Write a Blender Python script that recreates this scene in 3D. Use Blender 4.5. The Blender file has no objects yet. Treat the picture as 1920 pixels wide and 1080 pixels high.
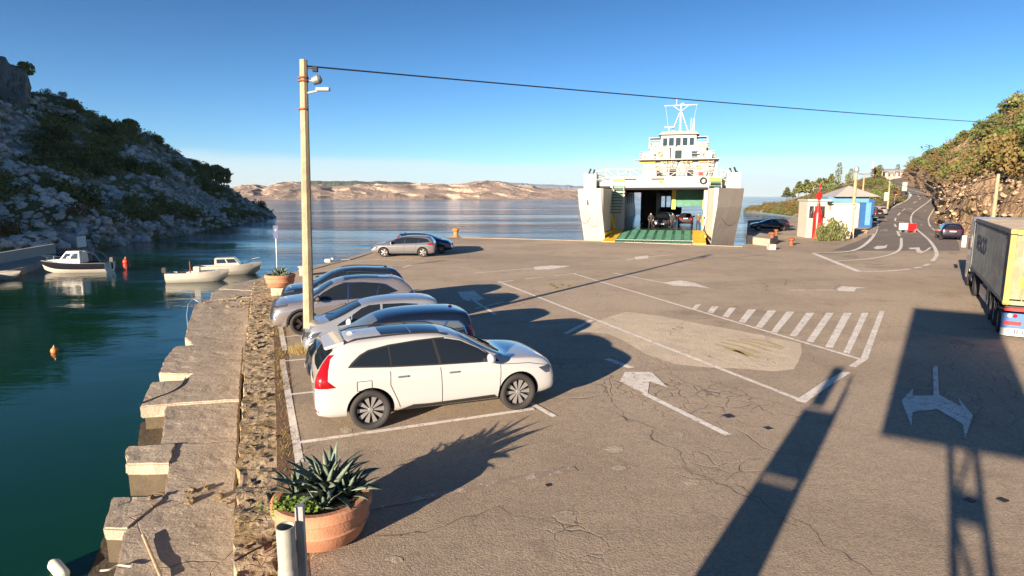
import bpy, bmesh, math, random
from mathutils import Vector, Matrix, noise
from mathutils.bvhtree import BVHTree
random.seed(7)
sc = bpy.context.scene
COL = sc.collection
R = math.radians

# ------------------------------------------------------------------ camera
F, YH, H = 1120.0, 368.0, 4.2
TH = math.atan((540 - YH) / F)
cd = bpy.data.cameras.new('camera')
cam = bpy.data.objects.new('camera', cd)
COL.objects.link(cam)
cam.location = (0, 0, H)
cam.rotation_euler = (math.pi / 2 - TH, 0, 0)
cd.sensor_width = 36
cd.lens = F / 1920 * 36
cd.clip_start = 0.1
cd.clip_end = 12000
sc.camera = cam

# ------------------------------------------------------------------ light
SUN_AZ, SUN_EL = 54.5, 12.6          # direction the light travels, from +X towards +Y
sd = Vector((math.cos(R(SUN_AZ)) * math.cos(R(SUN_EL)), math.sin(R(SUN_AZ)) * math.cos(R(SUN_EL)), -math.sin(R(SUN_EL))))
sl = bpy.data.lights.new('sun', 'SUN')
sl.energy = 5.0
sl.angle = R(0.45)
sl.color = (1.0, 0.82, 0.64)
so = bpy.data.objects.new('sun', sl)
COL.objects.link(so)
so.rotation_euler = sd.to_track_quat('-Z', 'Y').to_euler()

world = bpy.data.worlds.new('World')
sc.world = world
world.use_nodes = True
nt = world.node_tree
bg = nt.nodes['Background']
bg.inputs['Strength'].default_value = 0.068
sky = nt.nodes.new('ShaderNodeTexSky')
sky.sky_type = 'NISHITA'
sky.sun_disc = False
sky.sun_elevation = R(SUN_EL)
sky.sun_rotation = math.atan2(-sd.x, -sd.y) % (2 * math.pi)
sky.altitude = 0
sky.air_density = 0.85
sky.dust_density = 0.1
sky.ozone_density = 4.6
hs = nt.nodes.new('ShaderNodeHueSaturation')
hs.inputs['Saturation'].default_value = 1.08
nt.links.new(sky.outputs[0], hs.inputs['Color'])
# a low bank of thin pale cloud along the horizon
geo = nt.nodes.new('ShaderNodeTexCoord')
mp = nt.nodes.new('ShaderNodeMapping')
mp.inputs['Scale'].default_value = (2.0, 2.0, 16.0)
nt.links.new(geo.outputs['Generated'], mp.inputs[0])
nz = nt.nodes.new('ShaderNodeTexNoise')
nz.inputs['Scale'].default_value = 1.6
nz.inputs['Detail'].default_value = 5
nt.links.new(mp.outputs[0], nz.inputs['Vector'])
sx = nt.nodes.new('ShaderNodeSeparateXYZ')
nt.links.new(geo.outputs['Generated'], sx.inputs[0])
def wmath(op, a, b=None, clamp=False):
    n = nt.nodes.new('ShaderNodeMath')
    n.operation = op
    n.use_clamp = clamp
    for i, q in enumerate((a, b)):
        if q is None: continue
        if isinstance(q, (int, float)): n.inputs[i].default_value = q
        else: nt.links.new(q, n.inputs[i])
    return n.outputs[0]
mr = nt.nodes.new('ShaderNodeMapRange')
mr.interpolation_type = 'SMOOTHSTEP'
mr.inputs['From Min'].default_value = 0.068
mr.inputs['From Max'].default_value = 0.045
zz = wmath('ADD', sx.outputs['Z'], wmath('MULTIPLY', wmath('SUBTRACT', nz.outputs['Fac'], 0.5), 0.05))
nt.links.new(zz, mr.inputs['Value'])
cf = wmath('MULTIPLY', mr.outputs[0], wmath('ADD', 0.25, wmath('MULTIPLY', nz.outputs['Fac'], 0.75)), True)
mx = nt.nodes.new('ShaderNodeMixRGB')
mx.inputs['Color2'].default_value = (4.2, 4.7, 5.0, 1)
nt.links.new(cf, mx.inputs['Fac'])
dz_ = nt.nodes.new('ShaderNodeMapRange'); dz_.interpolation_type = 'SMOOTHSTEP'
dz_.inputs['From Min'].default_value = 0.0; dz_.inputs['From Max'].default_value = 0.42; dz_.inputs['To Max'].default_value = 1.0
nt.links.new(sx.outputs['Z'], dz_.inputs['Value'])
dk_ = nt.nodes.new('ShaderNodeMixRGB'); dk_.blend_type = 'MULTIPLY'
dk_.inputs['Color2'].default_value = (.50, .54, .58, 1)       # a clear, dry autumn sky deepens quickly towards the zenith
nt.links.new(dz_.outputs[0], dk_.inputs['Fac']); nt.links.new(hs.outputs[0], dk_.inputs['Color1'])
nt.links.new(dk_.outputs[0], mx.inputs['Color1'])
nt.links.new(mx.outputs[0], bg.inputs['Color'])

sc.view_settings.view_transform = 'Standard'
sc.view_settings.look = 'None'
sc.view_settings.gamma = 1
sc.view_settings.use_curve_mapping = False
sc.view_settings.exposure = 1.56
sc.render.engine = 'CYCLES'
sc.cycles.max_bounces = 6
sc.cycles.diffuse_bounces = 2
sc.cycles.glossy_bounces = 3
sc.cycles.transmission_bounces = 4
sc.cycles.transparent_max_bounces = 6
sc.cycles.use_denoising = True
sc.cycles.caustics_reflective = False
sc.cycles.caustics_refractive = False

# ------------------------------------------------------------------ pixel <-> world
CT, ST = math.cos(TH), math.sin(TH)
def ray(px, py):
    u, v = px - 960, py - 540
    return Vector((u, F * CT - v * ST, -F * ST - v * CT))
def W(px, py, Y):
    d = ray(px, py)
    return Vector((0, 0, H)) + d * (Y / d.y)
def P(px, py, z=0.0):
    d = ray(px, py)
    return Vector((0, 0, H)) + d * ((z - H) / d.z)
PROF = [(-100, 0), (80, 0), (90, .25), (100, .62), (120, 1.85), (140, 3.3), (155, 4.5), (170, 5.7), (190, 7.2), (210, 8.9), (225, 10.2), (240, 11.4), (300, 14)]
def gz(Y):
    for (a, za), (b, zb) in zip(PROF, PROF[1:]):
        if Y <= b: return za + (zb - za) * (Y - a) / (b - a)
    return PROF[-1][1]
def G(px, py, dz=0.0):
    lo, hi = 5.0, 300.0
    d = ray(px, py)
    Y = 5.0
    while Y < 300:
        z = H + d.z * Y / d.y
        if z <= gz(Y) + dz: break
        Y += 0.5
    lo, hi = Y - 0.5, Y
    for _ in range(20):
        m = (lo + hi) / 2
        if H + d.z * m / d.y <= gz(m) + dz: hi = m
        else: lo = m
    return Vector((d.x * hi / d.y, hi, gz(hi) + dz))

# ------------------------------------------------------------------ materials
MATS = {}
def mat(name, col=(.5, .5, .5), rough=.6, metal=0.0, var=0.0, vscale=3.0, col2=None, bump=0.0, bscale=20.0, coat=0.0, emis=None, spec=.5, detail=6.0):
    if name in MATS: return MATS[name]
    m = bpy.data.materials.new(name)
    m.use_nodes = True
    n = m.node_tree
    b = n.nodes['Principled BSDF']
    b.inputs['Base Color'].default_value = (*col, 1)
    b.inputs['Roughness'].default_value = rough
    b.inputs['Metallic'].default_value = metal
    b.inputs['Specular IOR Level'].default_value = spec
    b.inputs['Coat Weight'].default_value = coat
    b.inputs['Coat Roughness'].default_value = 0.03
    if emis:
        b.inputs['Emission Color'].default_value = (*emis[0], 1)
        b.inputs['Emission Strength'].default_value = emis[1]
    tc = n.nodes.new('ShaderNodeTexCoord')
    if var or col2:
        z = n.nodes.new('ShaderNodeTexNoise')
        z.inputs['Scale'].default_value = vscale
        z.inputs['Detail'].default_value = detail
        z.inputs['Roughness'].default_value = .65
        n.links.new(tc.outputs['Object'], z.inputs['Vector'])
        r = n.nodes.new('ShaderNodeValToRGB')
        r.color_ramp.elements[0].position = .36
        r.color_ramp.elements[1].position = .66
        c2 = col2 or tuple(min(1, c * (1 + var)) for c in col)
        c1 = col if col2 else tuple(c * (1 - var) for c in col)
        r.color_ramp.elements[0].color = (*c1, 1)
        r.color_ramp.elements[1].color = (*c2, 1)
        n.links.new(z.outputs['Fac'], r.inputs['Fac'])
        n.links.new(r.outputs[0], b.inputs['Base Color'])
    if bump:
        z = n.nodes.new('ShaderNodeTexNoise')
        z.inputs['Scale'].default_value = bscale
        z.inputs['Detail'].default_value = 5
        n.links.new(tc.outputs['Object'], z.inputs['Vector'])
        u = n.nodes.new('ShaderNodeBump')
        u.inputs['Strength'].default_value = 1
        u.inputs['Distance'].default_value = bump
        n.links.new(z.outputs['Fac'], u.inputs['Height'])
        n.links.new(u.outputs[0], b.inputs['Normal'])
    MATS[name] = m
    return m

class NG:
    """small node-graph helper for the larger materials"""
    def __init__(s, name):
        s.m = bpy.data.materials.new(name)
        s.m.use_nodes = True
        s.t = s.m.node_tree
        s.b = s.t.nodes['Principled BSDF']
        s.tc = s.t.nodes.new('ShaderNodeTexCoord').outputs['Object']
        MATS[name] = s.m
    def put(s, n, i, v):
        if v is None: return
        if isinstance(v, (int, float)): n.inputs[i].default_value = v
        elif isinstance(v, tuple): n.inputs[i].default_value = v if len(v) != 3 or n.inputs[i].type == 'VECTOR' else (*v, 1)
        else: s.t.links.new(v, n.inputs[i])
    def math(s, op, a, b=None, clamp=False):
        n = s.t.nodes.new('ShaderNodeMath'); n.operation = op; n.use_clamp = clamp
        s.put(n, 0, a); s.put(n, 1, b)
        return n.outputs[0]
    def noise(s, scale, detail=5, rough=.6, vec=None, dist=0):
        n = s.t.nodes.new('ShaderNodeTexNoise')
        n.inputs['Scale'].default_value = scale; n.inputs['Detail'].default_value = detail
        n.inputs['Roughness'].default_value = rough; n.inputs['Distortion'].default_value = dist
        s.t.links.new(vec or s.tc, n.inputs['Vector'])
        return n.outputs['Fac']
    def voro(s, scale, feature='F1', vec=None, out='Distance'):
        n = s.t.nodes.new('ShaderNodeTexVoronoi'); n.feature = feature
        n.inputs['Scale'].default_value = scale
        s.t.links.new(vec or s.tc, n.inputs['Vector'])
        return n.outputs[out]
    def mapr(s, v, a, b, c=0.0, d=1.0):
        n = s.t.nodes.new('ShaderNodeMapRange'); n.interpolation_type = 'SMOOTHSTEP'
        s.put(n, 0, v); s.put(n, 1, float(a)); s.put(n, 2, float(b)); s.put(n, 3, float(c)); s.put(n, 4, float(d))
        return n.outputs[0]
    def mix(s, f, a, b, mode='MIX'):
        n = s.t.nodes.new('ShaderNodeMixRGB'); n.blend_type = mode
        s.put(n, 0, f); s.put(n, 1, a); s.put(n, 2, b)
        return n.outputs[0]
    def scale(s, v3, vec=None):
        n = s.t.nodes.new('ShaderNodeMapping'); n.inputs['Scale'].default_value = v3
        s.t.links.new(vec or s.tc, n.inputs[0])
        return n.outputs[0]
    def warp(s, scale, amt, vec=None):
        n = s.t.nodes.new('ShaderNodeTexNoise'); n.inputs['Scale'].default_value = scale
        s.t.links.new(vec or s.tc, n.inputs['Vector'])
        m = s.t.nodes.new('ShaderNodeVectorMath'); m.operation = 'SCALE'
        s.t.links.new(n.outputs['Color'], m.inputs[0]); m.inputs['Scale'].default_value = amt
        a = s.t.nodes.new('ShaderNodeVectorMath'); a.operation = 'ADD'
        s.t.links.new(vec or s.tc, a.inputs[0]); s.t.links.new(m.outputs[0], a.inputs[1])
        return a.outputs[0]
    def bump(s, h, dist, normal=None):
        n = s.t.nodes.new('ShaderNodeBump'); n.inputs['Distance'].default_value = dist
        s.t.links.new(h, n.inputs['Height'])
        if normal: s.t.links.new(normal, n.inputs['Normal'])
        return n.outputs[0]
    def out(s, color=None, rough=None, normal=None, spec=None):
        s.put(s.b, 'Base Color', color); s.put(s.b, 'Roughness', rough)
        if normal: s.t.links.new(normal, s.b.inputs['Normal'])
        if spec is not None: s.b.inputs['Specular IOR Level'].default_value = spec
        return s.m

def asphalt(name, a, b, dark, grain=1.0):
    g = NG(name)
    big = g.noise(.16, 6, .7)
    c = g.mix(g.mapr(big, .38, .66), a, b)
    st = g.noise(.7, 5, .7, g.warp(.4, 1.5))
    c = g.mix(g.math('MULTIPLY', g.mapr(st, .54, .70), .45), c, dark)
    ty = g.noise(.5, 4, .6, g.scale((.16, 1.5, 1), g.warp(.08, 2)))
    c = g.mix(g.math('MULTIPLY', g.mapr(ty, .56, .68), .28), c, dark)
    c = g.mix(g.math('MULTIPLY', g.mapr(g.noise(7, 5, .8), .46, .60), .30), c, dark)
    pv = g.voro(.09, 'F1', g.warp(.15, 1.2), 'Color')
    pb_ = g.t.nodes.new('ShaderNodeRGBToBW'); g.t.links.new(pv, pb_.inputs[0])
    c = g.mix(g.math('MULTIPLY', g.mapr(pb_.outputs[0], .35, .65), .22), c, dark)
    fine = g.noise(22, 4, .8)
    c = g.mix(g.math('MULTIPLY', g.mapr(fine, .44, .60), .68 * grain), c, g.mix(.5, c, (.035, .03, .028)))
    if name == 'worn_asphalt':
        sp = g.t.nodes.new('ShaderNodeSeparateXYZ'); g.t.links.new(g.warp(.15, 5), sp.inputs[0])
        c = g.mix(g.mapr(sp.outputs['Y'], 22, 8, 0, .38), c, (.20, .15, .11))
    peb = g.voro(60)
    c = g.mix(g.math('MULTIPLY', g.mapr(peb, .10, .0), .38), c, (.55, .49, .42))
    wv = g.warp(.9, .9)
    ed = g.voro(.42, 'DISTANCE_TO_EDGE', wv)
    msk = g.mapr(g.noise(.11, 3, .5), .53, .62)
    cr = g.math('MULTIPLY', g.mapr(ed, .010, .002), g.math('MULTIPLY', msk, .8))
    ed2 = g.voro(2.2, 'DISTANCE_TO_EDGE', g.warp(3, .25))
    msk2 = g.mapr(g.noise(.19, 3, .5, g.scale((1, 1, 1), g.warp(.05, 7))), .60, .68)
    cr2 = g.math('MULTIPLY', g.mapr(ed2, .035, .012), msk2)
    crk = g.math('MAXIMUM', cr, g.math('MULTIPLY', cr2, .8))
    c = g.mix(g.math('MULTIPLY', crk, .55), c, (.05, .042, .035))
    sp = g.mapr(g.noise(3.1, 2, .5), .755, .78)
    c = g.mix(g.math('MULTIPLY', sp, .6), c, (.03, .025, .02))
    h = g.math('SUBTRACT', g.math('ADD', g.noise(34, 4, .7), g.math('MULTIPLY', g.noise(3, 3), .8)), crk)
    return g.out(c, .9, g.bump(h, .014 * grain), .3)
M_ASPH = asphalt('worn_asphalt', (.575, .46, .33), (.45, .355, .25), (.255, .205, .15))
M_ROAD = asphalt('road_asphalt', (.26, .225, .19), (.21, .18, .155), (.14, .12, .105), .5)

def concrete(name, a, b, dark, sc_=1.0):
    g = NG(name)
    c = g.mix(g.mapr(g.noise(.8 * sc_, 7, .7), .34, .66), a, b)
    c = g.mix(g.math('MULTIPLY', g.mapr(g.noise(2.3 * sc_, 6, .75, g.warp(2, .5)), .56, .72), .42), c, dark)
    c = g.mix(g.math('MULTIPLY', g.mapr(g.noise(30 * sc_, 3, .7), .4, .7), .35), c, (.10, .085, .07))
    ed = g.voro(.55 * sc_, 'DISTANCE_TO_EDGE', g.warp(1.2, .7))
    cr = g.math('MULTIPLY', g.mapr(ed, .008, .001), g.mapr(g.noise(.7, 3), .5, .6))
    c = g.mix(g.math('MULTIPLY', cr, .6), c, (.04, .03, .025))
    h = g.math('SUBTRACT', g.math('ADD', g.noise(14 * sc_, 6, .7), g.math('MULTIPLY', g.noise(2 * sc_, 4), 1.2)), cr)
    return g.out(c, .88, g.bump(h, .022), .3)
M_CONC = concrete('weathered_concrete', (.46, .385, .29), (.37, .305, .23), (.25, .20, .15))
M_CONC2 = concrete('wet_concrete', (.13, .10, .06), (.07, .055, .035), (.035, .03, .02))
M_PATCH = concrete('pale_concrete_patch', (.72, .60, .43), (.62, .51, .37), (.42, .34, .25))
M_SPOT = concrete('old_asphalt_plug', (.50, .42, .31), (.38, .31, .23), (.28, .23, .17))
M_CONC3 = concrete('plain_concrete', (.48, .41, .31), (.38, .32, .25), (.24, .21, .17))

def stonewall():
    g = NG('rubble_stone_wall')
    w = g.warp(2.5, .35)
    v = g.voro(5.5, 'F1', w, 'Color')
    ed = g.voro(5.5, 'DISTANCE_TO_EDGE', w)
    bw = g.t.nodes.new('ShaderNodeRGBToBW'); g.t.links.new(v, bw.inputs[0])
    c = g.mix(bw.outputs[0], (.36, .27, .16), (.56, .44, .30))
    c = g.mix(g.math('MULTIPLY', g.mapr(g.noise(1.2, 5, .7), .48, .62), .7), c, (.34, .24, .10))
    gap = g.math('MULTIPLY', g.mapr(ed, .05, .01), g.mapr(g.noise(1.1, 3), .46, .58))
    pit = g.mapr(g.noise(9, 5, .75, w), .56, .66)
    c = g.mix(g.math('MULTIPLY', g.math('MAXIMUM', gap, pit), .62), c, (.08, .06, .04))
    c = g.mix(g.math('MULTIPLY', g.mapr(g.noise(28, 3, .8), .5, .68), .5), c, (.09, .07, .05))
    h = g.math('SUBTRACT', g.noise(7, 6, .8), g.math('ADD', gap, g.math('MULTIPLY', pit, .6)))
    return g.out(c, .92, g.bump(h, .05), .2)
M_WALL = stonewall()

def paint(name, col, wear=.5, under=(.30, .225, .165)):
    g = NG(name)
    n1 = g.noise(5, 6, .8)
    n2 = g.noise(30, 3, .8)
    f = g.math('ADD', g.math('MULTIPLY', n1, .6), g.math('MULTIPLY', n2, .4))
    k = g.mapr(f, .62 - wear * .14, .54 - wear * .14)
    c = g.mix(k, tuple(under), col)
    c = g.mix(g.math('MULTIPLY', g.mapr(g.noise(1.3, 3), .4, .7), .25), c, tuple(under))
    return g.out(c, .75, g.bump(g.noise(34, 3), .008))
M_PAINT = paint('worn_white_road_paint', (.84, .78, .68), .15)
M_PAINT2 = paint('faded_white_road_paint', (.58, .50, .40), .95)
M_YEL = paint('faded_yellow_road_paint', (.50, .38, .07), .6, (.46, .37, .26))

def rockmat(name, a, b, dark, green=None, sc_=1.0, gth=.5, disp=.5, vert=1.0):
    g = NG(name)
    v0 = g.scale((1, 1, vert))
    c = g.mix(g.mapr(g.noise(.12 * sc_, 7, .75, v0), .36, .64), a, b)
    c = g.mix(g.math('MULTIPLY', g.mapr(g.noise(.55 * sc_, 8, .8, g.warp(.2 * sc_, 3, v0)), .50, .62), .75), c, dark)
    if green:
        gm = g.mapr(g.noise(.075 * sc_, 7, .72), gth - .05, gth + .06)
        c = g.mix(gm, c, g.mix(g.noise(.8 * sc_, 4, .8), green, tuple(q * 1.9 for q in green)))
    h = g.math('ADD', g.noise(.5 * sc_, 8, .75, v0), g.math('MULTIPLY', g.voro(.8 * sc_, 'F1', g.warp(.4, 2, v0)), .4))
    return g.out(c, .95, g.bump(h, disp), .15)
M_LIME = rockmat('grey_limestone_scree', (.68, .63, .53), (.46, .43, .35), (.17, .155, .12), (.14, .15, .06), 1.3, .495, 1.6)
M_CLIFF = rockmat('rust_brown_cut_rock', (.52, .37, .235), (.38, .26, .16), (.13, .085, .06), (.12, .11, .045), 1.8, .62, 1.3, .30)
M_SCRUB = rockmat('dry_scrub_slope', (.40, .31, .19), (.26, .20, .11), (.10, .085, .04), (.07, .08, .025), 1.2, .47, .6)
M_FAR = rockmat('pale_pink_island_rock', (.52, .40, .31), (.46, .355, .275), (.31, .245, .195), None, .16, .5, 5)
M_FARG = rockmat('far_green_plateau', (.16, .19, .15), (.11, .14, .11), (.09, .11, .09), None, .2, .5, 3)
M_FARB = rockmat('haze_blue_hills', (.36, .42, .50), (.32, .38, .46), (.28, .34, .43), None, .05, .5, 9)  # pale blue haze of the far hills is put into this rock colour

def watermat():
    g = NG('sea_water')
    b = g.b
    b.inputs['IOR'].default_value = 1.33
    calm = g.noise(.02, 4, .55, g.scale((.5, 1.6, 1)))
    c = g.mix(g.mapr(calm, .4, .6), (.003, .036, .016), (.002, .026, .048))
    rip = g.noise(1.5, 4, .6, g.scale((.8, 1.5, 1), g.warp(.4, .5)))
    big = g.noise(.22, 4, .55, g.scale((.6, 1.7, 1)))
    amp = g.mapr(calm, .40, .62, .10, 1.0)
    h = g.math('ADD', g.math('MULTIPLY', g.math('MULTIPLY', rip, amp), .22), g.math('MULTIPLY', g.math('MULTIPLY', big, amp), .8))
    sp = g.t.nodes.new('ShaderNodeSeparateXYZ'); g.t.links.new(g.tc, sp.inputs[0])
    far = g.mapr(sp.outputs['Y'], 45, 130, .22, 1.5)
    return g.out(c, .06, g.bump(g.math('MULTIPLY', h, far), 1.0), .5)
M_SEA = watermat()

def leafmat(name, a, b, rough=.6):
    g = NG(name)
    oi = g.t.nodes.new('ShaderNodeObjectInfo')
    f = g.math('FRACT', g.math('ADD', g.noise(1.7, 3, .8), g.math('MULTIPLY', oi.outputs['Random'], .6)))
    c = g.mix(f, a, b)
    g.b.inputs['Subsurface Weight'].default_value = 0
    return g.out(c, rough, None, .2)
M_LEAF = leafmat('shrub_leaves', (.05, .065, .02), (.13, .14, .05))
M_LEAFD = leafmat('dark_shrub_leaves', (.080, .095, .028), (.21, .21, .075))
M_LEAFY = leafmat('olive_autumn_leaves', (.07, .065, .02), (.18, .125, .045))
M_LEAFG = leafmat('bright_green_leaves', (.05, .08, .018), (.12, .16, .04))
M_BARK = mat('bark', (.12, .09, .065), .9, var=.3, bump=.02)
M_AGAVE = NG('agave_leaf')
def _ag():
    g = M_AGAVE
    c = g.mix(g.mapr(g.noise(2.2, 4), .35, .65), (.065, .095, .068), (.16, .20, .145))
    return g.out(c, .5, g.bump(g.noise(18, 3), .004), .35)
M_AGAVE = _ag()

def glassmat(name, tint=(.012, .016, .02), rough=.03):
    m = mat(name, tint, rough, 0, spec=.8, coat=.3)
    return m
M_GLASS = glassmat('dark_car_glass')
M_PANE = glassmat('window_pane', (.02, .028, .03))
M_RUBBER = mat('tyre_rubber', (.028, .026, .025), .82, bump=.002, bscale=60)
M_PLAST = mat('black_plastic', (.022, .021, .021), .55)
M_CHROME = mat('bright_metal', (.62, .61, .60), .22, 1.0)
M_ALLOY = mat('alloy_rim', (.36, .35, .34), .35, .5)
M_ALLOYD = mat('dark_alloy_rim', (.10, .08, .075), .35, .8)
M_REDLAMP = mat('red_lamp_lens', (.27, .005, .006), .12, coat=.8)
M_LAMP = mat('clear_lamp_lens', (.05, .06, .075), .08, coat=.8)
M_BLACK = mat('matt_black', (.012, .012, .012), .8)
M_PLATE = mat('number_plate_white', (.44, .44, .40), .4)
M_WHITE = mat('white_painted_steel', (.41, .395, .36), .42, var=.06, vscale=1.2)
M_STEEL = mat('galvanised_steel', (.42, .43, .44), .42, .6, var=.15, vscale=8)
M_GREEN = mat('green_deck_paint', (.035, .16, .095), .55, var=.25, vscale=1.5)
M_YELP = mat('yellow_marking_paint', (.72, .46, .03), .5, var=.18, vscale=2)
M_RED = mat('signal_red_paint', (.62, .012, .012), .35, var=.08)
M_RUST = mat('rusty_iron', (.30, .10, .035), .8, col2=(.14, .05, .025), vscale=9, bump=.01)
M_TERRA = mat('terracotta', (.44, .20, .11), .8, var=.14, vscale=4, bump=.006, bscale=40)
M_SOIL = mat('potting_soil', (.06, .045, .03), .95, bump=.03, bscale=20)
M_POLE = mat('weathered_concrete_pole', (.33, .265, .165), .8, var=.22, vscale=3, bump=.008, bscale=18)
M_WOOD = mat('bleached_wood', (.34, .25, .16), .8, var=.25, vscale=6, bump=.006)
M_PLASTER = mat('white_plaster', (.42, .39, .33), .85, var=.08, vscale=1.2, bump=.004, bscale=30)
M_BLUEP = mat('bright_blue_paint', (.025, .10, .27), .45, var=.1)
M_SKYP = mat('light_blue_paint', (.11, .27, .40), .5, var=.1)
M_FIT = mat('weathered_lamp_grey', (.20, .21, .21), .5, .3)
M_CABLE = mat('black_cable', (.012, .012, .015), .6)

# ------------------------------------------------------------------ mesh builder
class MB:
    def __init__(s): s.v, s.f, s.mi, s.cur = [], [], [], 0
    def add(s, vs, fs, mi=None):
        o = len(s.v)
        s.v += [tuple(q) for q in vs]
        s.f += [[i + o for i in f] for f in fs]
        s.mi += [s.cur if mi is None else mi] * len(fs)
        return s
    def box(s, c, d, rz=0.0, M=None, mi=None, taper=1.0):
        x, y, z = d[0] / 2, d[1] / 2, d[2] / 2
        vs = [Vector(q) for q in ((-x, -y, -z), (x, -y, -z), (x, y, -z), (-x, y, -z), (-x * taper, -y * taper, z), (x * taper, -y * taper, z), (x * taper, y * taper, z), (-x * taper, y * taper, z))]
        if M is None: M = Matrix.Translation(c) @ Matrix.Rotation(rz, 4, 'Z')
        else: M = M @ Matrix.Translation(c) @ Matrix.Rotation(rz, 4, 'Z')
        return s.add([M @ v for v in vs], [[0, 3, 2, 1], [4, 5, 6, 7], [0, 1, 5, 4], [1, 2, 6, 5], [2, 3, 7, 6], [3, 0, 4, 7]], mi)
    def tube(s, p0, p1, r0, r1=None, n=8, caps=True, mi=None):
        p0, p1 = Vector(p0), Vector(p1)
        if r1 is None: r1 = r0
        d = (p1 - p0)
        if d.length < 1e-6: return s
        q = d.to_track_quat('Z', 'Y').to_matrix()
        vs = []
        for p, r in ((p0, r0), (p1, r1)):
            for i in range(n):
                a = 2 * math.pi * (i + .5) / n
                vs.append(p + q @ Vector((math.cos(a) * r, math.sin(a) * r, 0)))
        fs = [[i, (i + 1) % n, n + (i + 1) % n, n + i] for i in range(n)]
        if caps: fs += [list(range(n))[::-1], list(range(n, 2 * n))]
        return s.add(vs, fs, mi)
    def path(s, pts, r, n=6, mi=None):
        for a, b in zip(pts, pts[1:]): s.tube(a, b, r, r, n, True, mi)
        return s
    def lathe(s, prof, n=24, M=Matrix(), mi=None, close=True):
        vs, fs = [], []
        for r, z in prof:
            for i in range(n):
                a = 2 * math.pi * i / n
                vs.append(M @ Vector((r * math.cos(a), r * math.sin(a), z)))
        for j in range(len(prof) - 1):
            for i in range(n):
                k = (i + 1) % n
                fs.append([j * n + i, j * n + k, (j + 1) * n + k, (j + 1) * n + i])
        if close:
            if prof[0][0] > 1e-4: fs.append(list(range(n))[::-1])
            if prof[-1][0] > 1e-4: fs.append([(len(prof) - 1) * n + i for i in range(n)])
        return s.add(vs, fs, mi)
    def prism(s, pts, z0, z1, mi=None):
        """pts: ccw outline, (x, y) or (x, y, z)"""
        n = len(pts)
        a = sum(pts[i][0] * pts[(i + 1) % n][1] - pts[(i + 1) % n][0] * pts[i][1] for i in range(n))
        if a < 0: pts = pts[::-1]
        vs = [(p[0], p[1], z0) for p in pts] + [(p[0], p[1], z1) for p in pts]
        fs = [list(range(n))[::-1], list(range(n, 2 * n))] + [[i, (i + 1) % n, n + (i + 1) % n, n + i] for i in range(n)]
        return s.add(vs, fs, mi)
    def strip(s, pts, w, dz=0.0, mi=None):
        """flat ribbon of width w along 3-d points"""
        pts = [Vector(p) for p in pts]
        L = []
        for i, p in enumerate(pts):
            a = pts[max(0, i - 1)]; b = pts[min(len(pts) - 1, i + 1)]
            t = (b - a); t.z = 0
            t = t.normalized() if t.length else Vector((1, 0, 0))
            nrm = Vector((-t.y, t.x, 0)) * (w / 2)
            L.append((p + nrm, p - nrm))
        vs = [q + Vector((0, 0, dz)) for ab in L for q in ab]
        fs = [[2 * i, 2 * i + 1, 2 * i + 3, 2 * i + 2] for i in range(len(pts) - 1)]
        return s.add(vs, fs, mi)
    def mesh(s, name):
        me = bpy.data.meshes.new(name)
        me.from_pydata(s.v, [], s.f)
        me.update()
        return me
    def build(s, name, m=None, parent=None, smooth=False, bevel=0.0, loc=None, flip=False):
        me = s.mesh(name)
        ms = m if isinstance(m, (list, tuple)) else [m]
        for q in ms:
            if q: me.materials.append(q)
        if len(ms) > 1: me.polygons.foreach_set('material_index', s.mi)
        bm = bmesh.new(); bm.from_mesh(me)
        bmesh.ops.recalc_face_normals(bm, faces=bm.faces)
        if bevel:
            bmesh.ops.bevel(bm, geom=[e for e in bm.edges if len(e.link_faces) == 2 and e.calc_face_angle(0) > .5], offset=bevel, segments=2, affect='EDGES', clamp_overlap=True)
        bm.to_mesh(me); bm.free()
        if smooth:
            me.polygons.foreach_set('use_smooth', [True] * len(me.polygons))
            try: me.set_sharp_from_angle(angle=R(40))
            except Exception: pass
        o = bpy.data.objects.new(name, me)
        COL.objects.link(o)
        if parent: o.parent = parent
        if loc is not None: o.location = loc
        return o

def link(name, me, parent=None):
    o = bpy.data.objects.new(name, me)
    COL.objects.link(o)
    if parent: o.parent = parent
    return o
def thing(name, label, cat, loc=(0, 0, 0), rz=0.0, group=None):
    o = bpy.data.objects.new(name, None)
    o.empty_display_size = .3
    COL.objects.link(o)
    o.location = loc; o.rotation_euler = (0, 0, rz)
    return tag(o, label, cat, group)
def tag(o, label, cat, group=None):
    o['label'] = label; o['category'] = cat
    if group: o['group'] = group
    return o
def struct(o): o['kind'] = 'structure'; return o
def stuff(o): o['kind'] = 'stuff'; return o
def dup(root, loc, rz=None, label=None, group=None, scale=None):
    r = root.copy(); COL.objects.link(r); r.location = loc
    if rz is not None: r.rotation_euler = (0, 0, rz)
    if scale: r.scale = scale if isinstance(scale, tuple) else (scale,) * 3
    if label: r['label'] = label
    if group: r['group'] = group
    for ch in list(root.children):
        c = ch.copy(); COL.objects.link(c); c.parent = r
        for g in ch.children:
            d = g.copy(); COL.objects.link(d); d.parent = c
    return r
def text(name, body, size, m, M, parent=None, ext=.002, align='CENTER', sx_=1.0):
    cu = bpy.data.curves.new(name, 'FONT')
    cu.body = body; cu.size = size; cu.extrude = ext; cu.align_x = align; cu.align_y = 'CENTER'
    t = bpy.data.objects.new(name, cu); COL.objects.link(t)
    dg = bpy.context.evaluated_depsgraph_get()
    me = bpy.data.meshes.new_from_object(t.evaluated_get(dg))
    bpy.data.objects.remove(t); bpy.data.curves.remove(cu)
    me.transform(M @ Matrix.Diagonal((sx_, 1, 1, 1)))
    me.materials.clear(); me.materials.append(m)
    return link(name, me, parent)
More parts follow.
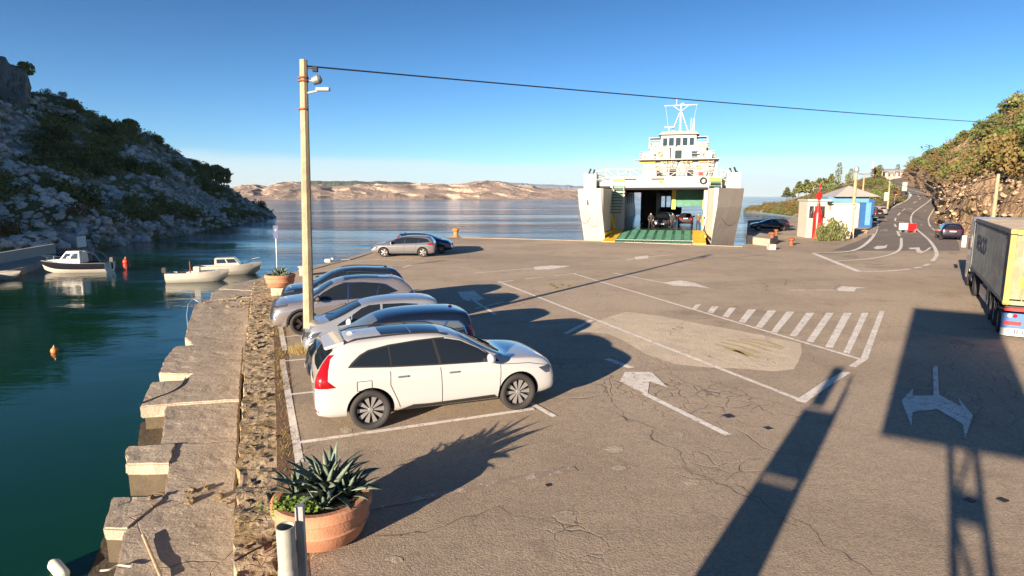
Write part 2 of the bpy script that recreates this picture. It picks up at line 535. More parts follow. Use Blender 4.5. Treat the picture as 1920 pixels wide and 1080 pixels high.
def fbm(x, y, z=0.0, s=1.0, o=4):
    return noise.fractal(Vector((x * s, y * s, z * s)), .9, 2.1, o)
# ================================================================== SETTING
wa, wb_ = P(527, 1080), P(512, 527)
wdir = (wb_ - wa).normalized()
wn = Vector((wdir.y, -wdir.x, 0))          # towards the car park
wback = wa - wdir * ((wa.y + 30) / wdir.y)

# the sea
mb = MB(); n = 24
xs = [-6000, -900, -300, -120, -60, -30, 0, 30, 60, 120, 300, 900, 6000]
ys = [-300, -30, 0, 30, 60, 120, 300, 900, 2500, 9000]
vs = [(x, y, -1.5) for y in ys for x in xs]
fs = [[j * len(xs) + i, j * len(xs) + i + 1, (j + 1) * len(xs) + i + 1, (j + 1) * len(xs) + i] for j in range(len(ys) - 1) for i in range(len(xs) - 1)]
mb.add(vs, fs)
struct(mb.build('water', M_SEA))
mb = MB(); mb.add([(-6000, -300, -6), (6000, -300, -6), (6000, 9000, -6), (-6000, 9000, -6)], [[0, 1, 2, 3]])
struct(mb.build('seabed', mat('seabed', (.006, .02, .015), 1)))

# the ferry terminal apron
edge = [P(*q) for q in ((512, 524), (535, 513), (560, 508), (600, 497), (640, 488), (700, 470), (760, 457), (820, 449), (862, 445), (990, 448), (1130, 452), (1395, 462))]
rest = [P(1400, 440), P(1402, 413), P(1470, 409), P(1520, 407)]
pts = [wback] + [wa, wb_] + edge + rest + [Vector((95, 108, 0)), Vector((160, 108, 0)), Vector((160, -30, 0))]
mb = MB(); mb.prism(pts, -2.6, 0)
ground = struct(mb.build('ground', M_ASPH))

# quay edge kerb, in cast lengths
k = 0
for a, b in zip(edge[2:-1], edge[3:]):
    L = (b - a).length; m_ = max(1, round(L / 4.0))
    t = (b - a).normalized(); nn = Vector((t.y, -t.x, 0))
    for i in range(m_):
        p, q = a + t * (L * i / m_ + .015), a + t * (L * (i + 1) / m_ - .015)
        mb = MB(); hgt = .035 + random.uniform(-.01, .012)
        mb.prism([p - nn * .05, q - nn * .05, q + nn * .55, p + nn * .55], -.9, hgt)
        o = mb.build('kerb_stone', M_CONC3, ground, bevel=.015)

# the lower promenade: main slabs and the blocks that stick out over the water
prom = struct(bpy.data.objects.new('promenade', None)); COL.objects.link(prom)
ZP = -.85
def slab(pxs, z=ZP, bot=-2.4, m=None, name='concrete_slab', bev=.03):
    pl = [P(x, y, z) for x, y in pxs]
    mb = MB(); mb.prism(pl, bot, z)
    o = mb.build(name, m or M_CONC, prom, bevel=bev)
    bm = bmesh.new(); bm.from_mesh(o.data)
    bmesh.ops.triangulate(bm, faces=bm.faces)
    for _ in range(7):
        es = [e for e in bm.edges if e.calc_length() > .16]
        if not es: break
        bmesh.ops.subdivide_edges(bm, edges=es, cuts=1)
        bmesh.ops.triangulate(bm, faces=bm.faces)
    for v in bm.verts:
        q = v.co
        e = max(0.0, noise.fractal(q * 2.2 + Vector((4, 4, 4)), .9, 2.0, 4))
        v.co = q + Vector((noise.noise(q * 4) * .03, noise.noise(q * 4 + Vector((7, 0, 0))) * .03, -e * .022 + noise.noise(q * 1.1) * .012))
    bm.to_mesh(o.data); bm.free()
    if bot > -2:
        c = sum(pl, Vector()) / len(pl)
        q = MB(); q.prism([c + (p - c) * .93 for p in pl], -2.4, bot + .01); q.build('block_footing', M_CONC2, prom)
    return o
slab([(208, 1110), (233, 989), (309, 927), (443, 905), (448, 1110)], z=ZP)
slab([(193, 989), (209, 932), (307, 926), (305, 935), (240, 990), (234, 989)], z=ZP + .025, bot=-1.06, name='pier_block')
slab([(306, 930), (318, 868), (330, 832), (447, 826), (443, 908)], z=ZP - .01)
slab([(235, 842), (240, 836), (330, 831), (320, 869), (236, 869)], z=ZP + .025, bot=-1.06, name='pier_block')
slab([(301, 833), (308, 786), (310, 757), (449, 750), (446, 828)], z=ZP - .03)
slab([(262, 761), (284, 716), (345, 712), (372, 690), (456, 650), (449, 748), (309, 757)], z=ZP + .03, bot=-1.14, name='pier_block')
slab([(297, 699), (310, 670), (328, 649), (366, 646), (462, 640), (457, 700), (372, 701)], z=ZP + .02, bot=-1.18, name='pier_block')
slab([(347, 632), (352, 608), (367, 567), (395, 560), (470, 548), (463, 645), (362, 648)], z=ZP - .02, bot=-1.22, name='pier_block')
slab([(394, 562), (397, 548), (420, 535), (476, 524), (472, 556)], z=ZP + .02, bot=-2.4)
slab([(408, 541), (450, 530), (506, 517), (520, 520), (512, 530), (474, 545)], z=ZP + .04, bot=-2.4)
# wet lower ledges showing between the blocks
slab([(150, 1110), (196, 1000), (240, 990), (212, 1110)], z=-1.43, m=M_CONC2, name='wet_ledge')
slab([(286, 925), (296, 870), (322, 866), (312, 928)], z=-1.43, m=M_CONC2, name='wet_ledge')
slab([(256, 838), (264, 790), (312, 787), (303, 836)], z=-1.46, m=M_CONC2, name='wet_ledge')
# broken concrete lips and loose rubble on the promenade
def stone_mesh(name, seed, m, k=.5):
    bm = bmesh.new(); bmesh.ops.create_icosphere(bm, subdivisions=2, radius=1)
    for v in bm.verts:
        v.co *= 1 + noise.noise(v.co * 1.3 + Vector((seed, 0, 0))) * k
        v.co.z *= .62
    me = bpy.data.meshes.new(name); bm.to_mesh(me); bm.free(); me.materials.append(m); return me
rub = [stone_mesh('broken_stone', s * 3.1, M_WALL, .9) for s in range(4)]
for (cx, cy, n_, sp) in ((432, 566, 16, .6), (455, 556, 14, .4), (345, 930, 9, .30), (440, 575, 8, .5)):
    c = P(cx, cy, ZP + .03)
    for i in range(n_):
        o = link('broken_stone', rub[i % 4], prom)
        r = random.uniform(.03, .09)
        o.location = c + Vector((random.gauss(0, sp), random.gauss(0, sp * .55), 0)); o.scale = (r, r * random.uniform(.6, 1.2), r)
        o.rotation_euler = (0, 0, random.uniform(0, 6))

# the rubble parapet wall between promenade and car park
wl = [(440, 1100), (440, 1000), (446, 900), (452, 800), (456, 740), (461, 660), (467, 600), (472, 550), (478, 526)]
wr = [(528, 1100), (527, 1000), (526, 900), (524, 800), (521, 740), (517, 660), (515, 600), (513, 550), (511, 526)]
ZW = -.02
Lp = [P(x, y, ZW) for x, y in wl]; Rp = [P(x, y, ZW) for x, y in wr]
Lp.insert(0, Lp[0] - wdir * 12); Rp.insert(0, Rp[0] - wdir * 12)
def resample(pl, n):
    d = [0]
    for a, b in zip(pl, pl[1:]): d.append(d[-1] + (b - a).length)
    out = []
    for i in range(n):
        t = d[-1] * i / (n - 1); j = 0
        while j < len(d) - 2 and d[j + 1] < t: j += 1
        out.append(pl[j].lerp(pl[j + 1], (t - d[j]) / max(1e-6, d[j + 1] - d[j])))
    return out
NW, NC = 420, 15
Ls, Rs = resample(Lp, NW), resample(Rp, NW)
vs, fs = [], []
for i in range(NW):
    for j in range(NC):
        s = (j - 2) / (NC - 5)
        if j < 2: p = Ls[i].copy(); p.z = [-1.4, -.5][j]
        elif j > NC - 3: p = Rs[i].copy(); p.z = [-.02, -.3][j - NC + 2]
        else: p = Ls[i].lerp(Rs[i], s)
        q = Vector((p.x * 3.3, p.y * 3.3, p.z * 3))
        cell = noise.cell(Vector((p.x * 4 + noise.noise(q) * .6, p.y * 4, 0)))
        dz = noise.fractal(q, .8, 2.2, 5) * .032 + cell * .010
        if 1 < j < NC - 2: p.z += dz - .10 * max(0, noise.noise(Vector((p.x * .6, p.y * .6, 3))) - .15) * (1 - abs(s - .5))
        ed_ = 1.0 if j in (0, 1, 2, NC - 3, NC - 2, NC - 1) else .3
        p += wn * noise.noise(q + Vector((9, 2, 1))) * .06 * ed_
        vs.append(p)
for i in range(NW - 1):
    for j in range(NC - 1):
        a = i * NC + j; fs.append([a, a + 1, a + NC + 1, a + NC])
mb = MB(); mb.add(vs, fs)
wall = mb.build('parapet_wall', M_WALL, smooth=False)
tag(wall, 'long low rough rubble parapet wall between promenade and car park', 'wall')
for i in range(150):
    j = int(random.random() ** 1.6 * 300 + 55); t = random.uniform(.08, .92)
    o = link('stone', rub[i % 4], wall); r = random.uniform(.05, .12)
    o.location = Ls[j].lerp(Rs[j], t) + Vector((0, 0, .0)); o.scale = (r, r * random.uniform(.7, 1.3), r * .55)
    o.rotation_euler = (random.uniform(-.3, .3), random.uniform(-.3, .3), random.uniform(0, 6))

# dry grass and dirt along the foot of the wall
mb = MB()
for i in range(5200):
    j = int(random.random() ** 1.4 * (NW - 60)) + 50
    c = Rs[j] + wn * abs(random.gauss(0.02, .15)); c.z = 0
    if noise.noise(Vector((c.x, c.y * .9, 0))) < -.05 and random.random() < .8: continue
    h = random.uniform(.03, .10); a = random.uniform(0, 6.28); w = .006
    tip = c + Vector((math.cos(a + 1) * h * .7, math.sin(a + 1) * h * .7, h))
    mb.add([c + Vector((math.cos(a) * w, math.sin(a) * w, 0)), c - Vector((math.cos(a) * w, math.sin(a) * w, 0)), tip], [[0, 1, 2]])
stuff(tag(mb.build('dry_grass', mat('dry_grass', (.26, .17, .06), .9, col2=(.16, .15, .04), vscale=2)), 'sparse dry grass tufts along the foot of the parapet wall', 'grass'))
pst = [P(x, y) for x, y in ((556, 1010), (548, 930), (536, 860), (528, 760), (521, 690))]
mb = MB(); mb.strip([p + wn * .12 for p in resample([wa - wdir * 3] + [P(527, 1000), P(526, 880), P(523, 780), P(519, 700), P(516, 600)], 30)], .34, .004)
struct(mb.build('dirt_verge', mat('dirt_verge', (.20, .105, .05), .95, col2=(.10, .07, .045), vscale=5, bump=.02, bscale=30), ground))

# ------------------------------------------------------------------ road
st_ = [(470, 1560, 1800), (455, 1600, 1797), (445, 1625, 1790), (430, 1643, 1772), (420, 1645, 1756), (410, 1645, 1747), (400, 1655, 1744), (390, 1672, 1747), (380, 1692, 1752), (374, 1702, 1753), (369, 1708, 1750), (365, 1710, 1744), (361, 1706, 1737), (357, 1699, 1729), (353, 1689, 1719), (349, 1679, 1708), (345, 1669, 1698), (341, 1663, 1692), (338, 1664, 1693), (335, 1676, 1704), (333, 1690, 1722)]
mb = MB(); vs = []
NX = 9
for y, a, b in st_:
    for i in range(NX): vs.append(G(a + (b - a) * i / (NX - 1), y, .004))
fs = [[j * NX + i, j * NX + i + 1, (j + 1) * NX + i + 1, (j + 1) * NX + i] for j in range(len(st_) - 1) for i in range(NX - 1)]
mb.add(vs, fs)
road = struct(mb.build('road', M_ROAD))

# ------------------------------------------------------------------ terrain
def terrain(name, table, n_px, seg, m, amp=1.0, freq=.1, seed=0, edge0=True, rgh=.9):
    """columns along rays from the camera post; each column is a profile of (py, Y) keys"""
    K = len(table[0][1])
    cols = []
    for i in range(n_px):
        px = table[0][0] + (table[-1][0] - table[0][0]) * i / (n_px - 1)
        j = 0
        while j < len(table) - 2 and table[j + 1][0] < px: j += 1
        t = (px - table[j][0]) / (table[j + 1][0] - table[j][0])
        keys = []
        for k in range(K):
            a, b = table[j][1][k], table[j + 1][1][k]
            keys.append(W(px, a[0] + (b[0] - a[0]) * t, a[1] + (b[1] - a[1]) * t))
        col = []
        for k in range(K - 1):
            for q in range(seg[k]): col.append(keys[k].lerp(keys[k + 1], q / seg[k]))
        col.append(keys[-1]); cols.append(col)
    nr = len(cols[0]); vs = []
    for c in cols:
        for r_, p in enumerate(c):
            f = min(1, r_ / 5) if edge0 else 1
            q = p * freq + Vector((seed, seed * 2, 0))
            nv = Vector((noise.fractal(q, rgh, 2.1, 6), noise.fractal(q + Vector((31, 7, 3)), rgh, 2.1, 6), noise.fractal(q + Vector((5, 77, 9)), rgh, 2.1, 6) * .9))
            vs.append(p + nv * amp * f)
    fs = [[i * nr + j, (i + 1) * nr + j, (i + 1) * nr + j + 1, i * nr + j + 1] for i in range(n_px - 1) for j in range(nr - 1)]
    mb = MB(); mb.add(vs, fs)
    o = struct(mb.build(name, m))
    return o, [vs[i * nr:(i + 1) * nr] for i in range(n_px)], table
def wl_(px, py): return (py, P(px, py, -1.55).y)
lt = []
for px, sy, cy, yc in ((-420, 530, -60, 62), (-300, 520, 30, 72), (-150, 505, 110, 88), (-60, 497, 160, 98), (0, 490, 170, 105), (60, 483, 176, 112), (130, 475, 197, 116), (210, 462, 230, 120), (270, 452, 254, 124), (330, 443, 289, 132), (372, 435, 308, 138), (388, 432, 316, 142), (404, 430, 338, 148), (430, 425, 352, 154), (450, 420, 366, 160), (475, 416, 382, 164), (495, 412, 395, 168), (508, 409, 404, 172), (514, 408, 408, 174)):
    s_ = wl_(px, sy)
    m1 = (sy + (cy - sy) * .10, s_[1] + (yc - s_[1]) * .05)
    m2 = (sy + (cy - sy) * .55, s_[1] + (yc - s_[1]) * .50)
    lt.append((px, [(sy + 2, s_[1] * .985), m1, m2, (cy, yc), (cy + 26, yc * 1.25)]))
lhill, lcols, _ = terrain('left_hill', lt, 330, (5, 34, 34, 8), M_LIME, 2.1, .085, 3)
# the crag on the skyline
ct = []
M_LIME2 = rockmat('grey_limestone_block', (.66, .64, .58), (.44, .42, .37), (.18, .17, .15), None, 2.5, .5, .2)
M_CLIFF2 = rockmat('tan_cutting_block', (.50, .355, .225), (.36, .245, .15), (.13, .09, .065), None, 2.5, .5, .2)
for px, top in ((-140, 90), (-90, 84), (-40, 96), (-5, 107), (12, 112), (22, 124), (34, 122), (44, 124), (50, 132), (54, 160), (56, 178)):
    ct.append((px, [(200, 101), (150 if top < 150 else 176, 104), (top + 3, 106), (top, 109), (top + 20, 122)]))
crag, _, _ = terrain('crag', ct, 60, (14, 18, 4, 5), rockmat('crag_rock', (.40, .36, .29), (.26, .23, .19), (.09, .08, .07), None, 1.6, .5, 1.0, .3), .9, .22, 11, False)

# added unseen ridge left of the picture, put there to shade the crag
mb = MB(); vs = []
NI, NJ = 40, 16
for i in range(NI):
    for j in range(NJ):
        u, v = i / (NI - 1), j / (NJ - 1)
        x = -92 - 95 * v - 22 * u; y = 28 + 115 * u
        hh = 52 * math.sin(math.pi * min(1, v * .9 + .06)) ** .8 * min(1, u * 5 + .25)
        q = Vector((x, y, 0)) * .05
        vs.append((x + noise.noise(q) * 3, y, -2 + hh + noise.fractal(q * 2, .9, 2.1, 5) * 3 * min(1, hh / 10)))
mb.add(vs, [[i * NJ + j, (i + 1) * NJ + j, (i + 1) * NJ + j + 1, i * NJ + j + 1] for i in range(NI - 1) for j in range(NJ - 1)])
struct(mb.build('added_shade_ridge', M_LIME))

# right hill: rock cutting below, wooded slope above
rt = []
for px, (by, bY), (ty, tY), (cy, cY) in (
    (1690, (336, 243), (326, 250), (321, 262)), (1706, (340, 218), (314, 232), (308, 250)), (1722, (356, 178), (312, 200), (297, 232)),
    (1738, (364, 158), (318, 178), (290, 212)), (1749, (378, 137), (326, 156), (285, 196)), (1757, (400, 108), (330, 134), (281, 180)),
    (1768, (420, 88), (332, 112), (278, 166)), (1785, (436, 74), (332, 94), (272, 150)), (1810, (446, 65), (330, 82), (263, 138)),
    (1840, (452, 60), (318, 74), (244, 124)), (1870, (458, 56), (304, 69), (226, 112)), (1905, (468, 51), (312, 62), (207, 100)),
    (1960, (480, 46), (300, 56), (186, 92)), (2060, (500, 40), (280, 50), (150, 84)), (2300, (540, 32), (240, 42), (60, 74)), (2600, (590, 26), (180, 36), (-40, 66))):
    rt.append((px, [(by, bY), (by + (ty - by) * .55, bY + (tY - bY) * .30), (ty, tY), (ty + (cy - ty) * .55, tY + (cY - tY) * .5), (cy, cY), (cy + 20, cY * 1.3)]))
rhill, rcols, _ = terrain('right_hill', rt, 300, (22, 26, 18, 18, 6), M_CLIFF, 1.25, .16, 21)
# scrub bank between kiosk, road and shore
kt = []
for px, (by, bY), (cy, cY) in (
    (1396, (397, 222), (391, 232)), (1420, (398, 212), (386, 228)), (1445, (400, 196), (380, 216)), (1475, (404, 176), (376, 206)), (1500, (407, 163), (372, 204)),
    (1520, (413, 102), (364, 200)), (1560, (413, 101), (351, 206)), (1600, (413, 101), (340, 216)), (1630, (410, 101), (334, 228)), (1650, (401, 108), (331, 240)), (1661, (395, 116), (334, 242)),
    (1668, (391, 121), (346, 204)), (1683, (384, 129), (353, 183)), (1698, (376, 139), (360, 163)), (1704, (371, 146), (364, 154))):
    kt.append((px, [(by, bY), (by + (cy - by) * .5, bY + (cY - bY) * .32), (cy, cY), (cy + 3, cY * 1.04)]))
khill, kcols, _ = terrain('scrub_bank', kt, 170, (22, 22, 3), M_SCRUB, .9, .14, 33)
bt = [(px, [(346, 244), (cy, 262), (cy + 2, 300)]) for px, cy in ((1560, 352), (1600, 340), (1630, 332), (1660, 330), (1700, 331), (1770, 332))]
bhill, bcols, _ = terrain('hilltop', bt, 50, (8, 6), M_SCRUB, .7, .1, 41)

# islands across the channel
ft = []
lerp_ = lambda a, b, t: a + (b - a) * t
for px, sy, cy in ((425, 386, 356), (450, 385, 350), (472, 386, 346), (490, 385, 352), (505, 384, 345), (540, 382.5, 341), (575, 381.5, 344), (600, 381.5, 346), (622, 381, 352), (650, 378, 347), (690, 377, 346), (740, 375.6, 345), (790, 374.5, 345), (840, 373.8, 346), (880, 373.2, 341), (912, 372.9, 338), (940, 372.6, 341), (975, 372.2, 347), (1010, 372, 350), (1060, 371.8, 353), (1100, 371.6, 355), (1140, 371.5, 357)):
    Ys = lerp_(760, 1250, (px - 425) / 715); sy = 368 + 5.75 * F / Ys * 1.0
    ft.append((px, [(sy + .4, Ys), (sy + (cy - sy) * .42, Ys * 1.10), (cy, Ys * 1.30), (cy + 6, Ys * 1.7)]))
def rescale_far(vs_cols): pass
farh = []
K = 520
cols = []
for i in range(K):
    px = ft[0][0] + (ft[-1][0] - ft[0][0]) * i / (K - 1)
    j = 0
    while j < len(ft) - 2 and ft[j + 1][0] < px: j += 1
    t = (px - ft[j][0]) / (ft[j + 1][0] - ft[j][0])
    keys = [W(px, a[0] + (b[0] - a[0]) * t, a[1] + (b[1] - a[1]) * t) for a, b in zip(ft[j][1], ft[j + 1][1])]
    col = []
    for k_ in range(3):
        for q in range((12, 16, 4)[k_]): col.append(keys[k_].lerp(keys[k_ + 1], q / (12, 16, 4)[k_]))
    sc_ = keys[0].y / 1000
    out = []
    for r_, p in enumerate(col):
        u = Vector((p.x / sc_ * .012 + p.y / sc_ * .004, p.y / sc_ * .007, 0)) + Vector((2, 5, 0))
        g_ = abs(noise.fractal(u * .8, 1.0, 2.0, 3)) * 1.0
        g2 = noise.fractal(u * 1.7 + Vector((8, 3, 1)), 1.0, 2.0, 3)
        f = min(1, r_ / 4)
        out.append(p + Vector((0, 0, (-g_ * 7 + g2 * 1.6 + 2) * f * sc_)) + Vector((0, (g_ * 55 + g2 * 10) * f * sc_, 0)))
    cols.append(out)
nr = len(cols[0])
mb = MB(); mb.add([p for c in cols for p in c], [[i * nr + j, (i + 1) * nr + j, (i + 1) * nr + j + 1, i * nr + j + 1] for i in range(K - 1) for j in range(nr - 1)])
struct(mb.build('island_shore', M_FAR))
def ridge(name, prof, Y, m, base, amp, seed):
    mb = MB(); vs = []; n_ = 160
    for i in range(n_):
        px = prof[0][0] + (prof[-1][0] - prof[0][0]) * i / (n_ - 1)
        j = 0
        while j < len(prof) - 2 and prof[j + 1][0] < px: j += 1
        t = (px - prof[j][0]) / (prof[j + 1][0] - prof[j][0]); py = prof[j][1] + (prof[j + 1][1] - prof[j][1]) * t
        for k_, (f, yy) in enumerate(((0, 1), (.5, 1.06), (.85, 1.12), (1, 1.2), (.9, 1.4))):
            p = W(px, base + (py - base) * f, Y * yy)
            p.z += noise.fractal(Vector((px * .05, k_ * .5, seed)), .8, 2, 4) * amp * min(1, k_)
            vs.append(p)
    mb.add(vs, [[i * 5 + j, (i + 1) * 5 + j, (i + 1) * 5 + j + 1, i * 5 + j + 1] for i in range(n_ - 1) for j in range(4)])
    return struct(mb.build(name, m))
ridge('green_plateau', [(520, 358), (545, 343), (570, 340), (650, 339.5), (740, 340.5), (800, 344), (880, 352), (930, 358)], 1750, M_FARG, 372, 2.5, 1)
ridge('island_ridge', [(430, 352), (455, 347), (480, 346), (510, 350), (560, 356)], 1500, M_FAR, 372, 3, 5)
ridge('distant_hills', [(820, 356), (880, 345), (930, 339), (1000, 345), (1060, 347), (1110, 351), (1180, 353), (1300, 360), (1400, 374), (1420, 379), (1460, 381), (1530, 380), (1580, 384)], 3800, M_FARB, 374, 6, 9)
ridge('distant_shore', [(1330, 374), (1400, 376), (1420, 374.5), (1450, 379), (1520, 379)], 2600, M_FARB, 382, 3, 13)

# ------------------------------------------------------------------ foliage
def shrub_mesh(name, seed, n=170, leaf=.17, m=None, flat=.8, core=True):
    rnd = random.Random(seed); mb = MB()
    lobes = [(Vector((rnd.uniform(-.6, .6), rnd.uniform(-.6, .6), rnd.uniform(.25, .85) * flat)), rnd.uniform(.32, .6)) for _ in range(6)]
    for i in range(n):
        c, r = rnd.choice(lobes)
        d = Vector((rnd.gauss(0, 1), rnd.gauss(0, 1), rnd.gauss(0, 1))).normalized()
        p = c + d * r * rnd.uniform(.55, 1.08)
        if p.z < .02: p.z = rnd.uniform(.02, .2)
        q = Vector((rnd.gauss(0, 1), rnd.gauss(0, 1), rnd.gauss(0, 1))).normalized()
        a = d.cross(q).normalized(); b = (d * .35 + q).cross(a).normalized()
        s = leaf * rnd.uniform(.5, 1.3)
        mb.add([p + a * s, p + b * s * .8, p - a * s * .9, p - b * s * .7], [[0, 1, 2, 3]])
    me = mb.mesh(name); me.materials.append(m); return me
SH = [shrub_mesh('shrub', s, 430, .095, M_LEAF, .8) for s in range(4)]
SHD = [shrub_mesh('shrub', s + 10, 430, .095, M_LEAFD, .85) for s in range(4)]
SHY = [shrub_mesh('shrub', s + 20, 430, .095, M_LEAFY, .8) for s in range(4)]
SHG = [shrub_mesh('shrub', s + 30, 430, .095, M_LEAFG, .8) for s in range(3)]
def describe(base, p, s, smin, smax, zones, bands):
    # which landmark the bush stands by, how high up the slope, and how big it is
    d = (p - Vector((0, 0, H))); dep = d.y * CT - d.z * ST; px = 960 + F * d.x / dep; py = 540 - F * (d.z * CT + d.y * ST) / dep
    zt = next((t for lim, t in zones if px < lim), zones[-1][1]); bt_ = next((t for lim, t in bands if py < lim), bands[-1][1])
    f = (s - smin) / (smax - smin); sz = 'small' if f < .33 else 'mid-sized' if f < .67 else 'large'
    return '%s %s, %s, %s' % (sz, base, bt_, zt)
Z_L = ((110, 'under the skyline crag'), (230, 'above the cabin boat'), (330, 'above the red buoy'), (430, 'above the cream motorboat'), (9999, 'near the headland tip'))
B_L = ((290, 'high up'), (380, 'halfway up'), (9999, 'low down'))
Z_R = ((1760, 'at the road end'), (1830, 'above the black car'), (1880, 'behind the cutting pole'), (9999, 'above the truck'))
B_R = ((250, 'high up'), (310, 'halfway up'), (9999, 'low down'))
Z_K = ((1600, 'behind the kiosk'), (1650, 'behind the booth'), (9999, 'beside the road'))
def place_shrubs(cols, n, rows, px0, px1, lib, smin, smax, label, group, cond=None, name='shrub', cat='shrub', zones=Z_L, bands=B_L):
    k = 0; tries = 0
    while k < n and tries < n * 40:
        tries += 1
        i = random.randrange(px0, px1); j = random.randrange(*rows)
        p = cols[i][j]
        if cond and not cond(p, i, j): continue
        o = link(name, random.choice(lib)); s = random.uniform(smin, smax)
        o.location = p - Vector((0, 0, .12 * s)); o.scale = (s, s, s * random.uniform(.75, 1.25)); o.rotation_euler = (0, 0, random.uniform(0, 6.28))
        tag(o, describe(label, p, s, smin, smax, zones, bands), cat, group); k += 1
dens = lambda p: noise.fractal(Vector((p.x * .05, p.y * .05, p.z * .08)), .8, 2, 3) * .7 + noise.noise(Vector((p.x * .22, p.y * .22, p.z * .3))) * .45
NL = len(lcols)
scree = lambda i, j: (i > 205 and 20 < j < 50 and abs((j - 20) - (i - 205) * .2) < 12) or (i < 175 and 40 < j < 58 and i > 90)
place_shrubs(lcols, 96, (8, 70), 95, NL - 10, SHD + SH, .8, 2.2, 'dark green bush on the shaded hill', 'bushes on the shaded hill', lambda p, i, j: dens(p) > -.05 and not scree(i, j))
place_shrubs(lcols, 52, (71, 75), 118, NL - 30, SHD, .5, 1.5, 'dark bush on the shaded skyline', 'bushes on the ridge of the shaded hill')
place_shrubs(lcols, 14, (6, 14), 110, 200, SHY, .8, 1.8, 'yellowing bush above the sea wall', 'yellowing bushes above the sea wall')
def undergrowth(name, cols, n, rows, px0, px1, m, smin, smax, label, th=-.1, cond=None, nl=16):
    mb = MB(); rnd = random.Random(len(name))
    for _ in range(n):
        i = rnd.randrange(px0, px1); j = rnd.randrange(*rows); p = cols[i][j]
        if dens(p) < th or (cond and not cond(p, i, j)): continue
        s = rnd.uniform(smin, smax); p = p + Vector((rnd.uniform(-.6, .6), rnd.uniform(-.6, .6), 0))
        for q in range(nl):
            c = p + Vector((rnd.gauss(0, .45) * s, rnd.gauss(0, .45) * s, rnd.uniform(0, .9) * s))
            a = Vector((rnd.gauss(0, 1), rnd.gauss(0, 1), rnd.gauss(0, 1))).normalized(); b = a.orthogonal().normalized(); l = .17 * s * rnd.uniform(.5, 1.2)
            mb.add([c + a * l, c + b * l, c - a * l, c - b * l], [[0, 1, 2, 3]])
    stuff(tag(mb.build(name, m), label, 'undergrowth'))
undergrowth('undergrowth', lcols, 11000, (8, 74), 80, NL - 4, M_LEAFD, .35, 1.15, 'dense dark scrub covering the shaded hillside across the inlet', -.06, lambda p, i, j: not scree(i, j))
undergrowth('hill_greenery', rcols, 1900, (46, 89), 5, 240, M_LEAFG, .6, 1.6, 'mixed green bushes running together on the sunlit slope above the rock cutting', .02)
undergrowth('hill_scrub', rcols, 3600, (40, 89), 5, 240, M_LEAFY, .5, 1.3, 'dry golden scrub covering the sunlit slope above the rock cutting', -.6)
undergrowth('bank_scrub', kcols, 1700, (3, 46), 4, 168, M_LEAFY, .3, .9, 'low dry scrub on the bank behind the kiosk', -.35)
NR = len(rcols)
def scatter_rocks(name, cols, n, rows, px0, px1, m, smin, smax, label, cond):
    bm = bmesh.new(); bmesh.ops.create_icosphere(bm, subdivisions=1, radius=1)
    bv = [v.co.copy() for v in bm.verts]; bf = [[v.index for v in f.verts] for f in bm.faces]; bm.free()
    rnd = random.Random(5); mb = MB()
    for _ in range(n):
        i = rnd.randrange(px0, px1); j = rnd.randrange(*rows); p = cols[i][j]
        if not cond(p, i, j): continue
        s = smin + (smax - smin) * rnd.random() ** 3; M3 = Matrix.Rotation(rnd.uniform(0, 6.28), 3, 'Z') @ Matrix.Rotation(rnd.uniform(-.6, .6), 3, 'X')
        sx3 = Vector((s, s * rnd.uniform(.6, 1.2), s * rnd.uniform(.45, .9))); o = Vector((rnd.uniform(-9, 9), 0, 0))
        c = p + Vector((rnd.uniform(-.6, .6), rnd.uniform(-.6, .6), -.1 * s))
        mb.add([c + M3 @ Vector([a * b * (1 + .55 * noise.noise(v * 1.7 + o)) for a, b in zip(v, sx3)]) for v in bv], bf)
    stuff(tag(mb.build(name, m), label, 'rocks'))
scatter_rocks('scree', lcols, 9000, (2, 76), 80, NL - 3, M_LIME2, .12, .85, 'loose grey limestone scree and boulders on the shaded hillside', lambda p, i, j: dens(p) < .08 or scree(i, j) or j < 14)
scatter_rocks('cutting_rubble', rcols, 3000, (1, 46), 20, 250, M_CLIFF2, .06, .34, 'broken ledges and loose blocks on the brown rock cutting', lambda p, i, j: dens(p) < .25)
place_shrubs(rcols, 52, (50, 84), 8, 225, SHG + SH, 1.2, 2.9, 'green bush on the sunlit slope', 'green bushes above the rock cutting', lambda p, i, j: dens(p) > -.2, zones=Z_R, bands=B_R)
place_shrubs(rcols, 28, (46, 84), 8, 225, SHY, 1.0, 2.5, 'olive brown bush on the sunlit slope', 'olive bushes above the rock cutting', zones=Z_R, bands=B_R)
place_shrubs(rcols, 24, (84, 87), 2, 215, SHD, 1.0, 2.3, 'dark bush on the sunlit skyline', 'bushes on the skyline above the cutting', zones=Z_R, bands=B_R)
place_shrubs(rcols, 14, (4, 40), 40, 225, SHY + SH, .4, 1.0, 'bush clinging to the rock cutting', 'small bushes on the rock cutting', zones=Z_R, bands=B_R)
place_shrubs(kcols, 20, (14, 45), 45, 150, SHY + SHG, .9, 2.1, 'bush on the dry bank', 'bushes on the bank behind the kiosk', zones=Z_K, bands=((365, 'high up'), (385, 'halfway up'), (9999, 'low down')))
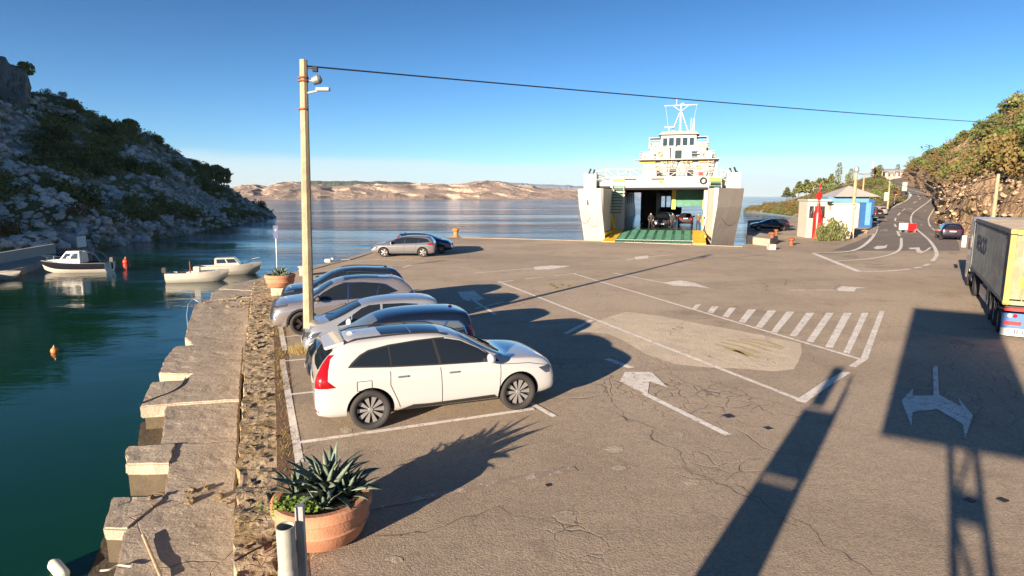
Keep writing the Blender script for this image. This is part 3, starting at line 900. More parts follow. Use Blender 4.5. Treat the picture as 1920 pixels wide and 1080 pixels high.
def tree(px, py, Y, h, w, label, kind='cypress', m=None):
    p = W(px, py, Y)
    t = thing('cypress_tree' if kind == 'cypress' else 'tree', label, 'tree', p)
    mb = MB(); mb.tube((0, 0, -.6), (0, 0, h * .75), .16, .05, 6)
    for q in range(4):
        a = q * 1.7; mb.tube((0, 0, h * (.3 + q * .1)), (math.cos(a) * w * .45, math.sin(a) * w * .45, h * (.5 + q * .1)), .05, .02, 5)
    mb.build('trunk', M_BARK, t)
    mb = MB(); rnd = random.Random(int(px * 7))
    for i in range(360):
        z = rnd.uniform(.08, 1)
        if kind == 'cypress': r = w * .5 * math.sin(math.pi * min(1, (1 - z) * .9 + .08)) ** .7 * rnd.uniform(.5, 1.05)
        else: r = w * .5 * math.sqrt(max(.02, 1 - (z * 1.5 - .75) ** 2 * 1.5)) * rnd.uniform(.35, 1.15); 
        if kind == 'pine': z = .3 + z * .7; r = w * .5 * (1.15 - z) * 1.3 * rnd.uniform(.3, 1.1)
        a = rnd.uniform(0, 6.28); c = Vector((math.cos(a) * r, math.sin(a) * r, z * h)); l = rnd.uniform(.2, .45) * w * .36
        u = Vector((rnd.gauss(0, 1), rnd.gauss(0, 1), rnd.gauss(0, 1.6))).normalized(); v = u.orthogonal().normalized()
        mb.add([c + u * l, c + v * l * .6, c - u * l, c - v * l * .6], [[0, 1, 2, 3]])
    mb.build('crown', m or M_LEAFD, t)
    return t
tree(1571, 349, 205, 7.8, 2.4, 'tallest slim dark cypress on the skyline behind the kiosk')
tree(1558, 352, 203, 4.4, 3.2, 'round topped pine just beside the tallest cypress', 'pine')
tree(1588, 345, 208, 3.4, 1.7, 'short cypress between the tallest cypress and the lamp post')
tree(1594, 344, 208, 5.0, 1.8, 'slim cypress right behind the top of the concrete lamp post')
tree(1497, 373, 203, 5.6, 4.2, 'bushy dark pine near the water at the low end of the bank', 'pine', M_LEAF)
tree(1475, 378, 205, 4.6, 3.4, 'lowest dark pine where the bank meets the water', 'pine', M_LEAF)
tree(1486, 376, 204, 3.2, 2.0, 'small pine between two bushier pines by the water', 'pine')
tree(1511, 368, 201, 5.2, 4.4, 'dark pine behind the red beacon', 'pine', M_LEAF)
tree(1523, 364, 201, 4.0, 3.6, 'broad low pine on the bank behind the red beacon', 'broad')
tree(1540, 357, 204, 4.0, 4.4, 'broad leafy tree left of the pine and cypress pair', 'broad')
tree(1682, 331, 262, 5.2, 2.2, 'lone cypress behind the hilltop house')
tree(1641, 333, 250, 4.2, 3.6, 'bushy tree beside the pale hilltop house', 'broad')
tree(1648, 332, 252, 4.8, 3.0, 'dark tree touching the end of the pale hilltop house', 'broad')
tree(1888, 214, 102, 2.4, 2.6, 'ragged tree on the skyline at the top of the wooded slope', 'broad')
tree(1905, 212, 100, 2.8, 3.0, 'highest dark tree on the skyline above the truck', 'broad')
tree(1808, 268, 138, 2.6, 3.2, 'round dark tree on the skyline halfway up the wooded slope', 'broad')
tree(1828, 256, 128, 2.2, 2.6, 'pointed tree on the skyline just above the round dark one', 'pine')
tree(420, 344, 152, 3.6, 3.8, 'large dark tree leaning out near the low end of the shaded ridge', 'broad')
tree(404, 336, 148, 3.2, 4.0, 'dark tree by the small crag low on the shaded ridge', 'broad')
tree(50, 142, 107, 2.2, 2.2, 'small tree clinging to the edge of the skyline crag', 'broad')
tree(245, 244, 122, 2.0, 2.8, 'round dark tree on the shaded skyline', 'broad')

# ------------------------------------------------------------------ painted markings
def line(pxs, w, name='painted_line', m=M_PAINT, dz=.006, dense=False):
    pts = [G(x, y) for x, y in pxs]
    if pts[-1].y > 40 and pts[-1].x > 15: dz += .012 + (.03 if pts[-1].y > 78 else 0)
    if dense:
        pts = resample(pts, len(pts) * 6)
        for p in pts: p.z = gz(p.y)
    mb = MB(); mb.strip(pts, w, dz)
    return mb.build(name, m, ground)
def poly(pxs, name='painted_shape', m=M_PAINT, dz=.007):
    vs = [G(x, y) + Vector((0, 0, dz)) for x, y in pxs]
    if vs[0].y > 40 and vs[0].x > 15: vs = [v + Vector((0, 0, .012 + (.04 if vs[0].y > 78 else 0))) for v in vs]
    mb = MB(); mb.add(vs, [list(range(len(vs)))])
    o = mb.build(name, m, ground)
    return o
def smooth(pts, n=8):
    out = []
    for i in range(len(pts) - 1):
        p0, p1, p2, p3 = [Vector(pts[max(0, min(len(pts) - 1, i + k))]) for k in (-1, 0, 1, 2)]
        for q in range(n):
            t = q / n
            out.append(.5 * ((2 * p1) + (p2 - p0) * t + (2 * p0 - 5 * p1 + 4 * p2 - p3) * t * t + (3 * p1 - p0 - 3 * p2 + p3) * t ** 3))
    out.append(Vector(pts[-1])); return [(p.x, p.y) for p in out]
z7 = lambda x, y: (860 + x / 2.2857, 460 + y / 2.2857)
z5 = lambda x, y: (1380 + x / 3.5556, 280 + y / 3.5556)
line([(529, 674), (562, 868)], .13); line([(526, 678), (592, 672)], .12, dz=.009); line([(545, 740), (640, 730)], .11, dz=.009)
line([(556, 831), (1002, 767)], .12, dz=.009); line([(996, 757), (1040, 782)], .12, dz=.012)
line([(521, 590), (534, 657)], .14); line([(531, 633), (580, 626)], .11, dz=.009)
line([(690, 952), (860, 920), (1000, 893), (1080, 879)], .16, m=M_PAINT2)
line([(935, 528), (1505, 752)], .14); line([(1500, 754), (1560, 713)], .2, dz=.01); line([(1562, 713), (1588, 698)], .17)
line([(1075, 513), (1614, 674)], .13); line([(1040, 517), (1080, 513)], .12, dz=.009); line([(935, 530), (962, 526)], .12, dz=.009)
line([(1598, 688), (1620, 673)], .16, dz=.010); line([(1620, 674), (1654, 584)], .16, dz=.013)
for q in (((1015, 255), (1040, 252), (1018, 275), (1000, 272)), ((1085, 262), (1115, 262), (1090, 292), (1065, 288)), ((1160, 268), (1190, 268), (1155, 310), (1130, 305)), ((1240, 275), (1275, 275), (1228, 333), (1200, 328)), ((1325, 280), (1362, 280), (1300, 355), (1272, 350)), ((1405, 285), (1440, 285), (1365, 375), (1338, 370)), ((1490, 290), (1525, 290), (1447, 392), (1418, 388)), ((1575, 290), (1608, 290), (1520, 417), (1490, 412)), ((1650, 290), (1685, 290), (1602, 441), (1570, 437)), ((1728, 290), (1757, 290), (1675, 465), (1648, 460))):
    poly([z7(*p) for p in q], 'painted_bar')
# arrows
poly([(1162, 716), (1172, 698), (1222, 698), (1252, 727), (1218, 716), (1214, 741)], 'painted_arrow', dz=.010)
line([(1138, 673), (1184, 690)], .2); line([(1208, 738), (1366, 816)], .15)
poly([(1690, 752), (1712, 729), (1711, 743), (1750, 742), (1749, 687), (1758, 687), (1761, 741), (1802, 763), (1797, 747), (1824, 779), (1810, 822), (1805, 796), (1758, 768), (1711, 773), (1709, 800)], 'painted_arrow', dz=.010)
line([(1680 - 530, 512), (1262, 534)], .12); poly([(1245, 530), (1275, 526), (1300, 530), (1332, 541), (1296, 537), (1262, 536)], 'painted_arrow', dz=.009)
line([(890, 512), (1010, 502)], .12); poly([(1000, 501), (1032, 498), (1070, 499), (1036, 505), (1004, 506)], 'painted_arrow', dz=.009)
line([(1480, 544), (1600, 544)], .12); poly([(1570, 541), (1578, 537), (1626, 540), (1606, 541), (1602, 547), (1572, 546)], 'painted_arrow', dz=.009)
line([(1175, 488), (1192, 484)], .14); poly([(1190, 482), (1215, 479), (1216, 484), (1192, 487)], 'painted_arrow'); line([(1214, 482), (1262, 477)], .12)
poly([(858, 548), (888, 545), (908, 560), (896, 565), (880, 559), (882, 566), (868, 562)], 'painted_arrow', dz=.009); line([(884, 561), (930, 590)], .14)
line([(985, 523), (1018, 520)], .12); line([(560, 500), (690, 487), (760, 488)], .12); line([(700, 486), (800, 489)], .1, dz=.008); line([(755, 489), (775, 484)], .12, dz=.012); line([(755, 502), (770, 497)], .14)
line([(860, 452), (960, 455), (975, 450)], .2, m=M_PAINT2); line([(700, 478), (860, 474)], .1, m=M_PAINT2)
line([(1280, 496), (1540, 508)], .08, m=M_PAINT2); line([(1290, 489), (1436, 478)], .1, m=M_PAINT2)
line([(1110, 600), (1060, 626)], .16); line([(890, 579), (945, 566)], .1)
# lanes of the climbing road
line(smooth([z5(510, 693), z5(700, 690), z5(800, 672), z5(870, 630), z5(920, 575), z5(940, 520), z5(945, 470)]), .30)
line(smooth([z5(670, 745), z5(850, 735), z5(980, 715), z5(1060, 690), z5(1098, 655), z5(1102, 592)]), .22)
for a, b in (((1090, 580), (1075, 545)), ((1068, 525), (1058, 500)), ((1060, 480), (1064, 460)), ((1078, 442), (1094, 425)), ((1106, 412), (1128, 398)), ((1180, 360), (1205, 348)), ((1222, 335), (1230, 328)), ((1222, 318), (1212, 310))):
    line([z5(*a), z5(*b)], .24)
line([z5(515, 693), z5(812, 813)], .36, dz=.010)
line(smooth([z5(800, 814), z5(1000, 812), z5(1160, 798)]), .22); line([z5(1188, 792), z5(1238, 784)], .22); line([z5(1252, 776), z5(1292, 764)], .22)
line(smooth([z5(1308, 752), z5(1336, 712), z5(1328, 668), z5(1290, 612), z5(1240, 566), z5(1190, 522), z5(1166, 480), z5(1178, 430), z5(1230, 388), z5(1282, 350), z5(1302, 325), z5(1270, 300), z5(1180, 275), z5(1110, 258)]), .24, dense=True)
line(smooth([z5(1400, 580), z5(1330, 545), z5(1292, 510), z5(1284, 465), z5(1308, 420), z5(1338, 370), z5(1342, 330), z5(1250, 293), z5(1150, 268)]), .20, dense=True)
line(smooth([z5(985, 425), z5(1060, 380), z5(1130, 345), z5(1156, 320), z5(1150, 300)]), .35)
line(smooth([z5(1050, 240), z5(1015, 222), z5(1030, 208), z5(1075, 205)]), .3)
line([z5(860, 683), z5(1050, 692)], .16); line([z5(1090, 700), z5(1200, 702)], .16); line(smooth([z5(1230, 692), z5(1270, 675), z5(1296, 655)]), .16)
for q in ([(915, 660), (940, 645), (990, 645), (1010, 636), (1000, 660), (940, 668)], [(1150, 658), (1222, 655), (1228, 672), (1250, 690), (1210, 692), (1196, 668), (1160, 668)], [(960, 540), (1008, 530), (1012, 550), (962, 548)], [(962, 478), (1005, 466), (1010, 482), (965, 483)],
          [(1068, 480), (1118, 484), (1120, 494), (1070, 486)], [(1150, 560), (1178, 556), (1182, 568), (1160, 566)], [(1284, 562), (1300, 562), (1330, 580), (1310, 578)], [(1222, 500), (1238, 498), (1250, 514), (1230, 514)], [(1250, 414), (1262, 405), (1276, 405), (1262, 422)], [(1140, 395), (1180, 392), (1172, 408), (1150, 406)], [(1060, 386), (1108, 386), (1106, 392), (1058, 392)], [(1410, 696), (1440, 678), (1478, 700)], [(700, 706), (812, 708), (815, 722), (705, 718)], [(855, 762), (980, 766), (982, 772), (858, 768)], [(862, 780), (985, 784), (986, 790), (864, 786)], [(620, 630), (690, 628), (692, 636), (625, 638)]):
    poly([z5(*p) for p in q], 'painted_arrow', M_PAINT if len(q) > 4 else M_PAINT2, .011)
# pale concrete patch with yellow letters worn away
poly([z7(*p) for p in ((596, 325), (650, 305), (720, 285), (860, 302), (1000, 330), (1250, 375), (1465, 420), (1470, 460), (1455, 500), (1435, 532), (1350, 540), (1200, 528), (1050, 522), (930, 510), (800, 465), (700, 405), (640, 380), (560, 372), (500, 372))], 'concrete_patch', M_PATCH, .003)
for a, b, c in (((1100, 425), (1180, 445), (1260, 468)), ((1120, 415), (1200, 432), (1290, 462)), ((1150, 405), (1250, 425), (1340, 455)), ((1200, 402), (1290, 422), (1390, 445)), ((1230, 400), (1320, 412), (1392, 438)), ((1180, 450), (1240, 470), (1290, 484)), ((1140, 440), (1200, 458), (1240, 478))):
    line([z7(*a), z7(*b), z7(*c)], .13, 'painted_letter_stroke', M_YEL)
for a, b in (((375, 170), (440, 160)), ((380, 178), (470, 166)), ((400, 186), (500, 170)), ((420, 165), (510, 180)), ((385, 160), (430, 188))):
    line([z7(*a), z7(*b)], .16, 'painted_letter_stroke', M_YEL)
# long cracks in the asphalt
def crack(pxs, w=.007):
    a = [P(*p) for p in pxs]; pts = resample(a, max(12, int(sum((q - p).length for p, q in zip(a, a[1:])) / .12)))
    rnd = random.Random(int(pxs[0][0])); out = []
    for i, p in enumerate(pts):
        q = Vector((p.x * 1.3, p.y * 1.3, pxs[0][0]))
        out.append(p + Vector((noise.fractal(q, .7, 2.2, 5) * .22, noise.fractal(q + Vector((5, 5, 5)), .7, 2.2, 5) * .22, 0)))
    mb = MB(); vs = []
    for i, p in enumerate(out):
        t = (out[min(i + 1, len(out) - 1)] - out[max(0, i - 1)]).normalized(); nn = Vector((-t.y, t.x, 0)) * w * (.25 + abs(noise.noise(p * 3)) * 1.6)
        vs += [p + nn + Vector((0, 0, .007)), p - nn + Vector((0, 0, .007))]
    mb.add(vs, [[2 * i, 2 * i + 1, 2 * i + 3, 2 * i + 2] for i in range(len(out) - 1)])
    mb.build('crack', mat('crack_dirt', (.15, .115, .085), .95), ground)
for c_ in ([(1130, 760), (1210, 800), (1300, 880), (1390, 930), (1480, 975), (1600, 1040), (1640, 1080)], [(1650, 640), (1720, 660), (1800, 640), (1880, 700), (1920, 760)], [(1700, 600), (1780, 640), (1850, 700), (1900, 790), (1910, 850)], [(1180, 795), (1150, 760), (1120, 720)], [(1360, 900), (1420, 860)], [(1500, 990), (1440, 960), (1380, 905)],
           [(1400, 620), (1500, 640), (1600, 620), (1700, 610)], [(860, 560), (960, 545), (1100, 520), (1300, 500), (1500, 490), (1700, 505)], [(1640, 560), (1740, 575), (1860, 590)], [(700, 1010), (800, 990), (940, 960), (1080, 985)], [(1250, 700), (1330, 735), (1420, 745), (1500, 770)], [(1660, 690), (1600, 700), (1540, 680), (1500, 640)], [(1750, 650), (1820, 720), (1850, 800)]):
    crack(c_)
# small patches, covers and manholes on the asphalt
for (x, y, w_, h_, m_) in ((1152, 843, 17, 7, M_SPOT), (1267, 815, 15, 7, M_SPOT), (1296, 904, 16, 7, M_SPOT), (1160, 878, 15, 5, M_SPOT), (1440, 805, 12, 6, M_SPOT), (1061, 963, 14, 5, M_SPOT), (740, 1050, 16, 7, M_SPOT), (648, 807, 12, 6, M_SPOT), (1352, 935, 6, 3, M_SPOT)):
    poly([(x + w_ * math.cos(a / 12 * 6.28) * (1 + .2 * math.sin(a * 2.3)), y + h_ * math.sin(a / 12 * 6.28)) for a in range(12)], 'asphalt_repair', m_, .004)
for (x, y, w_, h_) in ((1366, 780, 9, 5), (1440, 803, 7, 3.4), (1818, 938, 8, 5), (1880, 938, 8, 5), (1028, 910, 5, 2)):
    mb = MB(); p = P(x, y); s = w_ * p.y / F
    mb.box(p + Vector((0, 0, .004)), (s * 2, s * 1.9, .012), .35)
    mb.build('drain_cover', M_PLAST, ground)
# ================================================================== VEHICLES
def grid_sub(bm, n=2):
    bmesh.ops.triangulate(bm, faces=bm.faces)
    for _ in range(n): bmesh.ops.subdivide_edges(bm, edges=bm.edges, cuts=1, use_grid_fill=True)
class Skin:
    """the smooth body surface that panes, lamps and seams are laid on"""
    def __init__(s, bvh): s.t = bvh
    def hit(s, o, d, off):
        h, n, i, dist = s.t.ray_cast(Vector(o), Vector(d))
        if h is None: return None
        if n.dot(Vector(d)) > 0: n = -n
        return h + n * off
    def patch(s, pts, axis, off=.006, n=3, sign=1):
        """outline in the plane across axis, projected on to the body"""
        bm = bmesh.new()
        vs = [bm.verts.new((p[0], p[1], 0)) for p in pts]
        bm.faces.new(vs); grid_sub(bm, n)
        bad = []
        for v in bm.verts:
            a, b = v.co.x, v.co.y
            if axis == 'y': o, d = (a, 3 * sign, b), (0, -sign, 0)
            elif axis == 'x': o, d = (4 * sign, a, b), (-sign, 0, 0)
            else: o, d = (a, b, 4), (0, 0, -1)
            h = s.hit(o, d, off)
            if h is None: bad.append(v)
            else: v.co = h
        bmesh.ops.delete(bm, geom=bad, context='VERTS')
        bmesh.ops.recalc_face_normals(bm, faces=bm.faces)
        return bm
    def obj(s, name, pts, axis, m, parent, off=.006, n=3, sign=1, thick=True):
        bm = s.patch(pts, axis, off, n, sign)
        me = bpy.data.meshes.new(name); bm.to_mesh(me); bm.free()
        me.materials.append(m)
        me.polygons.foreach_set('use_smooth', [True] * len(me.polygons))
        return link(name, me, parent)
    def seam(s, name, pts, m, parent, w=.009, axis='y', sign=1, off=.004):
        P2 = []
        for (a, b), (c, d) in zip(pts, pts[1:]):
            for i in range(8): P2.append((a + (c - a) * i / 8, b + (d - b) * i / 8))
        P2.append(pts[-1]); rows = []
        for i, p in enumerate(P2):
            q0 = P2[max(0, i - 1)]; q1 = P2[min(len(P2) - 1, i + 1)]
            t = Vector((q1[0] - q0[0], q1[1] - q0[1])).normalized(); nn = Vector((-t.y, t.x)) * w / 2
            r = []
            for sg in (1, -1):
                a, b = p[0] + nn.x * sg, p[1] + nn.y * sg
                o, d = ((a, 3 * sign, b), (0, -sign, 0)) if axis == 'y' else ((a, b, 4), (0, 0, -1)) if axis == 'z' else ((4 * sign, a, b), (-sign, 0, 0))
                r.append(s.hit(o, d, off))
            rows.append(r)
        mb = MB()
        for r, q in zip(rows, rows[1:]):
            if None in r or None in q: continue
            mb.add([r[0], r[1], q[1], q[0]], [[0, 1, 2, 3]])
        return mb.build(name, m, parent) if mb.v else None

def lerp(a, b, t): return a + (b - a) * t
WHEELS = {}
def wheel_meshes(Rw, w, kind, rimmat):
    key = (round(Rw, 3), kind, rimmat.name)
    if key in WHEELS: return WHEELS[key]
    Mx = Matrix.Rotation(math.pi / 2, 4, 'X')
    mb = MB(); h = w / 2; ri = Rw * .70
    prof = [(ri, -h * .75), (ri + .012, -h * .95), (Rw * .88, -h), (Rw * .965, -h * .88), (Rw, -h * .6), (Rw, h * .6), (Rw * .965, h * .88), (Rw * .88, h), (ri + .012, h * .95), (ri, h * .75), (ri - .005, 0), (ri, -h * .75)]
    mb.lathe(prof, 40, Mx, close=False)
    tyre = mb.mesh('tyre'); tyre.materials.append(M_RUBBER); tyre.polygons.foreach_set('use_smooth', [True] * len(tyre.polygons))
    mb = MB(); n = {'ten': 10, 'five': 5, 'multi': 9}[kind]
    yo = h * .62
    # rim lip, dish and spokes; the outer face looks along -Y before mirroring
    mb.lathe([(ri * .93, yo * .9), (ri * 1.0, yo * 1.12), (ri * 1.0, yo * .8), (ri * .92, yo * .5), (ri * .90, -h * .6)], 40, Mx, 1 if kind == 'ten' else 0, close=False)
    mb.lathe([(0.0, yo * .05), (ri * .93, yo * .05)], 30, Mx, 1, close=False)
    mb.lathe([(0.0, yo * 1.1), (ri * .16, yo * 1.06), (ri * .2, yo * .6)], 20, Mx, 0, close=False)
    for i in range(n):
        a = 2 * math.pi * i / n
        for sgn in ((-1, 1) if kind == 'five' else (0,)):
            aa = a + sgn * .17
            w0, w1 = (.022, .085) if kind == 'ten' else (.04, .06) if kind == 'five' else (.028, .034)
            w0 *= Rw / .37; w1 *= Rw / .37
            c, s_ = math.cos(aa), math.sin(aa); ca, sa = -s_, c
            r0, r1 = ri * .12, ri * .94
            vs = []
            for (r, ww, yy) in ((r0, w0 * .7, yo * .9), (r1, w1, yo * .78)):
                for q in (-1, 1):
                    vs.append((c * r + ca * ww * q / 2, -yy, s_ * r + sa * ww * q / 2))
                for q in (-1, 1):
                    vs.append((c * r + ca * ww * q / 2, -yo * .3, s_ * r + sa * ww * q / 2))
            mb.add(vs, [[0, 1, 5, 4], [2, 6, 7, 3], [0, 4, 6, 2], [1, 3, 7, 5]], 0)
    rim = mb.mesh('rim'); rim.materials.append(rimmat); rim.materials.append(M_BLACK)
    rim.polygons.foreach_set('material_index', mb.mi)
    bm = bmesh.new(); bm.from_mesh(rim); bmesh.ops.recalc_face_normals(bm, faces=bm.faces); bm.to_mesh(rim); bm.free()
    WHEELS[key] = (tyre, rim)
    return WHEELS[key]

def paintmat(name, col, metal=.0, rough=.22):
    return mat('car_paint_' + name, col, rough, metal, coat=1.0, spec=.5)

def body_mesh(S):
    L, Wd, Hh = S['L'], S['W'], S['H']; re, fr = -L / 2, L / 2
    xr, xf, zs = S['xr'], S['xf'], S.get('zs', .26)
    bzr, bzf, cow, ws = S['bzr'], S['bzf'], S['cowl'], S['ws']
    hz, hzf = S['hz'], S['hzf']; xrr, zrr = S['xrr'], S['zrr']
    hw, tw = Wd / 2, S.get('tw', .62)
    Z = lambda x: lerp(bzr, bzf, (x - re) / L)
    ri = []
    # xb, xt, zb, zt, wb, wt
    ri.append((re + .05, xrr - .02, bzr - .02, zrr - .04, hw * .80, tw * .86, 0))
    ri.append((re + .06, xrr, bzr, zrr, hw * .95, tw * .96, 0))
    x2 = min(xrr + .28, xr + .2)
    ri.append((re + .34, x2, Z(re + .3), zrr + (Hh - zrr) * .65, hw * .99, tw, .01))
    for k_, t in enumerate((.12, .42, .72)):
        xt = lerp(x2, ws, t) ; xb = lerp(re + .34, ws + .35, t)
        ri.append((xb, xt, Z(xb), Hh - [.02, 0, .02][k_] - S.get('slope', 0) * [1, .3, 0][k_], hw, tw, .02))
    ri.append((ws + .38, ws, Z(ws), Hh - .085, hw, tw - .01, .02))
    xm = lerp(ws, cow, .55); ri.append((max(ws + .5, lerp(ws, cow, .75)), xm, Z(xm), lerp(Hh - .085, hz, .58), hw, lerp(tw, hw - .14, .5), .02))
    ri.append((max(cow - .02, ws + .62), cow, Z(cow), hz + .015, hw * .995, hw - .16, .0))
    xh = lerp(cow, fr, .25); ri.append((xh, xh, Z(xh), hz - .01, hw * .99, hw - .18, .02))
    xh = lerp(cow, fr, .62); ri.append((xh, xh, Z(xh) - .05, lerp(hz, hzf, .5) + .015, hw * .975, hw - .20, .03))
    ri.append((fr - .16, fr - .20, hzf - .13, hzf, hw * .93, hw - .26, .02))
    ri.append((fr - .06, fr - .08, hzf - .2, hzf - .09, hw * .80, hw - .36, 0))
    vs = []
    for i, (xb, xt, zb, zt, wb, wt, cr) in enumerate(ri):
        end = -1 if i < 2 else (1 if i > len(ri) - 3 else 0)
        bul = end * (.06 if i in (0, len(ri) - 1) else .04)
        zlo = zs if not end else zs + .02
        rows = [(0, zlo, xb), (wb * .86, zlo, xb), (wb * .975, zlo + .09, xb + bul), (wb * 1.0, lerp(zlo, zb, .52), xb + bul), (wb * .995, zb - .10, xb + bul * .5), (wb * .955, zb, xb)]
        if zt - zb > .18:
            rows += [(lerp(wb * .95, wt, .62), lerp(zb, zt, .62), lerp(xb, xt, .55)), (wt, zt - .06, xt), (wt - .15, zt, xt), (0, zt + cr, xt)]
        else:
            rows += [(lerp(wb * .95, wt, .3), zb + (zt - zb) * .45, lerp(xb, xt, .5)), (lerp(wb * .95, wt, .65), lerp(zb, zt, .8), xt), (wt - .05, zt, xt), (0, zt + cr, xt)]
        n = len(rows)
        ring = [(x, -y, z) for y, z, x in rows] + [(x, y, z) for y, z, x in rows[1:-1][::-1]]
        vs.append(ring)
    nr = len(vs[0]); nb = (nr + 2) // 2
    V = [p for r in vs for p in r]
    Fc = [[i * nr + j, i * nr + (j + 1) % nr, (i + 1) * nr + (j + 1) % nr, (i + 1) * nr + j] for i in range(len(vs) - 1) for j in range(nr)]
    for b in (0, (len(vs) - 1) * nr):
        for j in range(nb - 1):
            a0, a1 = j, j + 1; c0, c1 = (nr - j) % nr, (nr - j - 1) % nr
            f = [b + a0, b + a1, b + c1, b + c0]; f = list(dict.fromkeys(f))
            if len(f) > 2: Fc.append(f)
    me = bpy.data.meshes.new('body'); me.from_pydata(V, [], Fc)
    bm = bmesh.new(); bm.from_mesh(me); bmesh.ops.recalc_face_normals(bm, faces=bm.faces); bm.to_mesh(me); bm.free()
    cr_ = me.attributes.new('crease_edge', 'FLOAT', 'EDGE')
    vals = []
    for e in me.edges:
        a, b = e.vertices; ia, ja, ib, jb = a // nr, a % nr, b // nr, b % nr
        ja, jb = min(ja, nr - ja), min(jb, nr - jb); v = 0.0
        if ia != ib and ja == jb and 1 <= min(ia, ib) and max(ia, ib) <= len(ri) - 2:
            v = {1: .7, 4: .55, 5: .35, 7: .45}.get(ja, 0.0)
        vals.append(v)
    cr_.data.foreach_set('value', vals)
    o = bpy.data.objects.new('tmp', me); COL.objects.link(o)
    s = o.modifiers.new('s', 'SUBSURF'); s.levels = 2; s.render_levels = 2
    dg = bpy.context.evaluated_depsgraph_get()
    me2 = bpy.data.meshes.new_from_object(o.evaluated_get(dg))
    bpy.data.objects.remove(o)
    co = [v.co.copy() for v in me2.vertices]
    lo = [min(c[k] for c in co) for k in range(3)]; hi = [max(c[k] for c in co) for k in range(3)]
    for v, c in zip(me2.vertices, co):
        v.co = ((c.x - lo[0]) / (hi[0] - lo[0]) * L - L / 2, c.y * Wd / (hi[1] - lo[1]), (c.z - lo[2]) / (hi[2] - lo[2]) * (Hh - zs) + zs)
    me2.polygons.foreach_set('use_smooth', [True] * len(me2.polygons))
    return me2

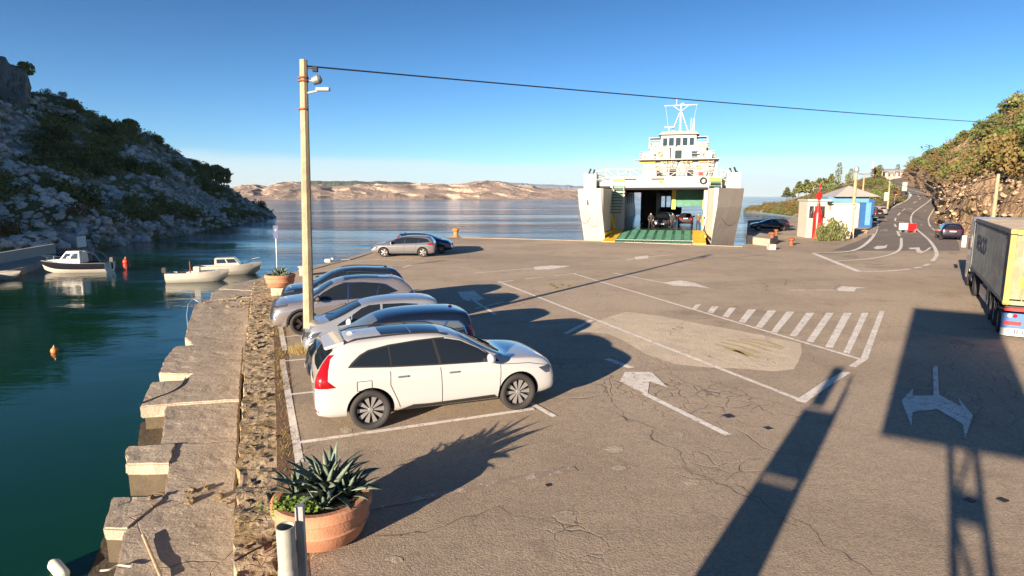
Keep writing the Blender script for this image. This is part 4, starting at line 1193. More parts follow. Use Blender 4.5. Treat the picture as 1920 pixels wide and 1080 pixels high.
def make_car(S, name, label, loc, heading, group=None, cat='car'):
    root = thing(name, label, cat, loc, heading, group)
    me = body_mesh(S)
    bmx = bmesh.new(); bmx.from_mesh(me); sk = Skin(BVHTree.FromBMesh(bmx)); bmx.free()
    me.materials.append(S['paint']); me.materials.append(M_BLACK)
    body = link('body', me, root)
    # wheel wells cut into the body
    cb = MB()
    Rw = S['R']; hw = S['W'] / 2
    for x in (S['xr'], S['xf']):
        for sg in (-1, 1):
            cb.lathe([(Rw + .055, -.28), (Rw + .055, .12)], 32, Matrix.Translation((x, sg * (hw - .12), Rw + .01)) @ Matrix.Rotation(math.pi / 2 * sg, 4, 'X') @ Matrix.Rotation(math.pi, 4, 'X'), 1)
    cme = cb.mesh('cut'); cme.materials.append(S['paint']); cme.materials.append(M_BLACK); cme.polygons.foreach_set('material_index', cb.mi)
    bm = bmesh.new(); bm.from_mesh(cme); bmesh.ops.recalc_face_normals(bm, faces=bm.faces); bm.to_mesh(cme); bm.free()
    co = link('cut', cme)
    md = body.modifiers.new('b', 'BOOLEAN'); md.operation = 'DIFFERENCE'; md.object = co; md.solver = 'EXACT'
    dg = bpy.context.evaluated_depsgraph_get()
    # (evaluated without its parent's transform so both meshes share one frame)
    body.parent = None
    dg.update()
    nm = bpy.data.meshes.new_from_object(body.evaluated_get(bpy.context.evaluated_depsgraph_get()))
    body.modifiers.clear(); body.data = nm; nm.name = 'body'; bpy.data.objects.remove(co)
    body.parent = root
    try: nm.set_sharp_from_angle(angle=R(42))
    except Exception: pass
    # wheels
    ty, rim = wheel_meshes(Rw, .23, S.get('rim', 'five'), S.get('rimm', M_ALLOY))
    for x in (S['xr'], S['xf']):
        for sg in (-1, 1):
            w = link('wheel', ty, root); w.location = (x, sg * (hw - .135), Rw)
            r = link('rim', rim, w)
            if sg > 0: w.rotation_euler = (0, 0, math.pi)
    G_ = S.get('glass', M_GLASS)
    for sg in (-1, 1):
        for q in S['side']: sk.obj('window', q, 'y', G_, root, .006, 3, sg)
        if 'surround' in S:
            for q in S['surround']: sk.obj('window_frame', q, 'y', S.get('surm', M_BLACK), root, .003, 3, sg)
        for q in S.get('seams', []): sk.seam('door_seam', q, M_BLACK, root, .010, 'y', sg)
        for (hx, hz_) in S.get('handles', []):
            h = sk.hit((hx, 3 * sg, hz_), (0, -sg, 0), .018)
            if h:
                mb = MB(); mb.box(h, (.19, .028, .032)); mb.build('door_handle', S.get('handlem', S['paint']), root, bevel=.008)
        for q in S.get('head_s', []): sk.obj('headlight', q, 'y', M_LAMP, root, .007, 2, sg)
        for q in S.get('tail_s', []): sk.obj('tail_light', q, 'y', M_REDLAMP, root, .008, 2, sg)
        for q in S.get('head_f', []): sk.obj('headlight', [(p[0] * sg, p[1]) for p in q], 'x', M_LAMP, root, .007, 2, 1)
        for q in S.get('tail_r', []): sk.obj('tail_light', [(p[0] * sg, p[1]) for p in q], 'x', M_REDLAMP, root, .008, 2, -1)
        if S.get('arch'):
            for x in (S['xr'], S['xf']):
                r0, r1 = Rw + .045, Rw + .045 + S['arch']
                angs = [math.pi * (i / 14 * 1.12 - .06) for i in range(15)]
                for a, b in zip(angs, angs[1:]):
                    pass
                vs = []; mb = MB()
                for a in angs:
                    row = []
                    for r in (r0, r1):
                        h = sk.hit((x + math.cos(a) * r, 3 * sg, Rw + .01 + math.sin(a) * r), (0, -sg, 0), .012)
                        row.append(h)
                    vs.append(row)
                for p, q in zip(vs, vs[1:]):
                    if None in p or None in q: continue
                    mb.add([p[0], p[1], q[1], q[0]], [[0, 1, 2, 3]])
                if mb.v: mb.build('wheel_arch_trim', M_PLAST, root)
        for q in S.get('sill', []): sk.obj('sill_trim', q, 'y', M_PLAST, root, .012, 3, sg)
        # mirror
        mx_, mz_ = S['mirror']
        h = sk.hit((mx_, 3 * sg, mz_), (0, -sg, 0), 0)
        if h:
            mb = MB(); bmm = bmesh.new(); bmesh.ops.create_icosphere(bmm, subdivisions=3, radius=1)
            vs = [(v.co.x * (.10 if v.co.x > 0 else .055) + h.x, v.co.y * .135 + h.y + sg * .15, v.co.z * .10 + h.z + .06) for v in bmm.verts]
            mb.add(vs, [[v.index for v in f.verts] for f in bmm.faces]); bmm.free()
            mo = mb.build('mirror', S.get('mirm', S['paint']), root, smooth=True)
            mb = MB(); mb.box((h.x + .01, h.y + sg * .03, h.z + .0), (.07, .12, .035)); mb.build('mirror_arm', M_PLAST, mo)
        if S.get('rail'):
            a, b, zr_ = S['rail']; pts = []
            for i in range(13):
                x = lerp(a, b, i / 12); h = sk.hit((x, sg * (S.get('tw', .62) - .09), 4), (0, 0, -1), .0)
                pts.append(h + Vector((0, 0, .035 if 0 < i < 12 else .0)))
            mb = MB(); mb.path(pts, .015, 6); mb.build('roof_rail', S.get('railm', M_CHROME), root)
    for q in S.get('roofglass', []): sk.obj('sunroof', q, 'z', M_GLASS, root, .004, 3)
    for q in S.get('roofseam', []): sk.seam('roof_seam', q, M_BLACK, root, .012, 'z')
    wsx, cx = S['ws'], S['cowl']; tw = S.get('tw', .62); hb = hw - .19
    sk.obj('windscreen', [(wsx + .05, -tw + .13), (wsx + .07, 0), (wsx + .05, tw - .13), (lerp(wsx, cx, .55), lerp(tw - .08, hb, .55)), (cx - .05, hb + .0), (cx + .02, 0), (cx - .05, -hb), (lerp(wsx, cx, .55), -lerp(tw - .08, hb, .55))], 'z', S.get('ws_glass', G_), root, .005, 4)
    mb = MB()
    for yy in (-.45, .12):
        a = sk.hit((cx - .03, yy, 4), (0, 0, -1), .012); b = sk.hit((cx - .22, yy + .52, 4), (0, 0, -1), .014)
        if a and b: mb.tube(a, b, .009, .007, 5)
    mb.build('wiper', M_BLACK, root)
    for q in S.get('rearglass', []): sk.obj('rear_window', q, 'x', G_, root, .006, 3, -1)
    for q in (S.get('spoiler', []) if S.get('paint') is white else []):
        mb = MB(); x0, x1, z0, ww = q
        if S is not SUV:
            x0, x1 = S['xrr'] + .30, S['xrr'] - .04
            h = sk.hit((x0, 0, 4), (0, 0, -1), .012); z0 = h.z; ww = .50
        mb.add([(x0, -ww, z0), (x0, ww, z0), (x1, ww * .90, z0 - .095), (x1, -ww * .90, z0 - .095), (x0, -ww, z0 - .06), (x0, ww, z0 - .06), (x1 + .03, ww * .90, z0 - .15), (x1 + .03, -ww * .90, z0 - .15)],
               [[0, 1, 2, 3], [4, 7, 6, 5], [0, 3, 7, 4], [1, 5, 6, 2], [3, 2, 6, 7], [0, 4, 5, 1]])
        mb.build('rear_spoiler', S['paint'], root, bevel=.012)
    for nm_, q, sg_, m_ in S.get('fx', []): sk.obj(nm_, q, 'x', m_, root, .009, 2, sg_)
    for sg_, z in (S.get('plates', ((-1, .86), (1, .46)))):
        h = sk.hit((4 * sg_, 0, z), (-sg_, 0, 0), .015)
        if h:
            mb = MB(); mb.box(h, (.012, .52, .11)); mb.build('number_plate', M_PLATE, root)
    h = sk.hit((S['xrr'] + .35, 0, 4), (0, 0, -1), 0)
    if h:
        mb = MB(); mb.box(h + Vector((0, 0, .02)), (.14, .03, .05), taper=.3); mb.build('roof_antenna', S['paint'], root)
    return root

# the white estate-like SUV in the front bay
white = paintmat('white', (.46, .46, .445), 0, .2)
SUV = dict(L=4.70, W=1.91, H=1.66, xr=-1.39, xf=1.475, R=.372, zs=.27, bzr=1.10, bzf=.92, cowl=1.24, ws=.36, hz=1.075, hzf=.97, xrr=-1.98, zrr=1.52, tw=.62, paint=white, rim='ten', rimm=M_ALLOY, slope=.02,
    side=[[(-1.70, 1.205), (-1.64, 1.25), (-1.50, 1.36), (-1.36, 1.42), (-1.10, 1.465), (-1.03, 1.47), (-1.01, 1.15)],
          [(-.985, 1.15), (-1.00, 1.48), (-.60, 1.515), (-.20, 1.525), (-.12, 1.105)],
          [(-.06, 1.10), (-.14, 1.525), (.10, 1.515), (.36, 1.455), (.70, 1.29), (.96, 1.12), (1.02, 1.055)]],
    surround=[[(-1.76, 1.185), (-1.69, 1.26), (-1.54, 1.375), (-1.38, 1.445), (-1.0, 1.505), (-.5, 1.54), (-.1, 1.55), (.12, 1.54), (.39, 1.475), (.72, 1.31), (1.0, 1.12), (1.10, 1.035), (-.1, 1.08), (-1.0, 1.125)]],
    seams=[[(-1.02, 1.06), (-1.03, .82), (-.98, .70), (-.90, .50), (-.86, .37)], [(-.09, 1.04), (-.08, .8), (-.07, .37)], [(1.10, 1.0), (1.08, .62), (1.05, .38)], [(-1.62, .94), (-1.36, .94), (-1.36, .77), (-1.62, .77), (-1.62, .94)], [(1.12, .98), (1.7, .945), (2.1, .86)]],
    handles=[(-.80, .95), (.16, .93)], handlem=mat('handle_grey', (.20, .20, .19), .3, .4),
    tail_s=[[(-2.28, 1.00), (-2.22, 1.18), (-2.07, 1.36), (-2.04, 1.36), (-2.10, 1.16), (-2.12, 1.0), (-1.98, .87), (-2.30, .86)]], tail_r=[[(.74, .86), (.76, 1.0), (.74, 1.10), (.62, 1.38), (.68, 1.40), (.84, 1.12), (.93, .86)]],
    head_s=[[(1.90, .84), (2.16, .86), (2.14, .72), (2.05, .72)]], head_f=[[(.55, .74), (.58, .84), (.84, .84), (.84, .76)]],
    arch=0, sill=[[(-.90, .31), (-.62, .40), (-.3, .385), (.95, .40), (1.04, .32)]],
    mirror=(.86, 1.08), rail=(-1.75, .12, 1.7), railm=M_PLAST, roofglass=[[(-1.10, -.40), (-1.12, 0), (-1.10, .40), (-.56, .42), (-.56, -.42)], [(-.54, -.42), (-.54, .42), (.0, .41), (.03, 0), (.0, -.41)]],
    roofseam=[], rearglass=[[(-.60, 1.13), (-.56, 1.45), (0, 1.49), (.56, 1.45), (.60, 1.13), (0, 1.09)]], spoiler=[(-1.78, -2.14, 1.60, .57)],
    fx=[('grille', [(-.48, .52), (-.52, .80), (.52, .80), (.48, .52)], 1, M_BLACK), ('reflector', [(-.85, .42), (-.85, .46), (-.5, .46), (-.5, .42)], -1, M_REDLAMP), ('reflector', [(.85, .42), (.85, .46), (.5, .46), (.5, .42)], -1, M_REDLAMP)])
def by_contacts(S, pr, pf, side):
    a, b = P(*pr), P(*pf); t = (b - a).normalized(); h = math.atan2(t.y, t.x)
    left = Vector((-t.y, t.x, 0))
    mid = a.lerp(b, .5) - t * ((S['xr'] + S['xf']) / 2) - left * side * (S['W'] / 2 - .05)
    return Vector((mid.x, mid.y, 0)), h
loc, hd = by_contacts(SUV, (697, 806), (972, 769), -1)
make_car(SUV, 'parked_car', 'white SUV with black sunroof in the nearest bay', loc, hd, 'cars parked in the bays by the wall')
HD = hd
ux = Vector((math.cos(hd), math.sin(hd), 0)); uy = Vector((-math.sin(hd), math.cos(hd), 0))

dkblue = paintmat('dark_blue', (.012, .020, .042), .5, .2)
MPV = dict(L=4.35, W=1.88, H=1.72, glass=mat('tinted_car_glass', (.085, .105, .125), .05, spec=.8), xr=-1.30, xf=1.36, R=.325, zs=.24, bzr=1.00, bzf=.90, cowl=1.35, ws=.35, hz=1.06, hzf=.86, xrr=-1.98, zrr=1.63, tw=.72, paint=dkblue, rim='multi', rimm=M_ALLOY,
    side=[[(-1.86, 1.06), (-1.78, 1.30), (-1.66, 1.42), (-1.40, 1.44), (-1.12, 1.03)], [(-1.06, 1.03), (-1.32, 1.44), (-.90, 1.49), (-.28, 1.50), (-.24, 1.0)], [(-.17, 1.0), (-.21, 1.50), (.15, 1.49), (.36, 1.43), (.85, 1.16), (.98, .99)]],
    surround=[[(-1.90, 1.05), (-1.82, 1.31), (-1.68, 1.445), (-1.40, 1.465), (-.90, 1.515), (-.25, 1.525), (.17, 1.515), (.39, 1.45), (.89, 1.17), (1.04, .975), (-.2, .985), (-1.06, 1.015)]], surm=M_CHROME,
    seams=[[(-1.08, 1.0), (-.9, .6), (-.85, .36)], [(-.2, 1.0), (-.18, .36)], [(1.02, .98), (.98, .36)]], handles=[(-.9, .90), (.0, .89)],
    tail_s=[[(-2.14, .86), (-2.06, 1.2), (-1.94, 1.3), (-1.96, 1.08), (-1.98, .86)]], tail_r=[[(.62, .86), (.60, 1.12), (.58, 1.3), (.68, 1.3), (.82, 1.1), (.86, .86)]],
    head_s=[[(1.70, .80), (2.05, .74), (2.02, .62), (1.80, .66)]], head_f=[[(.5, .62), (.55, .76), (.8, .80), (.8, .64)]], mirror=(.80, 1.03), rearglass=[[(-.58, 1.08), (-.55, 1.42), (.55, 1.42), (.58, 1.08)]],
    spoiler=[(-1.66, -1.98, 1.575, .56)], fx=[('grille', [(-.4, .56), (-.44, .72), (.44, .72), (.4, .56)], 1, M_BLACK)], roofseam=[])
grey = paintmat('silver_grey', (.46, .48, .50), .6, .24)
HATCH = dict(MPV); HATCH.update(surround=[], glass=M_GLASS, L=3.92, W=1.72, H=1.55, xr=-1.19, xf=1.30, R=.315, cowl=1.28, ws=.30, hz=1.02, hzf=.80, xrr=-1.80, zrr=1.46, tw=.64, paint=grey, rim='multi', bzr=.98, bzf=.86,
    side=[[(-1.60, 1.10), (-1.50, 1.30), (-1.30, 1.36), (-1.02, 1.02), (-1.2, 1.03)], [(-.96, 1.0), (-1.22, 1.375), (-.8, 1.42), (-.22, 1.43), (-.18, .97)], [(-.11, .97), (-.15, 1.43), (.15, 1.41), (.36, 1.34), (.62, 1.18), (.66, .95)], [(.70, .95), (.66, 1.15), (.98, .98), (1.05, .92)]],
    seams=[[(-.98, .98), (-.8, .6), (-.78, .36)], [(-.15, .96), (-.14, .36)], [(1.0, .9), (.95, .36)]], handles=[(-.82, .87), (.05, .86)], mirror=(.72, .98), mirm=paintmat('white_cap', (.7, .7, .68)), rail=None,
    head_s=[[(1.45, .80), (1.88, .72), (1.90, .58), (1.62, .66)]], head_f=[[(.42, .60), (.5, .74), (.76, .80), (.76, .66)]], tail_s=[[(-1.98, .86), (-1.90, 1.2), (-1.80, 1.26), (-1.80, .86)]], spoiler=[(-1.54, -1.84, 1.50, .52)],
    rearglass=[[(-.54, 1.06), (-.5, 1.34), (.5, 1.34), (.54, 1.06)]])
silver = paintmat('warm_silver', (.52, .47, .45), .75, .25)
CROSS = dict(SUV); CROSS.update(L=4.50, W=1.865, H=1.65, xr=-1.36, xf=1.34, R=.365, cowl=1.20, ws=.30, xrr=-1.90, zrr=1.50, hz=1.03, hzf=.94, paint=silver, rim='five', rimm=M_ALLOYD, slope=.06, tw=.61,
    side=[[(-1.55, 1.20), (-1.20, 1.40), (-1.08, 1.43), (-.92, 1.07)], [(-.88, 1.06), (-1.03, 1.44), (-.6, 1.49), (-.12, 1.50), (-.06, 1.04)], [(0, 1.04), (-.06, 1.50), (.15, 1.49), (.36, 1.42), (.70, 1.25), (1.0, 1.03)]],
    surround=[[(-1.62, 1.19), (-1.25, 1.42), (-1.05, 1.46), (-.5, 1.52), (0, 1.53), (.2, 1.52), (.4, 1.45), (.75, 1.27), (1.08, 1.01), (0, 1.02), (-.9, 1.04)]], surm=M_CHROME,
    seams=[[(-.9, 1.03), (-.95, .8), (-.80, .5), (-.78, .38)], [(-.03, 1.02), (-.02, .38)], [(1.05, .98), (1.0, .38)], [(-1.0, .9), (-.2, .62), (.9, .50)]], handles=[(-.74, .92), (.16, .91)], handlem=silver, roofglass=[[(-1.1, -.48), (-1.1, .48), (.0, .48), (.0, -.48)]], rail=(-1.6, .05, 1.7), railm=M_CHROME,
    arch=.06, sill=[[(-.92, .30), (-.86, .42), (.86, .42), (.92, .30)]], mirror=(.84, 1.06), mirm=M_PLAST, spoiler=[(-1.66, -2.02, 1.56, .56)],
    head_s=[[(1.72, .98), (2.08, .92), (2.06, .88), (1.76, .92)]], head_f=[[(.40, .84), (.42, .90), (.80, .93), (.80, .87)], [(.62, .50), (.60, .74), (.86, .78), (.86, .56)]],
    tail_s=[[(-2.20, .90), (-2.12, 1.02), (-1.90, 1.04), (-1.90, .96)]], tail_r=[[(-.8, .96), (-.8, 1.0), (.8, 1.0), (.8, .96)]], rearglass=[[(-.56, 1.16), (-.5, 1.40), (.5, 1.40), (.56, 1.16)]],
    fx=[('grille', [(-.62, .52), (-.72, .84), (.72, .84), (.62, .52)], 1, M_BLACK)])
slate = paintmat('slate_blue', (.03, .045, .07), .6, .22)
DARK2 = dict(CROSS); DARK2.update(paint=slate, H=1.62, spoiler=[(-1.66, -2.02, 1.53, .56)], rimm=M_ALLOY, surm=M_BLACK, roofglass=[], handlem=slate, L=4.42)
def bay(k, S, label, fwd, rot=math.pi, drot=0.0, sc_=1.0):
    """k bays beyond the white car; fwd metres along the white car's heading"""
    p = loc + uy * k + ux * fwd
    o = make_car(S, 'parked_car', label, p, HD + rot + drot, 'cars parked in the bays by the wall')
    o.scale = (sc_,) * 3
    return o
bay(2.62, MPV, 'dark blue people carrier beside the white SUV', -.44, math.pi, R(-1), .90)
bay(5.05, HATCH, 'silver grey hatchback right behind the concrete pole', -.55, math.pi, R(0), .95)
bay(8.35, CROSS, 'silver crossover with dark rims and black wheel arches', -1.0, math.pi, R(1))
bay(11.2, DARK2, 'slate blue crossover mostly hidden behind the silver one', -.75, math.pi)

WAG = dict(MPV); WAG.update(glass=M_GLASS, L=4.56, W=1.80, H=1.47, xr=-1.42, xf=1.28, R=.33, cowl=1.22, ws=.20, hz=.96, hzf=.78, xrr=-1.98, zrr=1.36, tw=.58, bzr=.95, bzf=.84, paint=paintmat('metallic_grey', (.30, .29, .29), .7, .25), rim='five', rimm=M_ALLOY,
    side=[[(-1.92, 1.06), (-1.70, 1.24), (-1.30, 1.31), (-1.08, .99)], [(-1.02, .98), (-1.24, 1.315), (-.8, 1.345), (-.24, 1.35), (-.20, .95)], [(-.13, .95), (-.17, 1.35), (.1, 1.34), (.30, 1.27), (.66, 1.08), (.90, .92)]],
    seams=[[(-1.04, .96), (-.85, .36)], [(-.17, .94), (-.15, .36)], [(.98, .9), (.94, .36)]], handles=[(-.85, .85), (.05, .83)], mirror=(.72, .95), rail=(-1.7, .0, 1.5), railm=M_CHROME, spoiler=[(-1.74, -2.08, 1.43, .52)],
    tail_s=[[(-2.22, .82), (-2.12, .98), (-1.78, .96), (-1.82, .86)]], tail_r=[[(.45, .80), (.45, .94), (.82, .96), (.84, .82)]], head_s=[[(1.60, .76), (2.12, .68), (2.10, .56), (1.8, .62)]], head_f=[[(.4, .56), (.45, .70), (.78, .76), (.78, .62)]],
    rearglass=[[(-.54, 1.02), (-.48, 1.30), (.48, 1.30), (.54, 1.02)]], surround=[[(-1.97, 1.05), (-1.72, 1.26), (-1.25, 1.335), (-.5, 1.37), (.1, 1.36), (.33, 1.29), (.70, 1.10), (.96, .90), (-.1, .935), (-1.0, .96)]], surm=M_CHROME, sill=[])
l2, h2 = by_contacts(WAG, (792, 482), (720, 482), 1)
make_car(WAG, 'parked_car', 'grey estate car parked side-on at the quay corner', l2, h2, 'cars parked at the quay corner')
SAL = dict(HATCH); SAL.update(paint=paintmat('mid_blue', (.02, .055, .13), .6, .2), L=4.3, H=1.5)
make_car(SAL, 'parked_car', 'blue car facing the other way behind the grey estate car', l2 + Vector((1.1, 2.6, 0)), h2 + math.pi, 'cars parked at the quay corner')
DK = dict(WAG); DK.update(paint=paintmat('deep_navy', (.01, .014, .028), .4, .22), rim='multi')
make_car(DK, 'parked_car', 'dark blue car in the ferry\'s shadow beside its right side', P(1441, 432) + Vector((0, 0, .0)), R(165))
BK = dict(CROSS); BK.update(paint=paintmat('black_violet', (.014, .010, .022), .4, .2), L=4.2, rimm=M_ALLOYD, roofglass=[])
bkc = make_car(BK, 'parked_car', 'black car parked nose first against the rock cutting beyond the truck', P(1795, 450) + Vector((0, 1.2, 0)), R(62))
for px, py, c, lab in ((1621, 401, (.02, .22, .20), 'turquoise car parked behind the blue kiosk'), (1632, 405, (.05, .05, .055), 'dark car parked nearest the road behind the blue kiosk'), (1640, 399, (.42, .36, .34), 'pale car parked behind the dark one near the blue kiosk')):
    T_ = dict(HATCH); T_.update(paint=paintmat('kiosk_%d' % px, c, .3, .3))
    make_car(T_, 'parked_car', lab, G(px, py + 4), R(100), 'cars parked behind the kiosk')

# ------------------------------------------------------------------ the container lorry
def truck():
    a = P(1881, 567, 1.05); a = W(1881, 567, 17.4); b = W(1814, 497, 28.0)
    hdg = math.atan2(b.y - a.y, b.x - a.x)
    k = .88
    t = thing('container_truck', 'articulated lorry carrying a grey and cream shipping container', 'truck', (a.x, a.y, 0), hdg)
    t.scale = (k, k, k)
    # local: x forward from the rear, y left; container from x 0..12.2, width 2.44 (its left side on y=0), floor 1.2 to 3.72
    Lc, Wc, z0, z1 = 12.6, 2.44, 1.20, 3.66
    c = bpy.data.objects.new('container', None); COL.objects.link(c); c.parent = t
    CG = rustmat('container_grey', (.135, .15, .155), (.09, .10, .105)); CC = rustmat('container_cream', (.30, .24, .145), (.23, .175, .10))
    CY = rustmat('container_yellow_frame', (.38, .30, .08), (.28, .22, .06))
    for yy, nm_ in ((0, 'side_wall'), (-Wc, 'side_wall')):
        mb = MB(); n = 44; pts = []
        p = Lc / n
        for i in range(n):
            x = i * p
            for fx, d in ((0, 0), (.32, 0), (.5, .045), (.82, .045)): pts.append((x + fx * p, d))
        pts.append((Lc, 0)); sgn = -1 if yy == 0 else 1
        vs = [(x, yy + sgn * (.01 + d), z) for x, d in pts for z in (z0 + .1, z1 - .1)]
        mb.add(vs, [[2 * i, 2 * i + 2, 2 * i + 3, 2 * i + 1] for i in range(len(pts) - 1)])
        w = mb.build(nm_, CG, c)
        if yy == 0:
            text('lettering', 'FESCO', .95, mat('navy_lettering', (.012, .022, .06), .6), Matrix.Translation((8.6, .004, 2.62)) @ Matrix.Rotation(math.pi, 4, 'Z') @ Matrix.Rotation(math.pi / 2, 4, 'X'), w, .004, sx_=1.45)
            mb = MB(); mb.box((11.9, .003, 3.25), (.5, .006, .42)); mb.build('side_mark', mat('navy_lettering'), w)
    mb = MB()
    for i in range(24):
        x = i * Lc / 24
        mb.add([(x, 0, z1 - .03), (x + Lc / 48, 0, z1), (x + Lc / 24, 0, z1 - .03), (x, -Wc, z1 - .03), (x + Lc / 48, -Wc, z1), (x + Lc / 24, -Wc, z1 - .03)], [[0, 1, 4, 3], [1, 2, 5, 4]])
    mb.build('container_roof', rustmat('roof_cream', (.62, .52, .37), (.45, .35, .24)), c)
    mb = MB(); mb.box((Lc / 2, -Wc / 2, z0 + .01), (Lc - .02, Wc - .1, .06)); mb.build('container_floor', M_WOOD, c)
    for z in (z0 + .05, z1 - .05):
        for y in (-.03, -Wc + .03):
            mb = MB(); mb.box((Lc / 2, y, z), (Lc - .3, .08, .13)); mb.build('side_rail', CG, c)
    for x in (0.02, Lc):
        for y in (-.06, -Wc + .06):
            mb = MB(); mb.box((x, y, (z0 + z1) / 2), (.16, .16, z1 - z0 - .3)); mb.build('corner_post', CY if x < 1 else CG, c)
            for z in (z0 + .06, z1 - .04):
                mb = MB(); mb.box((x, y, z), (.18, .18, .16)); mb.build('corner_casting', CY if x < 1 else CG, c, bevel=.015)
    mb = MB(); mb.box((.0, -Wc / 2, z1 - .06), (.14, Wc - .3, .16)); mb.build('door_header', CY, c)
    mb = MB(); mb.box((.0, -Wc / 2, z0 + .06), (.14, Wc - .3, .14)); mb.build('door_sill', CC, c)
    for k_ in (0, 1):
        yc = -.14 - (Wc - .28) * (.25 + .5 * k_)
        mb = MB(); mb.box((.06, yc, (z0 + z1) / 2), (.05, (Wc - .3) / 2 - .02, z1 - z0 - .34))
        d = mb.build('container_door', CC, c)
        for i in range(5):
            mb = MB(); mb.box((.028, yc, z0 + .36 + i * .46), (.03, (Wc - .3) / 2 - .22, .22), taper=.96); mb.build('door_panel', CC, d)
        for q in (-.30, .22):
            mb = MB(); mb.tube((-.01, yc + q, z0 + .05), (-.01, yc + q, z1 - .05), .022, n=8)
            for z in (z0 + .3, z0 + 1.1, z1 - .45): mb.box((0, yc + q, z), (.05, .12, .07))
            mb.box((-.03, yc + q - .12, z0 + .95), (.025, .34, .05))
            mb.build('locking_bar', M_STEEL if k_ else CC, d)
        for (py_, pz_, sy, sz, mm) in (((.22, 2.88, .44, .52, 'w'), (.22, 1.95, .46, .4, 'y')) if k_ == 0 else ((.35, 2.0, .6, .35, 'w'), (.2, 2.75, .7, .6, 'p'))):
            mb = MB(); mb.box((.008, yc + py_ - .12, pz_), (.006, sy, sz)); mb.build('door_placard', {'w': M_PLATE, 'y': M_YELP, 'p': CC}[mm], d)
        if k_ == 0:
            text('lettering', 'ai', .42, mat('navy_lettering'), Matrix.Translation((.003, yc + .10, 2.88)) @ Matrix.Rotation(-math.pi / 2, 4, 'Z') @ Matrix.Rotation(math.pi / 2, 4, 'X'), d, .002)
        else:
            text('lettering', '22', .34, mat('navy_lettering'), Matrix.Translation((.003, yc + .23, 2.0)) @ Matrix.Rotation(-math.pi / 2, 4, 'Z') @ Matrix.Rotation(math.pi / 2, 4, 'X'), d, .002)
    # trailer
    TF = mat('trailer_dark_steel', (.03, .03, .035), .6)
    mb = MB()
    for y in (-.65, -Wc + .65): mb.box((Lc / 2 + .2, y, 1.02), (Lc - .6, .14, .28))
    for i in range(9): mb.box((.5 + i * 1.4, -Wc / 2, 1.08), (.1, Wc - .2, .1))
    mb.build('trailer_chassis', TF, t)
    BL = mat('trailer_blue', (.03, .12, .33), .45)
    mb = MB(); mb.box((-.02, -Wc / 2, .66), (.08, Wc, .50)); fr_ = mb.build('rear_frame', BL, t)
    for (y, z, w_, h_, m_, nm_) in ((-.35, 1.04, .62, .10, M_RED, 'marker_board'), (-1.3, 1.02, 1.4, .12, M_CHROME, 'rear_bumper'), (-.30, .58, .46, .13, M_RED, 'reflector_board'), (-1.35, .84, 1.1, .16, mat('orange_board', (.75, .22, .02), .5), 'warning_board'), (-1.35, .86, 1.2, .24, M_RED, 'warning_board'), (-1.25, .57, .95, .15, M_PLATE, 'number_plate')):
        mb = MB(); mb.box((-.075 if nm_ != 'warning_board' or h_ > .2 else -.09, y, z), (.02, w_, h_)); mb.build(nm_, m_, fr_)
    for y in (-.20, -.34):
        mb = MB(); mb.lathe([(0, -.03), (.06, -.02), (.065, .03)], 14, Matrix.Translation((-.09, y, .84)) @ Matrix.Rotation(-math.pi / 2, 4, 'Y')); mb.build('rear_light', M_PLATE if y > -.25 else M_REDLAMP, fr_)
    mb = MB(); mb.box((-.02, -Wc / 2, .27), (.03, Wc, .26)); mf = mb.build('mud_flap', M_PLATE, t)
    text('lettering', 'R.C.TRANS', .26, mat('navy_lettering'), Matrix.Translation((-.04, -.98, .28)) @ Matrix.Rotation(-math.pi / 2, 4, 'Z') @ Matrix.Rotation(math.pi / 2, 4, 'X'), mf, .002)
    ty, rim = wheel_meshes(.50, .30, 'five', M_STEEL)
    for x in (1.3, 2.6, 3.9, 10.6, 14.6):
        for y in (-.18, -Wc + .18):
            w = link('wheel', ty, t); w.location = (x, y, .5)
            if y > -1: w.rotation_euler = (0, 0, math.pi)
            link('rim', rim, w)
            if x < 5:
                mb = MB(); pr = [(math.cos(a) * .58, math.sin(a) * .58) for a in [math.pi * i / 10 for i in range(11)]]
                mb.add([(x + p[0], y - .16, .5 + p[1]) for p in pr] + [(x + p[0], y + .18, .5 + p[1]) for p in pr], [[i, i + 1, 12 + i, 11 + i] for i in range(10)])
                mb.build('mudguard', TF, t)
    mb = MB(); mb.box((7.2, -.12, .62), (2.6, .04, .5)); mb.box((7.2, -Wc + .12, .62), (2.6, .04, .5)); mb.build('side_guard', M_STEEL, t)
    for y in (-.5, -Wc + .5):
        mb = MB(); mb.tube((9.2, y, 1.0), (9.2, y, .12), .06); mb.box((9.2, y, .1), (.3, .25, .05)); mb.build('landing_leg', M_STEEL, t)
    # tractor
    CW = mat('cab_white', (.5, .48, .43), .35, coat=.5)
    mb = MB(); pr = [(13.0, .9), (13.0, 3.35), (13.35, 3.62), (14.4, 3.70), (15.1, 3.45), (15.35, 2.2), (15.42, 1.6), (15.42, .45), (14.9, .4), (13.9, .95)]
    mb.add([(x, 0, z) for x, z in pr] + [(x, -Wc, z) for x, z in pr], [list(range(len(pr))), list(range(2 * len(pr) - 1, len(pr) - 1, -1))] + [[i, (i + 1) % len(pr), len(pr) + (i + 1) % len(pr), len(pr) + i] for i in range(len(pr))])
    cab = mb.build('cab', CW, t, bevel=.05)
    for y in (.008, -Wc - .008):
        mb = MB(); mb.box((14.75, y, 2.35), (.8, .012, .75)); mb.build('cab_window', M_GLASS, cab)
    mb = MB(); mb.box((15.37, -Wc / 2, 2.55), (.04, Wc - .25, .8)); mb.build('windscreen', M_GLASS, cab)
